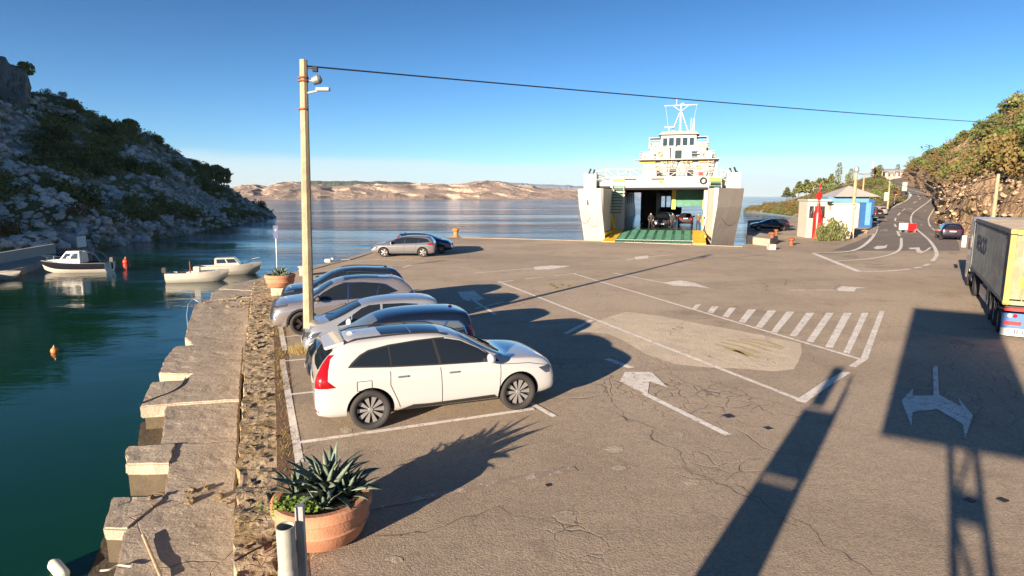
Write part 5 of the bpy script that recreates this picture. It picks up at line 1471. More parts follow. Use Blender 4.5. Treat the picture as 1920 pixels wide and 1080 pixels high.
    for y in (.22, -Wc - .22):
        mb = MB(); mb.box((15.05, y, 2.35), (.14, .2, .62)); mb.tube((15.1, y * .5, 2.7), (15.05, y, 2.6), .02); mb.build('mirror', CW if y > 0 else M_PLAST, cab, bevel=.02)
    mb = MB(); mb.box((11.8, -Wc / 2, .9), (4.2, 1.0, .3)); mb.tube((12.4, -.35, .62), (13.6, -.35, .62), .3, n=14); mb.build('tractor_chassis', TF, t)
def rustmat(name, a, b):
    if name in MATS: return MATS[name]
    g = NG(name)
    c = g.mix(g.mapr(g.noise(1.1, 5, .7), .38, .62), a, b)
    st = g.noise(2.2, 6, .8, g.scale((1, 1, .25)))
    c = g.mix(g.math('MULTIPLY', g.mapr(st, .56, .66), .75), c, (.20, .085, .03))
    return g.out(c, .6, g.bump(g.noise(9, 4), .004), .4)
truck()

# ------------------------------------------------------------------ people on the ramp
def person(loc, rz, label, top, legs, stance, arms, group=None):
    sk_, hair = (.42, .24, .16), (.03, .02, .015)
    t = MB()
    J = {'pel': (0, 0, .96), 'wa': (0, .01, 1.12), 'ch': (0, .0, 1.36), 'nk': (0, .01, 1.50), 'hd': (0, .03, 1.60), 'tp': (0, .02, 1.72)}
    s = stance
    J.update(hl=(.10, 0, .90), kl=(.12 + s * .3, .04 + s * .2, .50), al=(.13 + s * .6, -.02, .09), tl=(.14 + s * .6, .14, .05), hr=(-.10, 0, .90), kr=(-.12 - s * .2, .02, .50), ar=(-.13 - s * .5, -.04 - s, .09), tr=(-.14 - s * .5, .12 - s, .05))
    a = arms
    J.update(sl=(.19, 0, 1.41), el=(.25 + a * .1, .02, 1.13), wl=(.23 - a * .1, .10 + a, .92 + a), fl=(.22 - a * .12, .13 + a * 1.2, .84 + a), sr=(-.19, 0, 1.41), er=(-.25 - a * .1, 0, 1.13), wr=(-.24, .08, .90), fr=(-.23, .10, .82))
    Rr = dict(pel=.15, wa=.135, ch=.165, nk=.062, hd=.095, tp=.075, hl=.10, kl=.068, al=.048, tl=.04, hr=.10, kr=.068, ar=.048, tr=.04, sl=.075, el=.052, wl=.038, fl=.03, sr=.075, er=.052, wr=.038, fr=.03)
    E_ = [('pel', 'wa'), ('wa', 'ch'), ('ch', 'nk'), ('nk', 'hd'), ('hd', 'tp'), ('pel', 'hl'), ('hl', 'kl'), ('kl', 'al'), ('al', 'tl'), ('pel', 'hr'), ('hr', 'kr'), ('kr', 'ar'), ('ar', 'tr'), ('ch', 'sl'), ('sl', 'el'), ('el', 'wl'), ('wl', 'fl'), ('ch', 'sr'), ('sr', 'er'), ('er', 'wr'), ('wr', 'fr')]
    ks = list(J); me = bpy.data.meshes.new('person')
    me.from_pydata([J[k_] for k_ in ks], [(ks.index(p), ks.index(q)) for p, q in E_], [])
    o = bpy.data.objects.new('tmp', me); COL.objects.link(o)
    o.modifiers.new('s', 'SKIN')
    for k_, v in zip(ks, me.skin_vertices[0].data): v.radius = (Rr[k_], Rr[k_] * (.75 if k_ in ('ch', 'wa', 'pel') else 1)); v.use_root = k_ == 'pel'
    sb = o.modifiers.new('u', 'SUBSURF'); sb.levels = sb.render_levels = 2
    m2 = bpy.data.meshes.new_from_object(o.evaluated_get(bpy.context.evaluated_depsgraph_get())); bpy.data.objects.remove(o)
    for c, nm_ in ((top, 'jacket'), (legs, 'trousers'), (sk_, 'skin'), (hair, 'hair'), ((.02, .018, .016), 'shoes')): m2.materials.append(mat('cloth_%s_%d' % (nm_, int(c[0] * 1000)), c, .8))
    m2.name = 'person'
    for f in m2.polygons:
        c = f.center
        f.use_smooth = True
        f.material_index = 3 if c.z > 1.66 or (c.z > 1.56 and c.y < .0) else 2 if c.z > 1.50 or (abs(c.x) > .16 and c.z < .94 + a and c.z > .75 and c.y > .05) else 0 if c.z > .97 or abs(c.x) > .2 and c.z > .85 else 1 if c.z > .11 else 4
    p = link('person', m2); p.location = loc; p.rotation_euler = (0, 0, rz)
    return tag(p, label, 'person', group)
# ------------------------------------------------------------------ the ferry
FO = P(1224, 455.5); FA = R(-16.3)
FM = Matrix.Translation(FO) @ Matrix.Rotation(FA, 4, 'Z')
ferry = thing('ferry', 'white car ferry moored with its bow ramp down on the quay', 'ferry', FO, FA)
def fb(name, boxes, m, parent=ferry, bevel=0):
    mb = MB()
    for c, d in boxes: mb.box(c, d)
    return mb.build(name, m, parent, bevel=bevel)
# ramp: hinged at y=8, tip on the quay; green plates between yellow edges
ramp = struct(bpy.data.objects.new('ramp', None)); del ramp['kind']; COL.objects.link(ramp); ramp.parent = ferry
for i_ in range(0): pass
rz_ = lambda y: .05 + (y / 8.0) * .72
def rq(x0, x1, y0, y1, dz=0.0, xs_=(1, 1)):
    return [(x0 * xs_[0], y0, rz_(y0) + dz), (x1 * xs_[0], y0, rz_(y0) + dz), (x1 * xs_[1], y1, rz_(y1) + dz), (x0 * xs_[1], y1, rz_(y1) + dz)]
def slabq(q, t=.1):
    mb = MB(); lo = [(x, y, z - t) for x, y, z in q]
    mb.add(q + lo, [[0, 1, 2, 3], [7, 6, 5, 4], [0, 4, 5, 1], [1, 5, 6, 2], [2, 6, 7, 3], [3, 7, 4, 0]]); return mb
for r_, (y0, y1) in enumerate(((.0, 1.15), (1.25, 7.9))):
    nx_ = 8
    for i in range(nx_):
        x0 = -3.45 + i * 6.9 / nx_; x1 = x0 + 6.9 / nx_ - .06
        o = slabq(rq(x0, x1, y0, y1)).build('ramp_plate', M_GREEN, ramp)
        if r_ == 1:
            for j in range(9):
                mb = MB(); y = y0 + .5 + j * .7; mb.box(((x0 + x1) / 2, y, rz_(y) + .012), (x1 - x0 - .25, .05, .03)); mb.build('grip_bar', M_GREEN, o)
for s in (-1, 1):
    slabq(rq(*sorted((s * 3.47, s * 4.62)), 0.0, 7.9, .01)).build('ramp_edge', M_YELP, ramp)
    fb('ramp_kerb', [((s * 4.55, 4.2, .62), (.14, 6.8, .22))], M_YELP, ramp)
slabq(rq(-3.5, 3.5, 1.16, 1.24, .02)).build('ramp_hinge', mat('pale_hinge', (.5, .55, .5), .6), ramp)
# car deck
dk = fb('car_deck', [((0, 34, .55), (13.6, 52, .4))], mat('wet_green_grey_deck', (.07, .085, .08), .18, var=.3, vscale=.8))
for i in range(7): fb('lane_stripe', [((-2.6 + (i % 2) * 3.4, 11 + i * 6, .765), (.12, 4, .012))], M_WHITE, dk)
# bow wings (hull) with flare, running back into the sides
def hullwing(s):
    c_1, c_2 = (4.75, 4.95) if s < 0 else (5.15, 5.5)
    plan = [(4.75, 7.6), (4.75, 4.2), (c_1, 1.1), (c_2, .85), (8.0, 5.8), (8.15, 14), (8.15, 60), (6.9, 60), (6.9, 14), (6.7, 9.2)]
    mb = MB(); nz = 5; Zs = [-1.9, -.4, 1.2, 3.2, 4.95]; Fl = [.90, .925, .95, .985, 1.0]
    vs = []
    for z, f in zip(Zs, Fl):
        for x, y in plan:
            out = x > 7 or y < 1.2
            xx = x if x < 5.3 and y > 1 else (x * f if x < 7 else 8.15 - (8.15 - x) - 8.15 * (1 - f) * .9)
            yy = y + (1 - f) * 16 * (1 if y < 10 else 0)
            vs.append((s * xx, yy if y < 60 else y, z))
    n = len(plan)
    fs = [[k_ * n + i, k_ * n + (i + 1) % n, (k_ + 1) * n + (i + 1) % n, (k_ + 1) * n + i] for k_ in range(nz - 1) for i in range(n)] + [[(nz - 1) * n + i for i in range(n)]]
    mb.add(vs, fs)
    return mb.build('hull', HULLM, ferry)
def hullm():
    g = NG('white_hull_paint')
    c = g.mix(g.mapr(g.noise(.5, 5, .7), .35, .65), (.62, .57, .47), (.56, .51, .42))
    st = g.noise(1.4, 6, .8, g.scale((1, 1, .18)))
    c = g.mix(g.math('MULTIPLY', g.mapr(st, .58, .70), .55), c, (.35, .22, .12))
    return g.out(c, .5, g.bump(g.noise(.7, 3), .03), .4)
HULLM = hullm()
for s in (-1, 1):
    h = hullwing(s)
    a_, b_ = Vector((s * 7.55, 4.6, 2.9)), Vector((s * 5.6, 1.2, 2.3)); sw = []
    for i in range(17):
        q_ = a_.lerp(b_, i / 16); q_.z -= 4 * (i / 16) * (1 - i / 16) * 1.0; sw.append(q_ + Vector((s * .25, -.45, 0)))
    mb = MB(); mb.path(sw, .028, 6); mb.build('mooring_rope', mat('dark_rope', (.10, .09, .08), .9), h)
    fb('rubbing_strake', [((s * 8.2, 36, 2.0), (.12, 46, .18)), ((s * 8.2, 36, 3.5), (.10, 46, .12))], M_WHITE, h)
    fb('fairlead', [((s * 6.6, 3.9, 3.6), (.18, .3, .5))], M_BLACK, h)
    # mooring deck cabins on the bow wings
    cb_ = fb('bow_cabin', [((s * 7.2, 9.4, 5.75), (1.3, 1.6, 1.6))], M_WHITE, ferry)
    for z in (5.4, 5.75, 6.1): fb('louvre', [((s * 7.2, 8.57, z), (.9, .05, .14))], M_STEEL, cb_)
    mb = MB(); mb.tube((s * 7.0, 9.2, 6.55), (s * 6.8, 9.0, 7.2), .09); mb.tube((s * 7.5, 9.2, 6.55), (s * 7.2, 9.0, 7.3), .09); mb.build('floodlight', M_BLACK, cb_)
    # stair towers either side of the opening
    SX = 4.15 if s < 0 else 5.45
    sg_ = bpy.data.objects.new('stair', None); COL.objects.link(sg_); sg_.parent = ferry
    y0 = 6.6
    for k_ in range(11):
        fb('stair_tread', [((s * SX, y0 + .2 * k_, 2.55 + k_ * .30), (1.15, .24, .10))], M_GREEN, sg_)
    fb('stair_head', [((s * SX, y0 + 2.0, 5.85), (1.2, .7, .34))], M_YELP, sg_)
    for x in (SX - .63, SX + .57):
        mb = MB(); mb.add([(s * x, y0 - .15, 2.3), (s * x, y0 - .15, 2.75), (s * x, y0 + 2.3, 6.3), (s * x, y0 + 2.3, 5.7), (s * (x + .06), y0 - .15, 2.3), (s * (x + .06), y0 - .15, 2.75), (s * (x + .06), y0 + 2.3, 6.3), (s * (x + .06), y0 + 2.3, 5.7)], [[0, 1, 2, 3], [4, 7, 6, 5], [0, 4, 5, 1], [1, 5, 6, 2], [2, 6, 7, 3], [3, 7, 4, 0]]); mb.build('stair_string', M_WHITE, sg_)
    fb('portal_column', [((s * (4.15 if s < 0 else 4.62), 9.1, 3.0), (1.25 if s < 0 else .35, .8, 4.6))], M_WHITE, ferry)
    mb = MB(); mb.tube((s * 4.4, 7.4, .8), (s * 5.2, 8.2, 4.2), .10); mb.build('ramp_strut', M_YELP if s < 0 else M_STEEL, ferry)
    fb('yellow_post', [((s * 4.42, 8.15, 1.4), (.14, .14, 1.7))], M_YELP, ferry)
# portal beam and first deck
beam = fb('portal_beam', [((0, 8.9, 5.62), (10.0, 1.0, 1.05))], M_WHITE)
fb('portal_lip', [((0, 8.45, 5.0), (9.4, .3, .22))], M_BLACK)
for x, m_ in ((-.9, M_STEEL), (.15, M_YELP)):
    mb = MB(); mb.lathe([(0, 0), (.16, .0), (.2, .06)], 12, Matrix.Translation((x, 8.33, 5.7)) @ Matrix.Rotation(math.pi / 2, 4, 'X')); mb.build('emblem', m_, beam)
mb = MB(); mb.lathe([(.2, 0), (.36, 0), (.36, .1), (.2, .1), (.2, 0)], 20, Matrix.Translation((4.3, 8.35, 5.75)) @ Matrix.Rotation(math.pi / 2, 4, 'X'), close=False); mb.build('life_ring', M_BLACK, beam)
for x in (-3.0, -.2): fb('beam_vent', [((x, 8.38, 5.98), (1.3, .05, .16))], M_BLACK, beam)
fb('upper_deck', [((0, 34.4, 5.55), (15.6, 50, .5))], M_WHITE)
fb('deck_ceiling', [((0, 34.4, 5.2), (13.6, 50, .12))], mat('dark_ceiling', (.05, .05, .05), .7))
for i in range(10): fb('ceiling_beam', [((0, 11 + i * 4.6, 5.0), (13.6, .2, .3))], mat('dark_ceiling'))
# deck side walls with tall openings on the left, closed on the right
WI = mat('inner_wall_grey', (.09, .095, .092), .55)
for s in (-1, 1):
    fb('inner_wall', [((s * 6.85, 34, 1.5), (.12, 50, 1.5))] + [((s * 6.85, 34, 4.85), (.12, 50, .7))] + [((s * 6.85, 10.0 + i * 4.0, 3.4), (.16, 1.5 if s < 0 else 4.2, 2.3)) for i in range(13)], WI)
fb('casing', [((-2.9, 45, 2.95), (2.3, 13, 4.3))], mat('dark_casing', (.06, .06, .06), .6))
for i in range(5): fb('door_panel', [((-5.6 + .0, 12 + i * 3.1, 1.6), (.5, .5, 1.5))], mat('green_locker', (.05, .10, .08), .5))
fb('hoist_panel', [((3.05, 13.0, 4.0), (2.9, .12, 1.75))], M_GREEN)
fb('hoist_post', [((1.4, 12.9, 3.9), (.42, .2, 2.2))], M_YELP)
fb('hoist_post', [((4.55, 12.9, 3.9), (.2, .2, 2.2))], M_YELP)
fb('stern_barrier', [((-.9, 56, 1.6), (5.5, .2, 1.4))], mat('stern_blue_grey', (.08, .14, .28), .6))
fb('stern_gantry', [((-.9, 57, 4.6), (7, .3, .8))] + [((x, 57, 3), (.25, .25, 3)) for x in (-2.8, -1.9, -1, 0, .9)], M_WHITE)
# railings
def rail(name, pts, h=1.05, post=1.6, parent=ferry, m=M_WHITE, r=.035, bars=(.35, .7, 1.0)):
    mb = MB()
    for b in bars: mb.path([Vector(p) + Vector((0, 0, h * b)) for p in pts], r, 5)
    for a, b in zip(pts, pts[1:]):
        a, b = Vector(a), Vector(b); n_ = max(1, round((b - a).length / post))
        for i in range(n_ + 1): mb.tube(a.lerp(b, i / n_), a.lerp(b, i / n_) + Vector((0, 0, h)), r)
    return mb.build(name, m, parent)
rail('railing', [(-7.6, 9.8, 5.8), (-7.6, 14, 5.8), (-7.6, 40, 5.8)]); rail('railing', [(7.6, 9.8, 5.8), (7.6, 14, 5.8), (7.6, 40, 5.8)])
# trussed gangway across the bow
mb = MB(); zt0, zt1 = 6.25, 7.25
xs_ = [-6.6, -5.6, -4.3, -3, -1.7, -.4, .9, 2.2, 3.5, 4.8, 6.0, 6.8]
for z_ in (zt0, zt1):
    for y_ in (8.7, 9.6):
        mb.path([(-6.8, y_, zt0 - .2 if z_ == zt0 else zt0 + .1)] + [(x, y_, z_ + (.0 if -5.9 < x < 5.9 else -.35)) for x in xs_] + [(7.0, y_, zt0 - .2)], .055, 5)
for i, x in enumerate(xs_[1:-1]):
    for y_ in (8.7, 9.6):
        mb.tube((x, y_, zt0), (x, y_, zt1), .04)
        x2 = xs_[i + 2]; a, b = (zt0, zt1) if i % 2 else (zt1, zt0)
        mb.tube((x, y_, a), (x2, y_, b if abs(x2) < 5.9 else b - .3), .035)
mb.build('bow_gangway', M_WHITE, ferry)
OX = 1.45
# deckhouses
def deckhouse(name, x0, x1, y0, y1, z0, z1, wins, wm=M_PANE, parent=ferry, over=.15):
    d = fb(name, [(((x0 + x1) / 2, (y0 + y1) / 2, (z0 + z1) / 2), (x1 - x0, y1 - y0, z1 - z0))], M_WHITE, parent, bevel=.06)
    fb('deck_edge', [(((x0 + x1) / 2, (y0 + y1) / 2, z1 + .05), (x1 - x0 + over * 2, y1 - y0 + over * 2, .12))], M_WHITE, d)
    for (x, z, w_, h_) in wins:
        fb('window', [((x, y0 - .012, z), (w_, .05, h_))], wm, d)
        mb = MB(); mb.box((x, y0 - .02, z + h_ / 2 + .04), (w_ + .16, .08, .07)); mb.box((x, y0 - .02, z - h_ / 2 - .04), (w_ + .16, .08, .07))
        for q in (-1, 1): mb.box((x + q * (w_ / 2 + .04), y0 - .02, z), (.07, .08, h_ + .14))
        mb.build('window_frame', M_WHITE, d)
    return d
d1 = deckhouse('deckhouse', -3.0 + OX - .5, 6.2 + OX - 1.8, 14.5, 34, 5.8, 8.55, [(OX - .35, 6.9, .8, 1.4), (OX + 1.6, 6.8, .6, 1.0), (OX - 1.8, 6.8, .6, 1.0)])
d2 = deckhouse('deckhouse', OX - 3.1, OX + 3.2, 17.5, 30, 8.6, 10.35, [(OX + .15, 9.45, .75, 1.2), (OX + 2.0, 9.5, .75, .9)])
wh = deckhouse('wheelhouse', OX - 1.95, OX + 2.1, 19.2, 25, 10.4, 12.25, [(OX - 1.45, 11.35, .5, 1.0), (OX - .72, 11.35, .55, 1.05), (OX + .05, 11.35, .55, 1.05), (OX + .82, 11.35, .55, 1.05), (OX + 1.58, 11.35, .5, 1.0)], over=.02)
mb = MB(); mb.add([(OX - 2.25, 18.8, 12.3), (OX + 2.4, 18.8, 12.3), (OX + 2.4, 25.4, 12.3), (OX - 2.25, 25.4, 12.3), (OX - 1.8, 19.3, 12.75), (OX + 1.95, 19.3, 12.75), (OX + 1.95, 25, 12.75), (OX - 1.8, 25, 12.75)], [[3, 2, 1, 0], [4, 5, 6, 7], [0, 1, 5, 4], [1, 2, 6, 5], [2, 3, 7, 6], [3, 0, 4, 7]]); mb.build('wheelhouse_roof', M_WHITE, wh)
for s in (-1, 1):
    x = OX + s * 2.75
    fb('bridge_wing', [((x, 20.6, 10.75), (1.3, 2.4, .12)), ((x, 20.6, 12.0), (1.3, 2.0, .08)), ((x + s * .55, 19.6, 11.3), (.08, .08, 1.4)), ((x + s * .55, 21.5, 11.3), (.08, .08, 1.4)), ((x, 19.5, 11.0), (1.2, .06, .6))], M_WHITE)
rail('railing', [(OX - 4.2, 34, 8.65), (OX - 4.0, 14.8, 8.65), (OX - 1.0, 14.8, 8.65)]); rail('railing', [(OX + 1.4, 14.8, 8.65), (OX + 4.1, 14.8, 8.65), (OX + 4.1, 34, 8.65)])
rail('railing', [(OX - 3.1, 30, 10.4), (OX - 3.1, 17.8, 10.4), (OX - 1.9, 17.8, 10.4)]); rail('railing', [(OX + 1.9, 17.8, 10.4), (OX + 3.5, 17.8, 10.4), (OX + 3.5, 30, 10.4)])
for x_, y_, z_ in ((OX - 2.0, 14.42, 7.6), (OX + 2.4, 14.42, 7.6), (OX - 1.9, 17.42, 9.6), (OX + 2.6, 17.42, 9.5)):
    mb = MB(); mb.lathe([(.18, 0), (.32, 0), (.32, .1), (.18, .1), (.18, 0)], 16, Matrix.Translation((x_, y_, z_)) @ Matrix.Rotation(math.pi / 2, 4, 'X'), close=False); mb.build('life_ring', mat('orange_ring', (.7, .16, .03), .5), ferry)
for s_ in (-1, 1):
    fb('side_house', [((OX + s_ * 3.35, 20, 9.2), (1.0, 5, 1.2))], M_WHITE, d1, bevel=.04)
    fb('vent_pipe', [((OX + s_ * 2.4, 15.4, 9.0), (.3, .3, .9)), ((OX + s_ * 2.4, 15.2, 9.45), (.4, .5, .3))], M_WHITE, d1, bevel=.03)
fb('door', [((OX + 3.3, 14.45, 7.0), (.75, .06, 1.8))], mat('door_grey', (.3, .3, .28), .5), d1)
fb('deck_edge', [((OX, 14.0, 8.62), (9.0, 1.2, .1))], M_WHITE, d1)
fb('locker', [((OX + 3.2, 18.4, 9.0), (.9, .6, .7))], M_BLACK)
for x, w_ in ((OX - 3.1, 1.8), (OX - .95, 1.5), (OX + 1.1, 1.3), (OX + 3.2, 1.7)):
    r_ = fb('liferaft_rack', [((x, 14.35, 8.42), (w_, .35, .34))], M_YELP, d1, bevel=.05)
    text('lettering', 'SAFETY', .22, M_BLACK, Matrix.Translation((x, 14.16, 8.43)) @ Matrix.Rotation(math.pi / 2, 4, 'X'), r_, .003, sx_=w_ / 1.1)
fb('red_box', [((OX + 2.6, 8.6, 6.55), (.45, .25, .4))], M_RED, ferry)
# sloping ladders and stays in front of the deckhouse
for x0, x1 in ((OX - 2.6, OX - .3), (OX + .4, OX + .7), (OX + 1.6, OX + 3.6), (OX - 1.3, OX - 1.5)):
    mb = MB()
    for q in (0, .5):
        mb.tube((x0 + q, 10.4, 5.8) if x0 > x1 - 2.2 and x1 - x0 > 1 else (x0 + q, 10.4, 5.8), (x1 + q, 14.2, 8.6), .05)
    for i in range(9):
        t = i / 9; mb.box((lerp(x0, x1, t) + .25, lerp(10.4, 14.2, t), lerp(5.8, 8.6, t)), (.5, .18, .05))
    mb.build('ladder', M_WHITE, ferry)
mb = MB()
for i in range(4): mb.path([(OX - 3.5, 12 + i * .4, 6.9 + i * .3), (OX + 3.4, 12 + i * .4, 6.9 + i * .3)], .04, 5)
mb.build('handrail', M_WHITE, ferry)
# foremast on the wheelhouse front, main mast
mb = MB(); mb.tube((OX - 1.0, 16.8, 8.6), (OX - 1.0, 16.8, 11.6), .07); mb.build('jackstaff', M_WHITE, ferry)
mast = bpy.data.objects.new('mast', None); COL.objects.link(mast); mast.parent = ferry
mb = MB(); mx0, my0 = OX + .15, 22.5
mb.tube((mx0, my0, 12.7), (mx0, my0, 16.2), .13, .07, 8)
for s in (-1, 1):
    mb.tube((mx0 + s * 1.05, my0 - .4, 12.7), (mx0 + s * .12, my0, 15.2), .07); mb.tube((mx0 + s * .9, my0, 15.95), (mx0 + s * .12, my0, 15.4), .05)
for i in range(9): mb.box((mx0, my0 - .12, 13.1 + i * .3), (.42 - i * .03, .05, .05))
mb.build('mast_tower', M_WHITE, mast)
mb = MB(); mb.tube((mx0 - 2.0, my0, 16.0), (mx0 + 1.9, my0, 16.0), .06); mb.tube((mx0 - .55, my0, 16.0), (mx0 - .55, my0, 16.7), .04); mb.tube((mx0 + .25, my0, 16.0), (mx0 + .25, my0, 16.25), .12); mb.build('yard', M_WHITE, mast)
mb = MB()
for s, z in ((-1, 14.2), (1.0, 13.9)): mb.tube((mx0 + s * 1.85, my0, 16.0), (mx0 + s * 1.3, my0, 12.8), .018)
for x in (1.25, 1.5, 1.65): mb.tube((mx0 + x, my0, 12.7), (mx0 + x, my0, 14.9 - x * .3), .035)
mb.build('aerial', M_WHITE, mast)
mb = MB(); mb.tube((mx0 - 1.3, my0 - 1, 12.7), (mx0 - 1.3, my0 - 1, 13.3), .12, .09); mb.box((mx0 - 1.3, my0 - 1, 13.45), (1.1, .18, .14)); mb.tube((mx0 - .75, my0 - 1, 12.9), (mx0 - .75, my0 - 1.25, 12.9), .2); mb.tube((mx0 + .95, my0 - 1, 12.7), (mx0 + .95, my0 - 1, 13.1), .2, .08); mb.build('radar', M_WHITE, mast)

for o_ in mast.children:
    for v in o_.data.vertices: v.co.z += max(0, v.co.z - 12.7) * .22
for o_ in list(ferry.children_recursive):
    if o_.type == 'MESH' and min(v.co.z for v in o_.data.vertices) > 5.75:
        for v in o_.data.vertices: v.co.z = 5.8 + (v.co.z - 5.8) * .86
FZ = .77
def fw(x, y, z=FZ): return FM @ Vector((x, y, z))
for (x, y, hd_, c, lab, S0) in ((.25, 13.5, -90 - 16, (.006, .006, .007), 'black car at the head of the queue on the ferry deck', SUV), (2.7, 19.5, 90 - 16, (.035, .012, .012), 'dark red car with pale number plate on the ferry deck', WAG), (.5, 22.5, 90 - 16, (.02, .02, .022), 'dark car behind the black one on the ferry deck', WAG)):
    T_ = dict(S0); T_.update(paint=paintmat('ferry_%d' % int(x * 10), c, .3, .25)); T_.pop('roofglass', None)
    make_car(T_, 'car_on_ferry', lab, fw(x, y), R(hd_))
person(fw(-.75, 8.7, .78), FA + math.pi, 'person in dark clothes standing left of the black car on the ferry', (.02, .02, .025), (.015, .015, .02), .06, .12)
person(fw(1.45, 8.5, .78), FA + math.pi + .3, 'person in dark clothes standing right of the black car on the ferry', (.03, .03, .035), (.012, .012, .016), .08, .02)
person(fw(4.0, 8.2, .78), FA + math.pi - .3, 'person in a brown top at the right edge of the ferry ramp', (.11, .065, .04), (.015, .015, .02), .02, .2)
# ================================================================== STREET FURNITURE, BOATS, PLANTS
def MT(*a): return Matrix.Translation(a)
RX = Matrix.Rotation(math.pi / 2, 4, 'X')
# ---- the tall pole in the car park and its cable
pb = P(580, 660); pt = W(569, 112, pb.y)
pole = thing('utility_pole', 'tall weathered concrete pole standing between parked cars at the wall', 'pole', pb)
top = pt - pb
mb = MB(); mb.tube((0, 0, -.1), (top.x, 0, top.z), .148, .095, 8); mb.build('shaft', M_POLE, pole)
at_ = lambda py: W(569, py, pb.y) - pb
a = at_(150); mb = MB(); q = at_(172)
mb.tube((a.x, 0, a.z), (a.x + .25, 0, a.z - .03), .02)
mb.lathe([(0, -.12), (.10, -.10), (.12, .06), (.08, .12), (0, .13)], 16, MT(a.x + .34, -.02, a.z + .0) @ Matrix.Rotation(R(70), 4, 'Y')); mb.build('floodlight', M_FIT, pole)
mb = MB(); mb.tube((q.x, 0, q.z - .05), (q.x + .40, -.05, q.z + .02), .03); mb.box((q.x + .52, -.06, q.z + .05), (.34, .14, .08), 0); mb.build('street_light', M_FIT, pole, bevel=.01)
mb = MB(); c_ = at_(130); mb.box((c_.x + .30, 0, c_.z), (.12, .1, .12)); mb.tube((c_.x, 0, c_.z + .05), (c_.x + .3, 0, c_.z), .012); mb.build('cable_clamp', M_BLACK, pole)
mb = MB()
for py in (146, 152, 205): k_ = at_(py); mb.lathe([(.125, -.02), (.135, -.02), (.135, .02), (.125, .02), (.125, -.02)], 10, MT(k_.x, 0, k_.z), close=False)
mb.build('steel_band', M_RUST, pole)
A_ = W(575, 124, pb.y); B_ = W(1990, 237, 52); pts = []
for i in range(41):
    t = i / 40; p = A_.lerp(B_, t); p.z -= 4 * t * (1 - t) * .16; pts.append(p)
mb = MB(); mb.path(pts, .021, 5)
tag(mb.build('overhead_cable', M_CABLE), 'black overhead cable running from the tall pole to the wooded slope', 'cable')
# dry weeds at the pole foot
mb = MB()
for i in range(420):
    a = random.uniform(0, 6.28); r = abs(random.gauss(0, .22)) + .1; c = pb + Vector((math.cos(a) * r - .1, math.sin(a) * r * .7, 0)); h = random.uniform(.08, .28)
    mb.add([c + Vector((.008, 0, 0)), c - Vector((.008, 0, 0)), c + Vector((random.uniform(-.1, .1), random.uniform(-.1, .1), h))], [[0, 1, 2]])
stuff(tag(mb.build('dry_weeds', MATS['dry_grass']), 'tuft of dry yellow weeds around the foot of the tall pole', 'weeds'))

# ---- planters with agaves
def pot(label, loc, ped=0):
    t = thing('planter', label, 'planter', loc, 0, 'terracotta planters')
    z = ped
    mb = MB(); mb.lathe([(.40, z), (.50, z + .05), (.575, z + .22), (.59, z + .24), (.575, z + .26), (.60, z + .40), (.63, z + .42), (.63, z + .52), (.60, z + .545), (.52, z + .54), (.50, z + .44), (0, z + .44)], 44)
    mb.build('bowl', M_TERRA, t, smooth=True)
    mb = MB(); mb.lathe([(.505, z + .45), (.3, z + .475), (0, z + .485)], 24, close=False); mb.build('soil', M_SOIL, t, smooth=True)
    if ped:
        mb = MB(); mb.box((0, 0, ped / 2), (.62, .62, ped)); mb.build('pedestal', M_CONC3, t, bevel=.02)
    return t
def leaf_mesh(seed):
    rnd = random.Random(seed); mb = MB(); n = 9; L = 1.0; w = rnd.uniform(.10, .125); bend = rnd.uniform(-.1, .45); vs = []
    x = z = 0; a = 0
    for i in range(n + 1):
        t = i / n; ww = w * (1.0 - .35 * (1 - t) ** 2) * (1 - t ** 3.2) if t < 1 else .002
        ww = max(.003, ww * (1.15 - .3 * t)); th = .03 * (1 - t) + .003
        vs += [(x, -ww, z + ww * .42), (x, 0, z), (x, ww, z + ww * .42), (x, 0, z - th)]
        a = bend * t * t * 2; x += math.cos(a) * L / n; z -= math.sin(a) * L / n
    mb.add(vs, [[i * 4 + j, i * 4 + (j + 1) % 4, i * 4 + 4 + (j + 1) % 4, i * 4 + 4 + j] for i in range(n) for j in range(4)])
    me = mb.mesh('leaf'); me.materials.append(M_AGAVE); me.polygons.foreach_set('use_smooth', [True] * len(me.polygons)); return me
LEAVES = [leaf_mesh(s) for s in range(7)]
def agave(label, loc, rosettes, sz):
    t = thing('agave', label, 'plant', loc, 0, 'agaves in planters')
    for rx, ry, k_, n in rosettes:
        for i in range(n):
            f = i / (n - 1); az = i * 2.399 + rx * 3; el = R(lerp(84, 8, f ** 1.15)) + random.uniform(-.12, .12)
            o = link('leaf', LEAVES[i % 7], t); s = sz * k_ * lerp(.72, 1.0, min(1, f * 2)) * random.uniform(.8, 1.12)
            o.location = (rx + math.cos(az) * .04, ry + math.sin(az) * .04, .0)
            o.rotation_euler = (random.uniform(-.4, .4), -el, az); o.scale = (s, s * .95, s)
    return t
fp = P(610, 1048); un = Vector((fp.x, fp.y, 0)).normalized(); pc = fp + un * .55
pot('large terracotta planter in front at the end of the parking bays', pc).scale = (.96, .96, 1)
agave('large spiky agave in the front terracotta planter', pc + Vector((-.02, .12, .47)), ((.05, .05, 1, 34), (-.32, .0, .70, 22), (.32, -.02, .66, 20), (.10, -.32, .5, 14), (.0, .34, .6, 14)), .68)
mb = MB()
for i in range(650):
    c = pc + Vector((-.22 + random.gauss(0, .13), -.30 + random.gauss(0, .07), .48 + random.uniform(0, .11))); l = random.uniform(.012, .028)
    a = Vector((random.gauss(0, 1), random.gauss(0, 1), random.gauss(0, 1))).normalized(); b = a.orthogonal().normalized()
    mb.add([c + a * l, c + b * l, c - a * l, c - b * l], [[0, 1, 2, 3]])
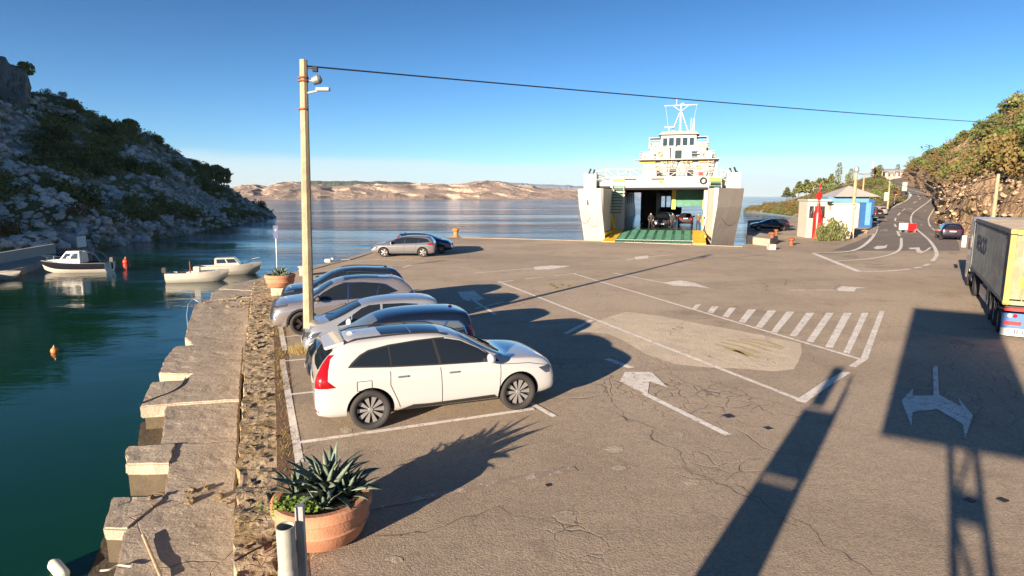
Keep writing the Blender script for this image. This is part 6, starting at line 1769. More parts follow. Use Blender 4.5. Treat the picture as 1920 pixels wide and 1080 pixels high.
stuff(tag(mb.build('groundcover_plant', leafmat('lime_leaves', (.06, .12, .015), (.14, .21, .03))), 'bright green small-leaved plant in the front planter under the agave', 'plant'))
fl = P(527, 553)
pot('far terracotta planter on a pedestal at the end of the parapet wall', fl, .36)
agave('small agave in the planter at the end of the parapet wall', fl + Vector((0, 0, .82)), ((.02, 0, .8, 26), (-.28, .1, .6, 12), (.26, 0, .6, 12)), .66)
mb = MB(); c_ = P(573, 516); mb.box(c_ + Vector((0, 0, .22)), (.5, .5, .44)); mb.box(c_ + Vector((0, 0, .48)), (.62, .62, .08))
tag(mb.build('concrete_plinth', M_CONC3, bevel=.02), 'short yellowish concrete plinth beside the far planter', 'plinth')
# ---- sign post by the water
sp = P(519, 512, 0); sp = P(520, 528, 0)
t = thing('sign_post', 'slim steel post with a narrow blue sign behind the far planter', 'sign', sp)
tp_ = W(517, 423, sp.y) - sp; b_ = W(517, 447, sp.y) - sp
mb = MB(); mb.tube((0, 0, 0), (tp_.x, 0, tp_.z), .03); mb.build('post', M_STEEL, t)
mb = MB(); mb.box((tp_.x, -.04, (tp_.z + b_.z) / 2), (.24, .02, tp_.z - b_.z)); s_ = mb.build('sign_plate', mat('navy_sign', (.01, .03, .12), .4), t)
text('lettering', 'P', .18, M_PLATE, MT(tp_.x, -.053, (tp_.z + b_.z) / 2 + .08) @ RX, s_)
# ---- steel tube post and channel in the foreground
ba = W(535, 986, 1.5); 
t = thing('steel_post', 'grey tubular steel post with an open top at the front planter', 'post', (ba.x, ba.y, 0))
mb = MB(); zt = ba.z; mb.lathe([(.0228, 0), (.0228, zt - .14), (.0243, zt - .13), (.025, zt), (.022, zt), (.021, zt - .25), (0, zt - .25)], 28); mb.lathe([(.0228, zt - .16), (.0268, zt - .15), (.0268, zt - .13), (.0236, zt - .12)], 28, close=False)
mb.build('tube', mat('weathered_grey_steel', (.36, .36, .31), .55, .2, var=.2, vscale=9, bump=.002), t, smooth=True)
mb = MB(); mb.box((.030, -.01, zt - .24), (.008, .02, .045)); mb.build('hose_hook', M_YELP, t)
bb = W(563, 948, 1.54)
t2 = thing('steel_channel', 'narrow grey steel channel standing right beside the tube post', 'rail', (bb.x, bb.y, 0))
mb = MB(); h_ = bb.z
mb.box((0, 0, h_ - .15), (.017, .015, .30)); mb.box((-.010, 0, h_ - .15), (.004, .025, .30)); mb.box((.002, .004, h_ / 2 - .15), (.023, .015, h_ - .30)); mb.build('channel', M_STEEL, t2)
mb = MB(); mb.box((-.030, 0, h_ - .12), (.05, .012, .03)); mb.build('clamp', M_PLAST, t2)

# ---- the billboard and the column behind the camera: only their shadows show
sdir = Vector((math.cos(R(SUN_AZ)), math.sin(R(SUN_AZ)), 0)); tel = math.tan(R(SUN_EL))
c0 = P(1650, 815); c1 = P(1981, 873); cm = (c0 + c1) / 2
dback = 16.6; base = cm - sdir * dback; hb = dback * tel
t = thing('billboard', 'large billboard panel on a lattice mast behind the viewpoint', 'billboard', base)
al = (c1 - c0); ang = math.atan2(al.y, al.x); wid = al.length
topl = P(1687, 575) - c0
hp = (topl.dot(sdir)) * tel
mb = MB(); mb.box((0, 0, hb + hp / 2), (wid, .14, hp), ang); mb.build('panel', M_WHITE, t)
mb = MB(); ax = Vector((math.cos(ang), math.sin(ang), 0))
for s in (-.17, .17): mb.tube(ax * s, ax * s + Vector((0, 0, hb + .1)), .05)
for i in range(5):
    z = i * .78; s = 1 if i % 2 else -1
    mb.tube(ax * .17 * s + Vector((0, 0, z)), ax * -.17 * s + Vector((0, 0, z + .78)), .03)
mb.build('lattice_mast', M_STEEL, t)
d1_ = (P(1822, 985) - base).dot(sdir) * tel; d2_ = (P(1822, 925) - base).dot(sdir) * tel
mb = MB(); mb.box((0, 0, (d1_ + d2_) / 2), (.40, .08, d2_ - d1_), ang); mb.build('small_panel', M_WHITE, t)
cL, cR = P(1302, 1078), P(1425, 1078)
cm2 = (cL + cR) / 2; base2 = cm2 - sdir * 9.0
nrm = Vector((sdir.y, -sdir.x, 0)); w2 = abs((cR - cL).dot(nrm)); an2 = math.atan2(nrm.y, nrm.x)
t = thing('totem_column', 'slim information column of stacked panels behind the viewpoint', 'column', base2)
zh = lambda x, y: (P(x, y) - base2).dot(sdir) * tel
za, zb, zc, zd = zh(1440, 905), zh(1440, 888), zh(1520, 768), zh(1565, 690)
mb = MB(); mb.box((0, 0, za / 2), (w2, .14, za), an2); mb.build('lower_panel', M_STEEL, t)
mb = MB(); mb.box((0, 0, (zb + zc) / 2), (w2, .14, zc - zb), an2); mb.build('upper_panel', M_STEEL, t)
mb = MB()
for s in (-.46, .46): mb.tube(nrm * w2 * s + Vector((0, 0, za)), nrm * w2 * s + Vector((0, 0, zb)), .02)
mb.tube(nrm * w2 * .47 + Vector((0, 0, zc)), nrm * w2 * .47 + Vector((0, 0, zc + .4)), .02)
mb.box(-nrm * .12 + Vector((0, 0, (zc + zd) / 2 + .05)), (.24, .14, zd - zc - .05), an2); mb.build('camera_neck', M_STEEL, t)

# ---- bollards and the concrete block by the ferry
def bollard(label, p, k, m, heads=1):
    t = thing('bollard', label, 'bollard', p, 0, 'mooring bollards')
    mb = MB(); mb.lathe([(.28 * k, 0), (.28 * k, .05 * k), (.19 * k, .08 * k), (.17 * k, .42 * k), (.27 * k, .5 * k), (.27 * k, .6 * k), (.18 * k, .66 * k), (0, .67 * k)], 20); mb.build('bollard_body', m, t, smooth=True)
bollard('orange rusty bollard on the quay corner beyond the blue car', P(855, 444), 1.35, mat('orange_rust', (.62, .22, .05), .7, col2=(.30, .10, .03), vscale=7))
bollard('brown mooring bollard on the concrete block right of the ferry', P(1446, 458) + Vector((0, 0, .35)), 1.1, M_RUST)
bollard('low rusty bollard alone on the asphalt right of the ferry', P(1483, 460), 1.0, M_RUST)
bollard('small rusty bollard at the back edge of the quay beside the dark car', P(1455, 440), .9, M_RUST)
mb = MB(); q = [P(1411, 458), P(1443, 462), P(1458, 455), P(1424, 448)]; mb.prism(q, 0, .62)
tag(mb.build('concrete_block', M_CONC3, bevel=.03), 'low pale concrete block at the quay edge right of the ferry', 'block')
mb = MB(); q = P(1446, 468); mb.box(q + Vector((0, 0, .22)), (.55, .5, .45)); tag(mb.build('concrete_cube', M_PLASTER, bevel=.02), 'small white concrete cube in front of the brown mooring bollard', 'block')
mb = MB(); q = P(1404, 457); mb.box(q + Vector((0, 0, .3)), (.45, .4, .9)); tag(mb.build('rubber_fender', M_RUBBER, bevel=.05), 'dark rubber fender at the end of the pale concrete block', 'fender')

# ---- kiosk, booth and what stands about them
ko = P(1557, 447)
kv = thing('kiosk', 'flat roofed white kiosk behind the bushy shrub', 'kiosk', ko, R(-4))
M_CREAM = mat('cream_render', (.70, .63, .50), .85, var=.06, vscale=2)
mb = MB(); mb.box((1.05, 1.6, 1.72), (2.35, 3.2, 3.45)); mb.build('wall', M_CREAM, kv)
mb = MB(); mb.box((-1.05, 2.2, 1.85), (1.9, 2.2, 3.7)); w_ = mb.build('annex_wall', M_PLASTER, kv)
mb = MB(); mb.box((-1.0, 2.1, 3.82), (2.3, 2.6, .16)); mb.build('flat_roof', M_WHITE, kv)
mb = MB(); mb.box((1.05, 1.5, 3.50), (2.5, 3.5, .10)); mb.build('roof', M_WHITE, kv)
for i in range(3):
    mb = MB(); mb.box((-1.6 + i * .55, 1.08, 2.6), (.40, .05, 1.2)); mb.build('window', M_PANE, w_)
    mb = MB(); mb.box((-1.33 + i * .55, 1.06, 2.6), (.06, .06, 1.3)); mb.build('window_frame', M_RED if i == 1 else M_WHITE, w_)
bo = G(1610, 428)
bv = thing('booth', 'blue ticket booth with a white pyramid roof', 'booth', (bo.x, bo.y, 0), R(-5))
sc1 = bo.y / F
mb = MB(); mb.box((.85, 1.5, 1.9), (1.7, 3.0, 3.8)); bw = mb.build('wall', M_BLUEP, bv)
mb = MB(); mb.box((-.62, 1.6, 1.7), (1.2, 2.8, 3.4)); mb.build('cabin_wall', M_PLASTER, bv)
mb = MB(); mb.box((-1.7, 1.3, 3.75), (5.2, 3.0, .75)); mb.build('fascia', M_SKYP, bv)
mb = MB(); mb.lathe([(4.1, 4.14), (0.02, 5.6)], 4, MT(-.9, 1.8, 0) @ Matrix.Rotation(math.pi / 4, 4, 'Z')); mb.build('pyramid_roof', M_WHITE, bv)
mb = MB(); mb.box((-.62, .15, 2.3), (1.0, .06, 1.2)); mb.build('notice_board', M_PLATE, bw)
mb = MB(); mb.box((-.62, .14, 1.0), (1.0, .08, .7)); mb.build('notice_board', M_PLASTER, bw)
mb = MB(); mb.box((1.0, -.04, 1.9), (.65, .06, 3.0)); mb.build('door', M_SKYP, bw)
mb = MB(); mb.box((1.78, .9, 1.7), (.06, 1.0, 2.6)); mb.build('door', mat('grey_lilac', (.34, .32, .38), .5), bw)
mb = MB(); q = P(1612, 440); mb.box(q + Vector((0, 0, .45)), (1.5, .5, .08)); 
for s in (-.6, .6): mb.box(q + Vector((s, 0, .22)), (.1, .4, .44))
tag(mb.build('bench', M_WOOD), 'low wooden bench in front of the blue booth', 'bench')
mb = MB(); q = [P(1598, 444), P(1640, 440), P(1646, 424), P(1622, 424), P(1600, 430)]; mb.prism(q, 0, .13); struct(mb.build('pavement', M_CONC3, bevel=.02))
mb = MB(); q = [P(1500, 437), P(1530, 447), P(1600, 446), P(1600, 440), P(1520, 430)]; mb.prism(q, 0, .08); struct(mb.build('pavement', M_CONC3))
# white screens beside the beacon
sv = thing('white_screen', 'row of white service cabinets and panels left of the red beacon', 'screen', P(1502, 441))
for i, (px, py) in enumerate(((1503, 437), (1509, 440), (1516, 442), (1524, 444))):
    q = P(px, py) - P(1502, 441); mb = MB(); mb.box(q + Vector((.1, .2, 1.1)), (.50 if i > 1 else .34, .3, 2.25)); mb.build('panel', M_PLASTER, sv)
# red beacon
rb = P(1530, 446)
t = thing('red_beacon', 'bright red harbour beacon column with a thin mast in front of the kiosk', 'beacon', rb)
zb_ = lambda py: (W(1530, py, rb.y) - rb).z
mb = MB(); mb.lathe([(.42, 0), (.42, zb_(402)), (.36, zb_(397)), (.14, zb_(388)), (.08, zb_(378))], 24); mb.build('column', M_RED, t, smooth=True)
mb = MB(); mb.tube((0, 0, zb_(380)), (0, 0, zb_(345)), .045); mb.build('mast', M_RED, t)
mb = MB(); mb.lathe([(.06, zb_(375)), (.26, zb_(371)), (.30, zb_(367)), (.2, zb_(363)), (.05, zb_(360))], 12); mb.build('lantern', M_RED, t)
mb = MB(); mb.tube((-.65, 0, zb_(354)), (.3, 0, zb_(354)), .03); mb.tube((-.65, 0, zb_(358)), (-.65, 0, zb_(350)), .03); mb.build('crossbar', M_STEEL, t)
mb = MB(); mb.box((.75, .3, zb_(420)), (.7, .1, .1)); mb.box((.75, .3, zb_(408)), (.7, .1, .1)); mb.box((.45, .3, 1.4), (.08, .08, 2.8)); mb.box((1.05, .3, 1.4), (.08, .08, 2.8)); mb.build('red_frame', M_RED, t)
# bushy shrub against the kiosk
me = shrub_mesh('large_shrub', 77, 900, .10, M_LEAF, 1.0)
for (px, py, sx_, sz_, lab) in ((1570, 446, 1.0, 2.1, 'tall loose green bush in front of the cream kiosk wall'), (1546, 446, .8, 1.6, 'narrow bush between the red beacon and the small notice post')):
    o = link('bush', me); o.location = P(px, py + 6); o.scale = (sx_, sx_ * .7, sz_); tag(o, lab, 'bush')
def post(name, label, cat, px, py_b, py_t, r0, r1, m, Y=None):
    b = P(px, py_b) if Y is None else W(px, py_b, Y)
    tz = (W(px, py_t, b.y) - b).z
    t = thing(name, label, cat, b)
    mb = MB(); mb.tube((0, 0, -.2), (0, 0, tz), r0, r1, 10); mb.build('shaft', m, t)
    return t, tz, b
t, tz, b = post('notice_post', 'small notice board on a pale post in front of the bushy shrub', 'sign', 1551, 447, 380, .07, .06, M_POLE)
mb = MB(); mb.box((0, -.1, 2.35), (.75, .05, .85)); mb.build('board', M_PLATE, t); mb = MB(); mb.box((0, -.1, 3.5), (.5, .2, .35)); mb.build('lamp_box', M_PLAST, t)
t, tz, b = post('lamp_post', 'stout concrete lamp post in front of the blue booth', 'lamp post', 1595, 447, 322, .22, .13, M_POLE)
mb = MB(); mb.tube((0, 0, tz - .1), (.9, .0, tz - .25), .04); mb.box((1.3, 0, tz - .27), (.9, .2, .1)); mb.build('lamp_arm', M_STEEL, t)
mb = MB(); mb.lathe([(.14, 0), (.24, .2), (.22, .5), (.1, .6)], 12, MT(0, 0, tz - .1)); mb.build('lamp_head', M_STEEL, t)
mb = MB(); mb.lathe([(.23, 2.9), (.27, 2.95), (.27, 3.2), (.22, 3.25)], 12, close=False); mb.build('collar', M_CONC3, t)
t, tz, b = post('utility_pole', 'pale utility pole behind the blue booth', 'pole', 1616, 380, 326, .14, .10, M_POLE, 92)
mb = MB(); mb.box((0, 0, tz - .1), (1.6, .1, .1)); mb.tube((.0, 0, tz), (1.4, 0, tz + .3), .04); mb.build('crossarm', M_STEEL, t)
t, tz, b = post('utility_pole', 'concrete utility pole carrying white panels beside the climbing road', 'pole', 1664, 390, 324, .17, .11, M_POLE, 112)
mb = MB(); mb.box((-.55, -.2, tz * .33), (.75, .08, 1.6)); mb.build('panel', M_PLATE, t); mb = MB(); mb.box((0, 0, tz), (.9, .4, .5)); mb.build('transformer', M_STEEL, t)
t, tz, b = post('road_sign', 'triangular warning sign beside the climbing road', 'sign', 1677, 381, 364, .05, .05, M_STEEL, 125)
mb = MB(); mb.add([(-.55, -.08, tz - .2), (.55, -.08, tz - .2), (0, -.08, tz + .8), (-.55, -.02, tz - .2), (.55, -.02, tz - .2), (0, -.02, tz + .8)], [[0, 1, 2], [5, 4, 3], [0, 3, 4, 1], [1, 4, 5, 2], [2, 5, 3, 0]]); s_ = mb.build('sign_plate', M_RED, t)
mb = MB(); mb.add([(-.36, -.09, tz - .10), (.36, -.09, tz - .10), (0, -.09, tz + .56)], [[0, 1, 2]]); mb.build('sign_face', M_PLATE, s_)
t, tz, b = post('sign_board', 'tall blank white board on a dark base at the inside of the bend', 'sign', 1694, 367, 358, .5, .5, M_PLAST, 148)
mb = MB(); mb.box((0, -.1, tz + 1.0), (1.15, .12, 2.15)); mb.build('board', M_PLATE, t)
t, tz, b = post('antenna_mast', 'white cylindrical antenna on a dark mast on the hilltop', 'mast', 1635, 334, 316, .12, .12, M_PLAST, 242)
mb = MB(); mb.lathe([(.42, tz), (.5, tz + .2), (.5, tz + 2.2), (.4, tz + 2.4)], 12); mb.build('antenna', M_WHITE, t)
t, tz, b = post('utility_pole', 'concrete pole standing against the rock cutting behind the truck', 'pole', 1857, 452, 326, .16, .12, M_POLE, 50)
PP = b + Vector((0, 0, tz))
for (a_, c_, sg, lab) in ((PP, W(1990, 330, 46), .3, 'cable from the cutting pole towards the viewer side'), (PP + Vector((0, 0, -.2)), W(1668, 337, 112), 1.3, 'cable sagging from the cutting pole to the road side pole'), (PP + Vector((0, 0, -1.5)), W(1668, 349, 112), 1.0, 'lower cable sagging between the cutting pole and the road side pole')):
    mb = MB(); mb.path([a_.lerp(c_, i / 24) - Vector((0, 0, 4 * (i / 24) * (1 - i / 24) * sg)) for i in range(25)], .04, 4)
    tag(mb.build('overhead_cable', M_CABLE), lab, 'cable')
# movable barrier in the road
q = G(1700, 436)
t = thing('road_barrier', 'white and red barrier board standing in the road', 'barrier', q, R(-8))
s1 = q.y / F
mb = MB(); mb.box((-.42, 0, .72), (.95, .08, .78)); mb.build('white_board', M_PLATE, t)
mb = MB(); mb.box((.52, -.1, .62), (.85, .08, .85)); mb.build('red_board', M_RED, t)
mb = MB()
for x in (-.75, -.1, .8): mb.box((x, 0, .2), (.06, .5, .4))
mb.build('foot', M_STEEL, t)
# guard rail and kerb beside the climbing road
pts = [G(x, y) for x, y in ((1656, 399), (1670, 391), (1684, 383), (1698, 375), (1707, 370))]
t = thing('guard_rail', 'low steel guard rail along the outside of the climbing road', 'rail', pts[0])
mb = MB(); mb.path([p - pts[0] + Vector((-.6, 0, .75)) for p in pts], .12, 5); mb.build('beam', M_STEEL, t)
for p in resample(pts, 9):
    mb = MB(); mb.box(p - pts[0] + Vector((-.6, 0, .35)), (.12, .12, .7)); mb.build('post', M_STEEL, t)
# hilltop house
hbp = W(1672, 336, 252)
t = thing('house', 'pale single storey house with a long white roof on the hilltop', 'house', hbp, R(4))
mb = MB(); mb.box((0, 3, 1.6), (9.5, 6, 3.4)); w_ = mb.build('wall', mat('pinkish_render', (.62, .46, .40), .85), t)
mb = MB(); mb.add([(-5.6, -1.4, 3.1), (5.6, -1.4, 3.1), (5.6, 7, 3.5), (-5.6, 7, 3.5), (-5.6, -1.4, 3.3), (5.6, -1.4, 3.3), (3.5, 3.5, 4.4), (-4.5, 3.5, 4.4)], [[3, 2, 1, 0], [4, 5, 6, 7], [0, 1, 5, 4], [1, 2, 6, 5], [2, 3, 7, 6], [3, 0, 4, 7]]); mb.build('roof', M_WHITE, t)
for x in (-3.6, -1.4, .9, 3.2):
    mb = MB(); mb.box((x, -.02, 1.9), (1.1, .06, 1.5)); mb.build('window', M_PANE, w_)
for x in (-5.2, -2.6, 0, 2.6, 5.2):
    mb = MB(); mb.box((x, -1.2, 1.6), (.2, .2, 3.2)); mb.build('column', M_WHITE, t)
hb2 = W(1645, 334, 258); t = thing('hut', 'small white hut on the hilltop beside the house', 'hut', hb2)
mb = MB(); mb.box((0, 0, 1.2), (2.2, 2.2, 2.8)); mb.build('wall', M_PLASTER, t); mb = MB(); mb.box((0, 0, 2.7), (2.6, 2.6, .2)); mb.build('roof', M_WHITE, t)

# ---- the shaded far bank: sea wall, little quay, container
ZL = -1.0
mb = MB(); mb.prism([P(-160, 545, ZL), P(0, 510, ZL), P(40, 502, ZL), P(78, 489, ZL), P(104, 480, ZL), P(104, 468, ZL), P(-160, 488, ZL)], -2.4, ZL)
struct(mb.build('small_quay', M_CONC))
A1, A2 = P(-120, 517, ZL), P(102, 474, ZL)
dd = (A2 - A1); an = math.atan2(dd.y, dd.x); mid_ = (A1 + A2) / 2
mb = MB(); mb.box((mid_.x, mid_.y, ZL + .40), (dd.length, .3, .86), an)
tag(mb.build('sea_wall', M_PLASTER, bevel=.02), 'long low white sea wall at the foot of the shaded hill', 'wall')
q = P(137, 463, -1.0)
mb = MB(); mb.box(q + Vector((0, 0, .55)), (1.9, 1.4, 1.15)); tag(mb.build('grey_crate', M_STEEL, bevel=.03), 'grey box on the bank behind the moored cabin boat', 'box')
sh = [stone_mesh('shore_rock', 40 + s, rockmat('shore_rock', (.34, .33, .30), (.20, .19, .17), (.07, .065, .06), None, 2, .5, .3), .8) for s in range(4)]
mb_ = 0
for i in range(170):
    f = random.random(); px = 105 + 400 * f; j = 0
    wy = 480 + (408 - 480) * f ** .8 + 1
    c = P(px, wy, -1.5); o = link('shore_rock', sh[i % 4], lhill); r = random.uniform(.25, .9)
    o.location = c + Vector((random.uniform(-1.2, .4), random.uniform(-1, 1), random.uniform(-.1, .3))); o.scale = (r, r * random.uniform(.6, 1.3), r * random.uniform(.6, 1)); o.rotation_euler = (random.uniform(-.5, .5), random.uniform(-.5, .5), random.uniform(0, 6))

# ---- boats
M_GEL = mat('boat_gelcoat', (.52, .48, .40), .28, var=.05, coat=.4)
def boat(label, loc, hdg, L, B, h, hullm=None, stripe=None, group=None, name='motorboat'):
    t = thing(name, label, 'boat', loc, hdg, group)
    n = 16; rows = []
    for i in range(n + 1):
        u = i / n; x = lerp(-L / 2, L / 2, u)
        b = B / 2 * (1 - max(0, (u - .42) / .58) ** 2.3) * (.92 + .08 * min(1, u * 4)); b = max(b, .02)
        sh_ = h * (1 + .42 * max(0, u - .3) ** 1.6); kz = -.28 + max(0, (u - .72) / .28) ** 2 * .55
        rk = max(0, u - .8) * L * .18
        rows.append([(x + rk * .0, 0, kz), (x + rk * .2, b * .72, lerp(kz, sh_, .30)), (x + rk * .6, b * .93, lerp(kz, sh_, .55)), (x + rk * .66, b * .98, lerp(kz, sh_, .62)), (x + rk, b, sh_), (x + rk, b * .86, sh_ + .02)])
    vs = []; K_ = 6
    for r in rows: vs += r + [(x, -y, z) for x, y, z in r]
    fs = []; mi = []
    for i in range(n):
        for sd_ in (0, 6):
            for j in range(K_ - 1):
                a = i * 12 + sd_ + j; fs.append([a, a + 12, a + 13, a + 1]); mi.append(1 if (stripe and j in (2,) or (stripe and j == 3)) else 0)
    fs.append([0, 1, 2, 3, 4, 5, 11, 10, 9, 8, 7]); mi.append(0)
    mb = MB(); mb.add(vs, fs); mb.mi = mi
    mb.build('hull', [hullm or M_GEL, stripe or M_GEL], t, smooth=True)
    return t, rows
def deckpart(t, rows, i0, i1, dz, m, name='deck', inset=1.0):
    vs = []
    for r in rows[i0:i1 + 1]: x, y, z = r[5]; vs += [(x, y * inset, z + dz), (x, -y * inset, z + dz)]
    mb = MB(); mb.add(vs, [[2 * i, 2 * i + 1, 2 * i + 3, 2 * i + 2] for i in range(i1 - i0)]); return mb.build(name, m, t)
def cabin(t, x0, x1, w_, z0, z1, rake, m=M_GEL, wins=2):
    mb = MB(); vs = [(x0, -w_, z0), (x1, -w_ * .9, z0), (x1, w_ * .9, z0), (x0, w_, z0), (x0 + .03, -w_ * .85, z1), (x1 - rake, -w_ * .75, z1), (x1 - rake, w_ * .75, z1), (x0 + .03, w_ * .85, z1)]
    mb.add(vs, [[3, 2, 1, 0], [4, 5, 6, 7], [0, 1, 5, 4], [1, 2, 6, 5], [2, 3, 7, 6], [3, 0, 4, 7]]); c = mb.build('cabin', m, t, bevel=.03)
    for s in (-1, 1):
        for k_ in range(wins):
            a, b = .10 + k_ * .45, .48 + k_ * .45
            def pt_(u, v): 
                xl, xh = lerp(x0, x1, u), lerp(x0 + .03, x1 - rake, u); wl_2, wh_ = lerp(w_, w_ * .9, u), lerp(w_ * .85, w_ * .75, u)
                return (lerp(xl, xh, v), s * (lerp(wl_2, wh_, v) + .008), lerp(z0, z1, v))
            mb = MB(); mb.add([pt_(a, .38), pt_(b, .38), pt_(b, .86), pt_(a, .86)], [[0, 1, 2, 3]]); mb.build('window', M_PANE, c)
    mb = MB(); mb.add([(lerp(x1, x1 - rake, v) + .01, s * lerp(w_ * .8, w_ * .68, v), lerp(z0, z1, v)) for s, v in ((-1, .35), (1, .35), (1, .88), (-1, .88))], [[0, 1, 2, 3]]); mb.build('windscreen', M_PANE, c)
    return c
def outboard(t, L, z, m=M_PLAST):
    mb = MB(); mb.box((-L / 2 - .18, 0, z + .18), (.30, .26, .36), taper=.85); mb.box((-L / 2 - .16, 0, z - .25), (.12, .08, .6)); mb.build('outboard_motor', m, t, bevel=.03)
NAVY = mat('black_hull_stripe', (.012, .012, .016), .2, coat=.5)
bp = P(146, 510, -1.5)
t, rows = boat('white cabin boat with a black hull stripe moored by the shaded bank', bp, R(188), 4.6, 1.75, .72, None, NAVY)
deckpart(t, rows, 7, 16, .0, M_GEL); deckpart(t, rows, 0, 7, -.35, M_GEL, 'cockpit_floor')
cabin(t, -.55, 1.15, .62, .70, 1.62, .75); 
mb = MB(); mb.add([(1.0, -.5, .82), (2.0, -.2, .95), (2.0, .2, .95), (1.0, .5, .82), (.7, -.5, 1.05), (.7, .5, 1.05)], [[0, 1, 2, 3], [0, 4, 1], [3, 2, 5], [4, 5, 2, 1]]); mb.build('foredeck', M_GEL, t)
outboard(t, 4.6, .75)
mb = MB()
for s in (-1, 1): mb.path([(1.0, s * .7, .80), (1.2, s * .65, 1.1), (2.1, s * .25, 1.25), (2.5, 0, 1.28)], .018, 5); mb.tube((1.8, s * .4, .9), (1.8, s * .42, 1.18), .015)
mb.build('bow_rail', M_CHROME, t)
mb = MB(); mb.path([(-.7, -.6, .7), (-.9, -.58, 1.55), (-1.5, -.55, 1.5), (-2.0, -.6, .75)], .02, 5); mb.path([(-.7, .6, .7), (-.9, .58, 1.55), (-1.5, .55, 1.5), (-2.0, .6, .75)], .02, 5); mb.tube((-.9, -.58, 1.55), (-.9, .58, 1.55), .02); mb.build('bimini_frame', M_CHROME, t)
bp = P(372, 527, -1.5)
t, rows = boat('open cream motorboat tied up nearest the pier end', bp, R(14), 3.7, 1.5, .62)
deckpart(t, rows, 9, 16, .0, M_GEL); deckpart(t, rows, 0, 9, -.38, mat('boat_floor', (.30, .28, .24), .7), 'cockpit_floor'); outboard(t, 3.7, .62)
mb = MB(); mb.box((-.6, 0, .45), (.25, 1.1, .08)); mb.box((.4, 0, .45), (.25, 1.1, .08)); mb.build('thwart', M_GEL, t)
mb = MB(); mb.box((-.05, .1, .72), (.4, .4, .55)); mb.build('console', M_GEL, t, bevel=.03)
mb = MB(); mb.tube((-.5, .2, .5), (-.5, .2, 1.35), .03); mb.tube((-.9, -.3, .6), (-.3, .5, .75), .03); mb.build('gear', M_RUST, t)
bp = P(430, 514, -1.5)
t, rows = boat('small white cabin boat with its bow pointing right beyond the cream motorboat', bp, R(20), 4.2, 1.6, .66)
deckpart(t, rows, 6, 16, .0, M_GEL); deckpart(t, rows, 0, 6, -.35, M_GEL, 'cockpit_floor')
cabin(t, -.9, .9, .58, .66, 1.25, .45, wins=2)
mb = MB(); mb.path([(1.2, -.45, .75), (1.6, -.35, 1.05), (2.3, 0, 1.2), (1.6, .35, 1.05), (1.2, .45, .75)], .018, 5); mb.build('bow_rail', M_CHROME, t)
bp = P(-14, 524, -1.5)
t, rows = boat('small cream rowing boat cut off by the picture edge', bp, R(8), 3.4, 1.3, .45, name='rowing_boat')
deckpart(t, rows, 4, 16, .02, M_CREAM)
# buoys, floats
def buoy(label, p, r, m, cap=None):
    t = thing('buoy', label, 'buoy', p)
    mb = MB(); mb.lathe([(0, -r), (r * .7, -r * .7), (r, 0), (r * .85, r * .55), (r * .35, r * 1.0), (r * .3, r * 1.3), (0, r * 1.35)], 16); mb.build('float', m, t, smooth=True)
    mb = MB(); mb.tube((0, 0, r * 1.2), (0, 0, r * 1.7), r * .14); mb.build('eye', cap or m, t)
M_OR = mat('faded_orange_plastic', (.60, .20, .06), .5)
buoy('orange mooring buoy floating nearest in the dark water', P(102, 658, -1.45), .13, M_OR, M_STEEL)
buoy('red and white buoy in the water right of the cabin boat', P(236, 491, -1.4), .26, mat('red_plastic', (.66, .05, .02), .4), M_WHITE)
mb = MB(); c_ = P(110, 1068, -1.4)
mb.lathe([(0, -.30), (.06, -.28), (.09, -.2), (.09, .2), (.06, .28), (0, .30)], 18, MT(*c_) @ Matrix.Rotation(R(-38), 4, 'Z') @ Matrix.Rotation(math.pi / 2, 4, 'Y'))
tag(mb.build('boat_fender', mat('white_plastic', (.62, .66, .52), .4), smooth=True), 'white sausage shaped fender floating near the lower quay', 'fender')
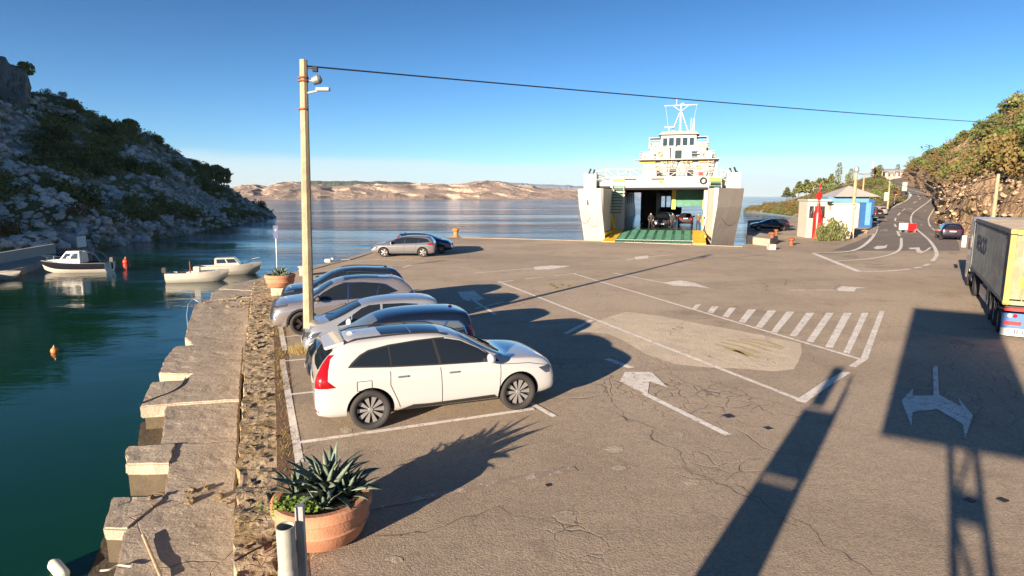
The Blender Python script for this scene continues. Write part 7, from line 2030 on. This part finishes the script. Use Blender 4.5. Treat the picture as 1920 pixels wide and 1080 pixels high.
# things lying on the promenade
mb = MB(); a_, c_ = P(268, 1003, ZP + .05), P(303, 1085, ZP + .04); mb.tube(a_, c_, .022, .022, 8); tag(mb.build('wooden_stick', M_WOOD), 'long pale wooden pole lying on the promenade slabs', 'stick')
mb = MB(); mb.path([P(x, y, ZP + .05) for x, y in smooth([(188, 1070), (205, 1068), (222, 1060), (245, 1062), (250, 1058)], 6)], .014, 6); tag(mb.build('rope', mat('pale_rope', (.55, .50, .40), .9)), 'pale rope end hanging over the lower slab edge', 'rope')
mb = MB(); mb.path([P(x, y, ZP + .04) for x, y in smooth([(262, 757), (290, 746), (320, 735), (340, 722), (348, 708)], 6)], .013, 6); tag(mb.build('rope', M_CABLE), 'dark rope lying across the wide promenade block', 'rope')
mb = MB(); mb.path([P(x, y, ZP + .05 - (0 if i > 1 else .3)) for i, (x, y) in enumerate([(352, 615), (350, 590), (353, 570), (362, 560), (372, 566)])], .014, 6); tag(mb.build('mooring_line', mat('blue_white_rope', (.35, .45, .6), .8)), 'blue white mooring line over the pier edge below the cream motorboat', 'rope')
mb = MB(); mb.path([P(x, y, ZW + .09) for x, y in smooth([(440, 1052), (470, 1035), (500, 1020), (526, 1008)], 6)], .012, 6); tag(mb.build('cable', M_CABLE), 'thin black cable crossing the rubble wall near the steel post', 'cable')
mb = MB(); q = P(615, 492); mb.box(q + Vector((0, 0, .12)), (.4, .3, .22)); mb.box(q + Vector((.25, .1, .2)), (.2, .2, .18)); tag(mb.build('rock_pile', M_PLATE, bevel=.04), 'small pile of pale rubble on the quay edge behind the parked cars', 'rubble')
# road shoulder and cutting foot
mb = MB(); vs = []
for y, a, b in st_:
    for i in range(5): vs.append(G(b - 3 + 45 * i / 4, y, -.10 - .02 * i))
mb.add(vs, [[j * 5 + i, j * 5 + i + 1, (j + 1) * 5 + i + 1, (j + 1) * 5 + i] for j in range(len(st_) - 1) for i in range(4)])
struct(mb.build('road_verge', M_CLIFF))
# ---- thin air over the channel
mb = MB(); mb.box((0, 4550, 88.5), (13000, 10000, 191))
haze = mb.build('haze', None)
mh = bpy.data.materials.new('haze'); mh.use_nodes = True
mh.node_tree.nodes.remove(mh.node_tree.nodes['Principled BSDF'])
pv = mh.node_tree.nodes.new('ShaderNodeVolumePrincipled')
pv.inputs['Color'].default_value = (.84, .89, .95, 1); pv.inputs['Density'].default_value = .00003; pv.inputs['Anisotropy'].default_value = .2
mh.node_tree.links.new(pv.outputs[0], mh.node_tree.nodes['Material Output'].inputs['Volume'])
haze.data.materials.clear(); haze.data.materials.append(mh)
stuff(tag(haze, 'thin pale haze lying over the sea channel', 'haze'))
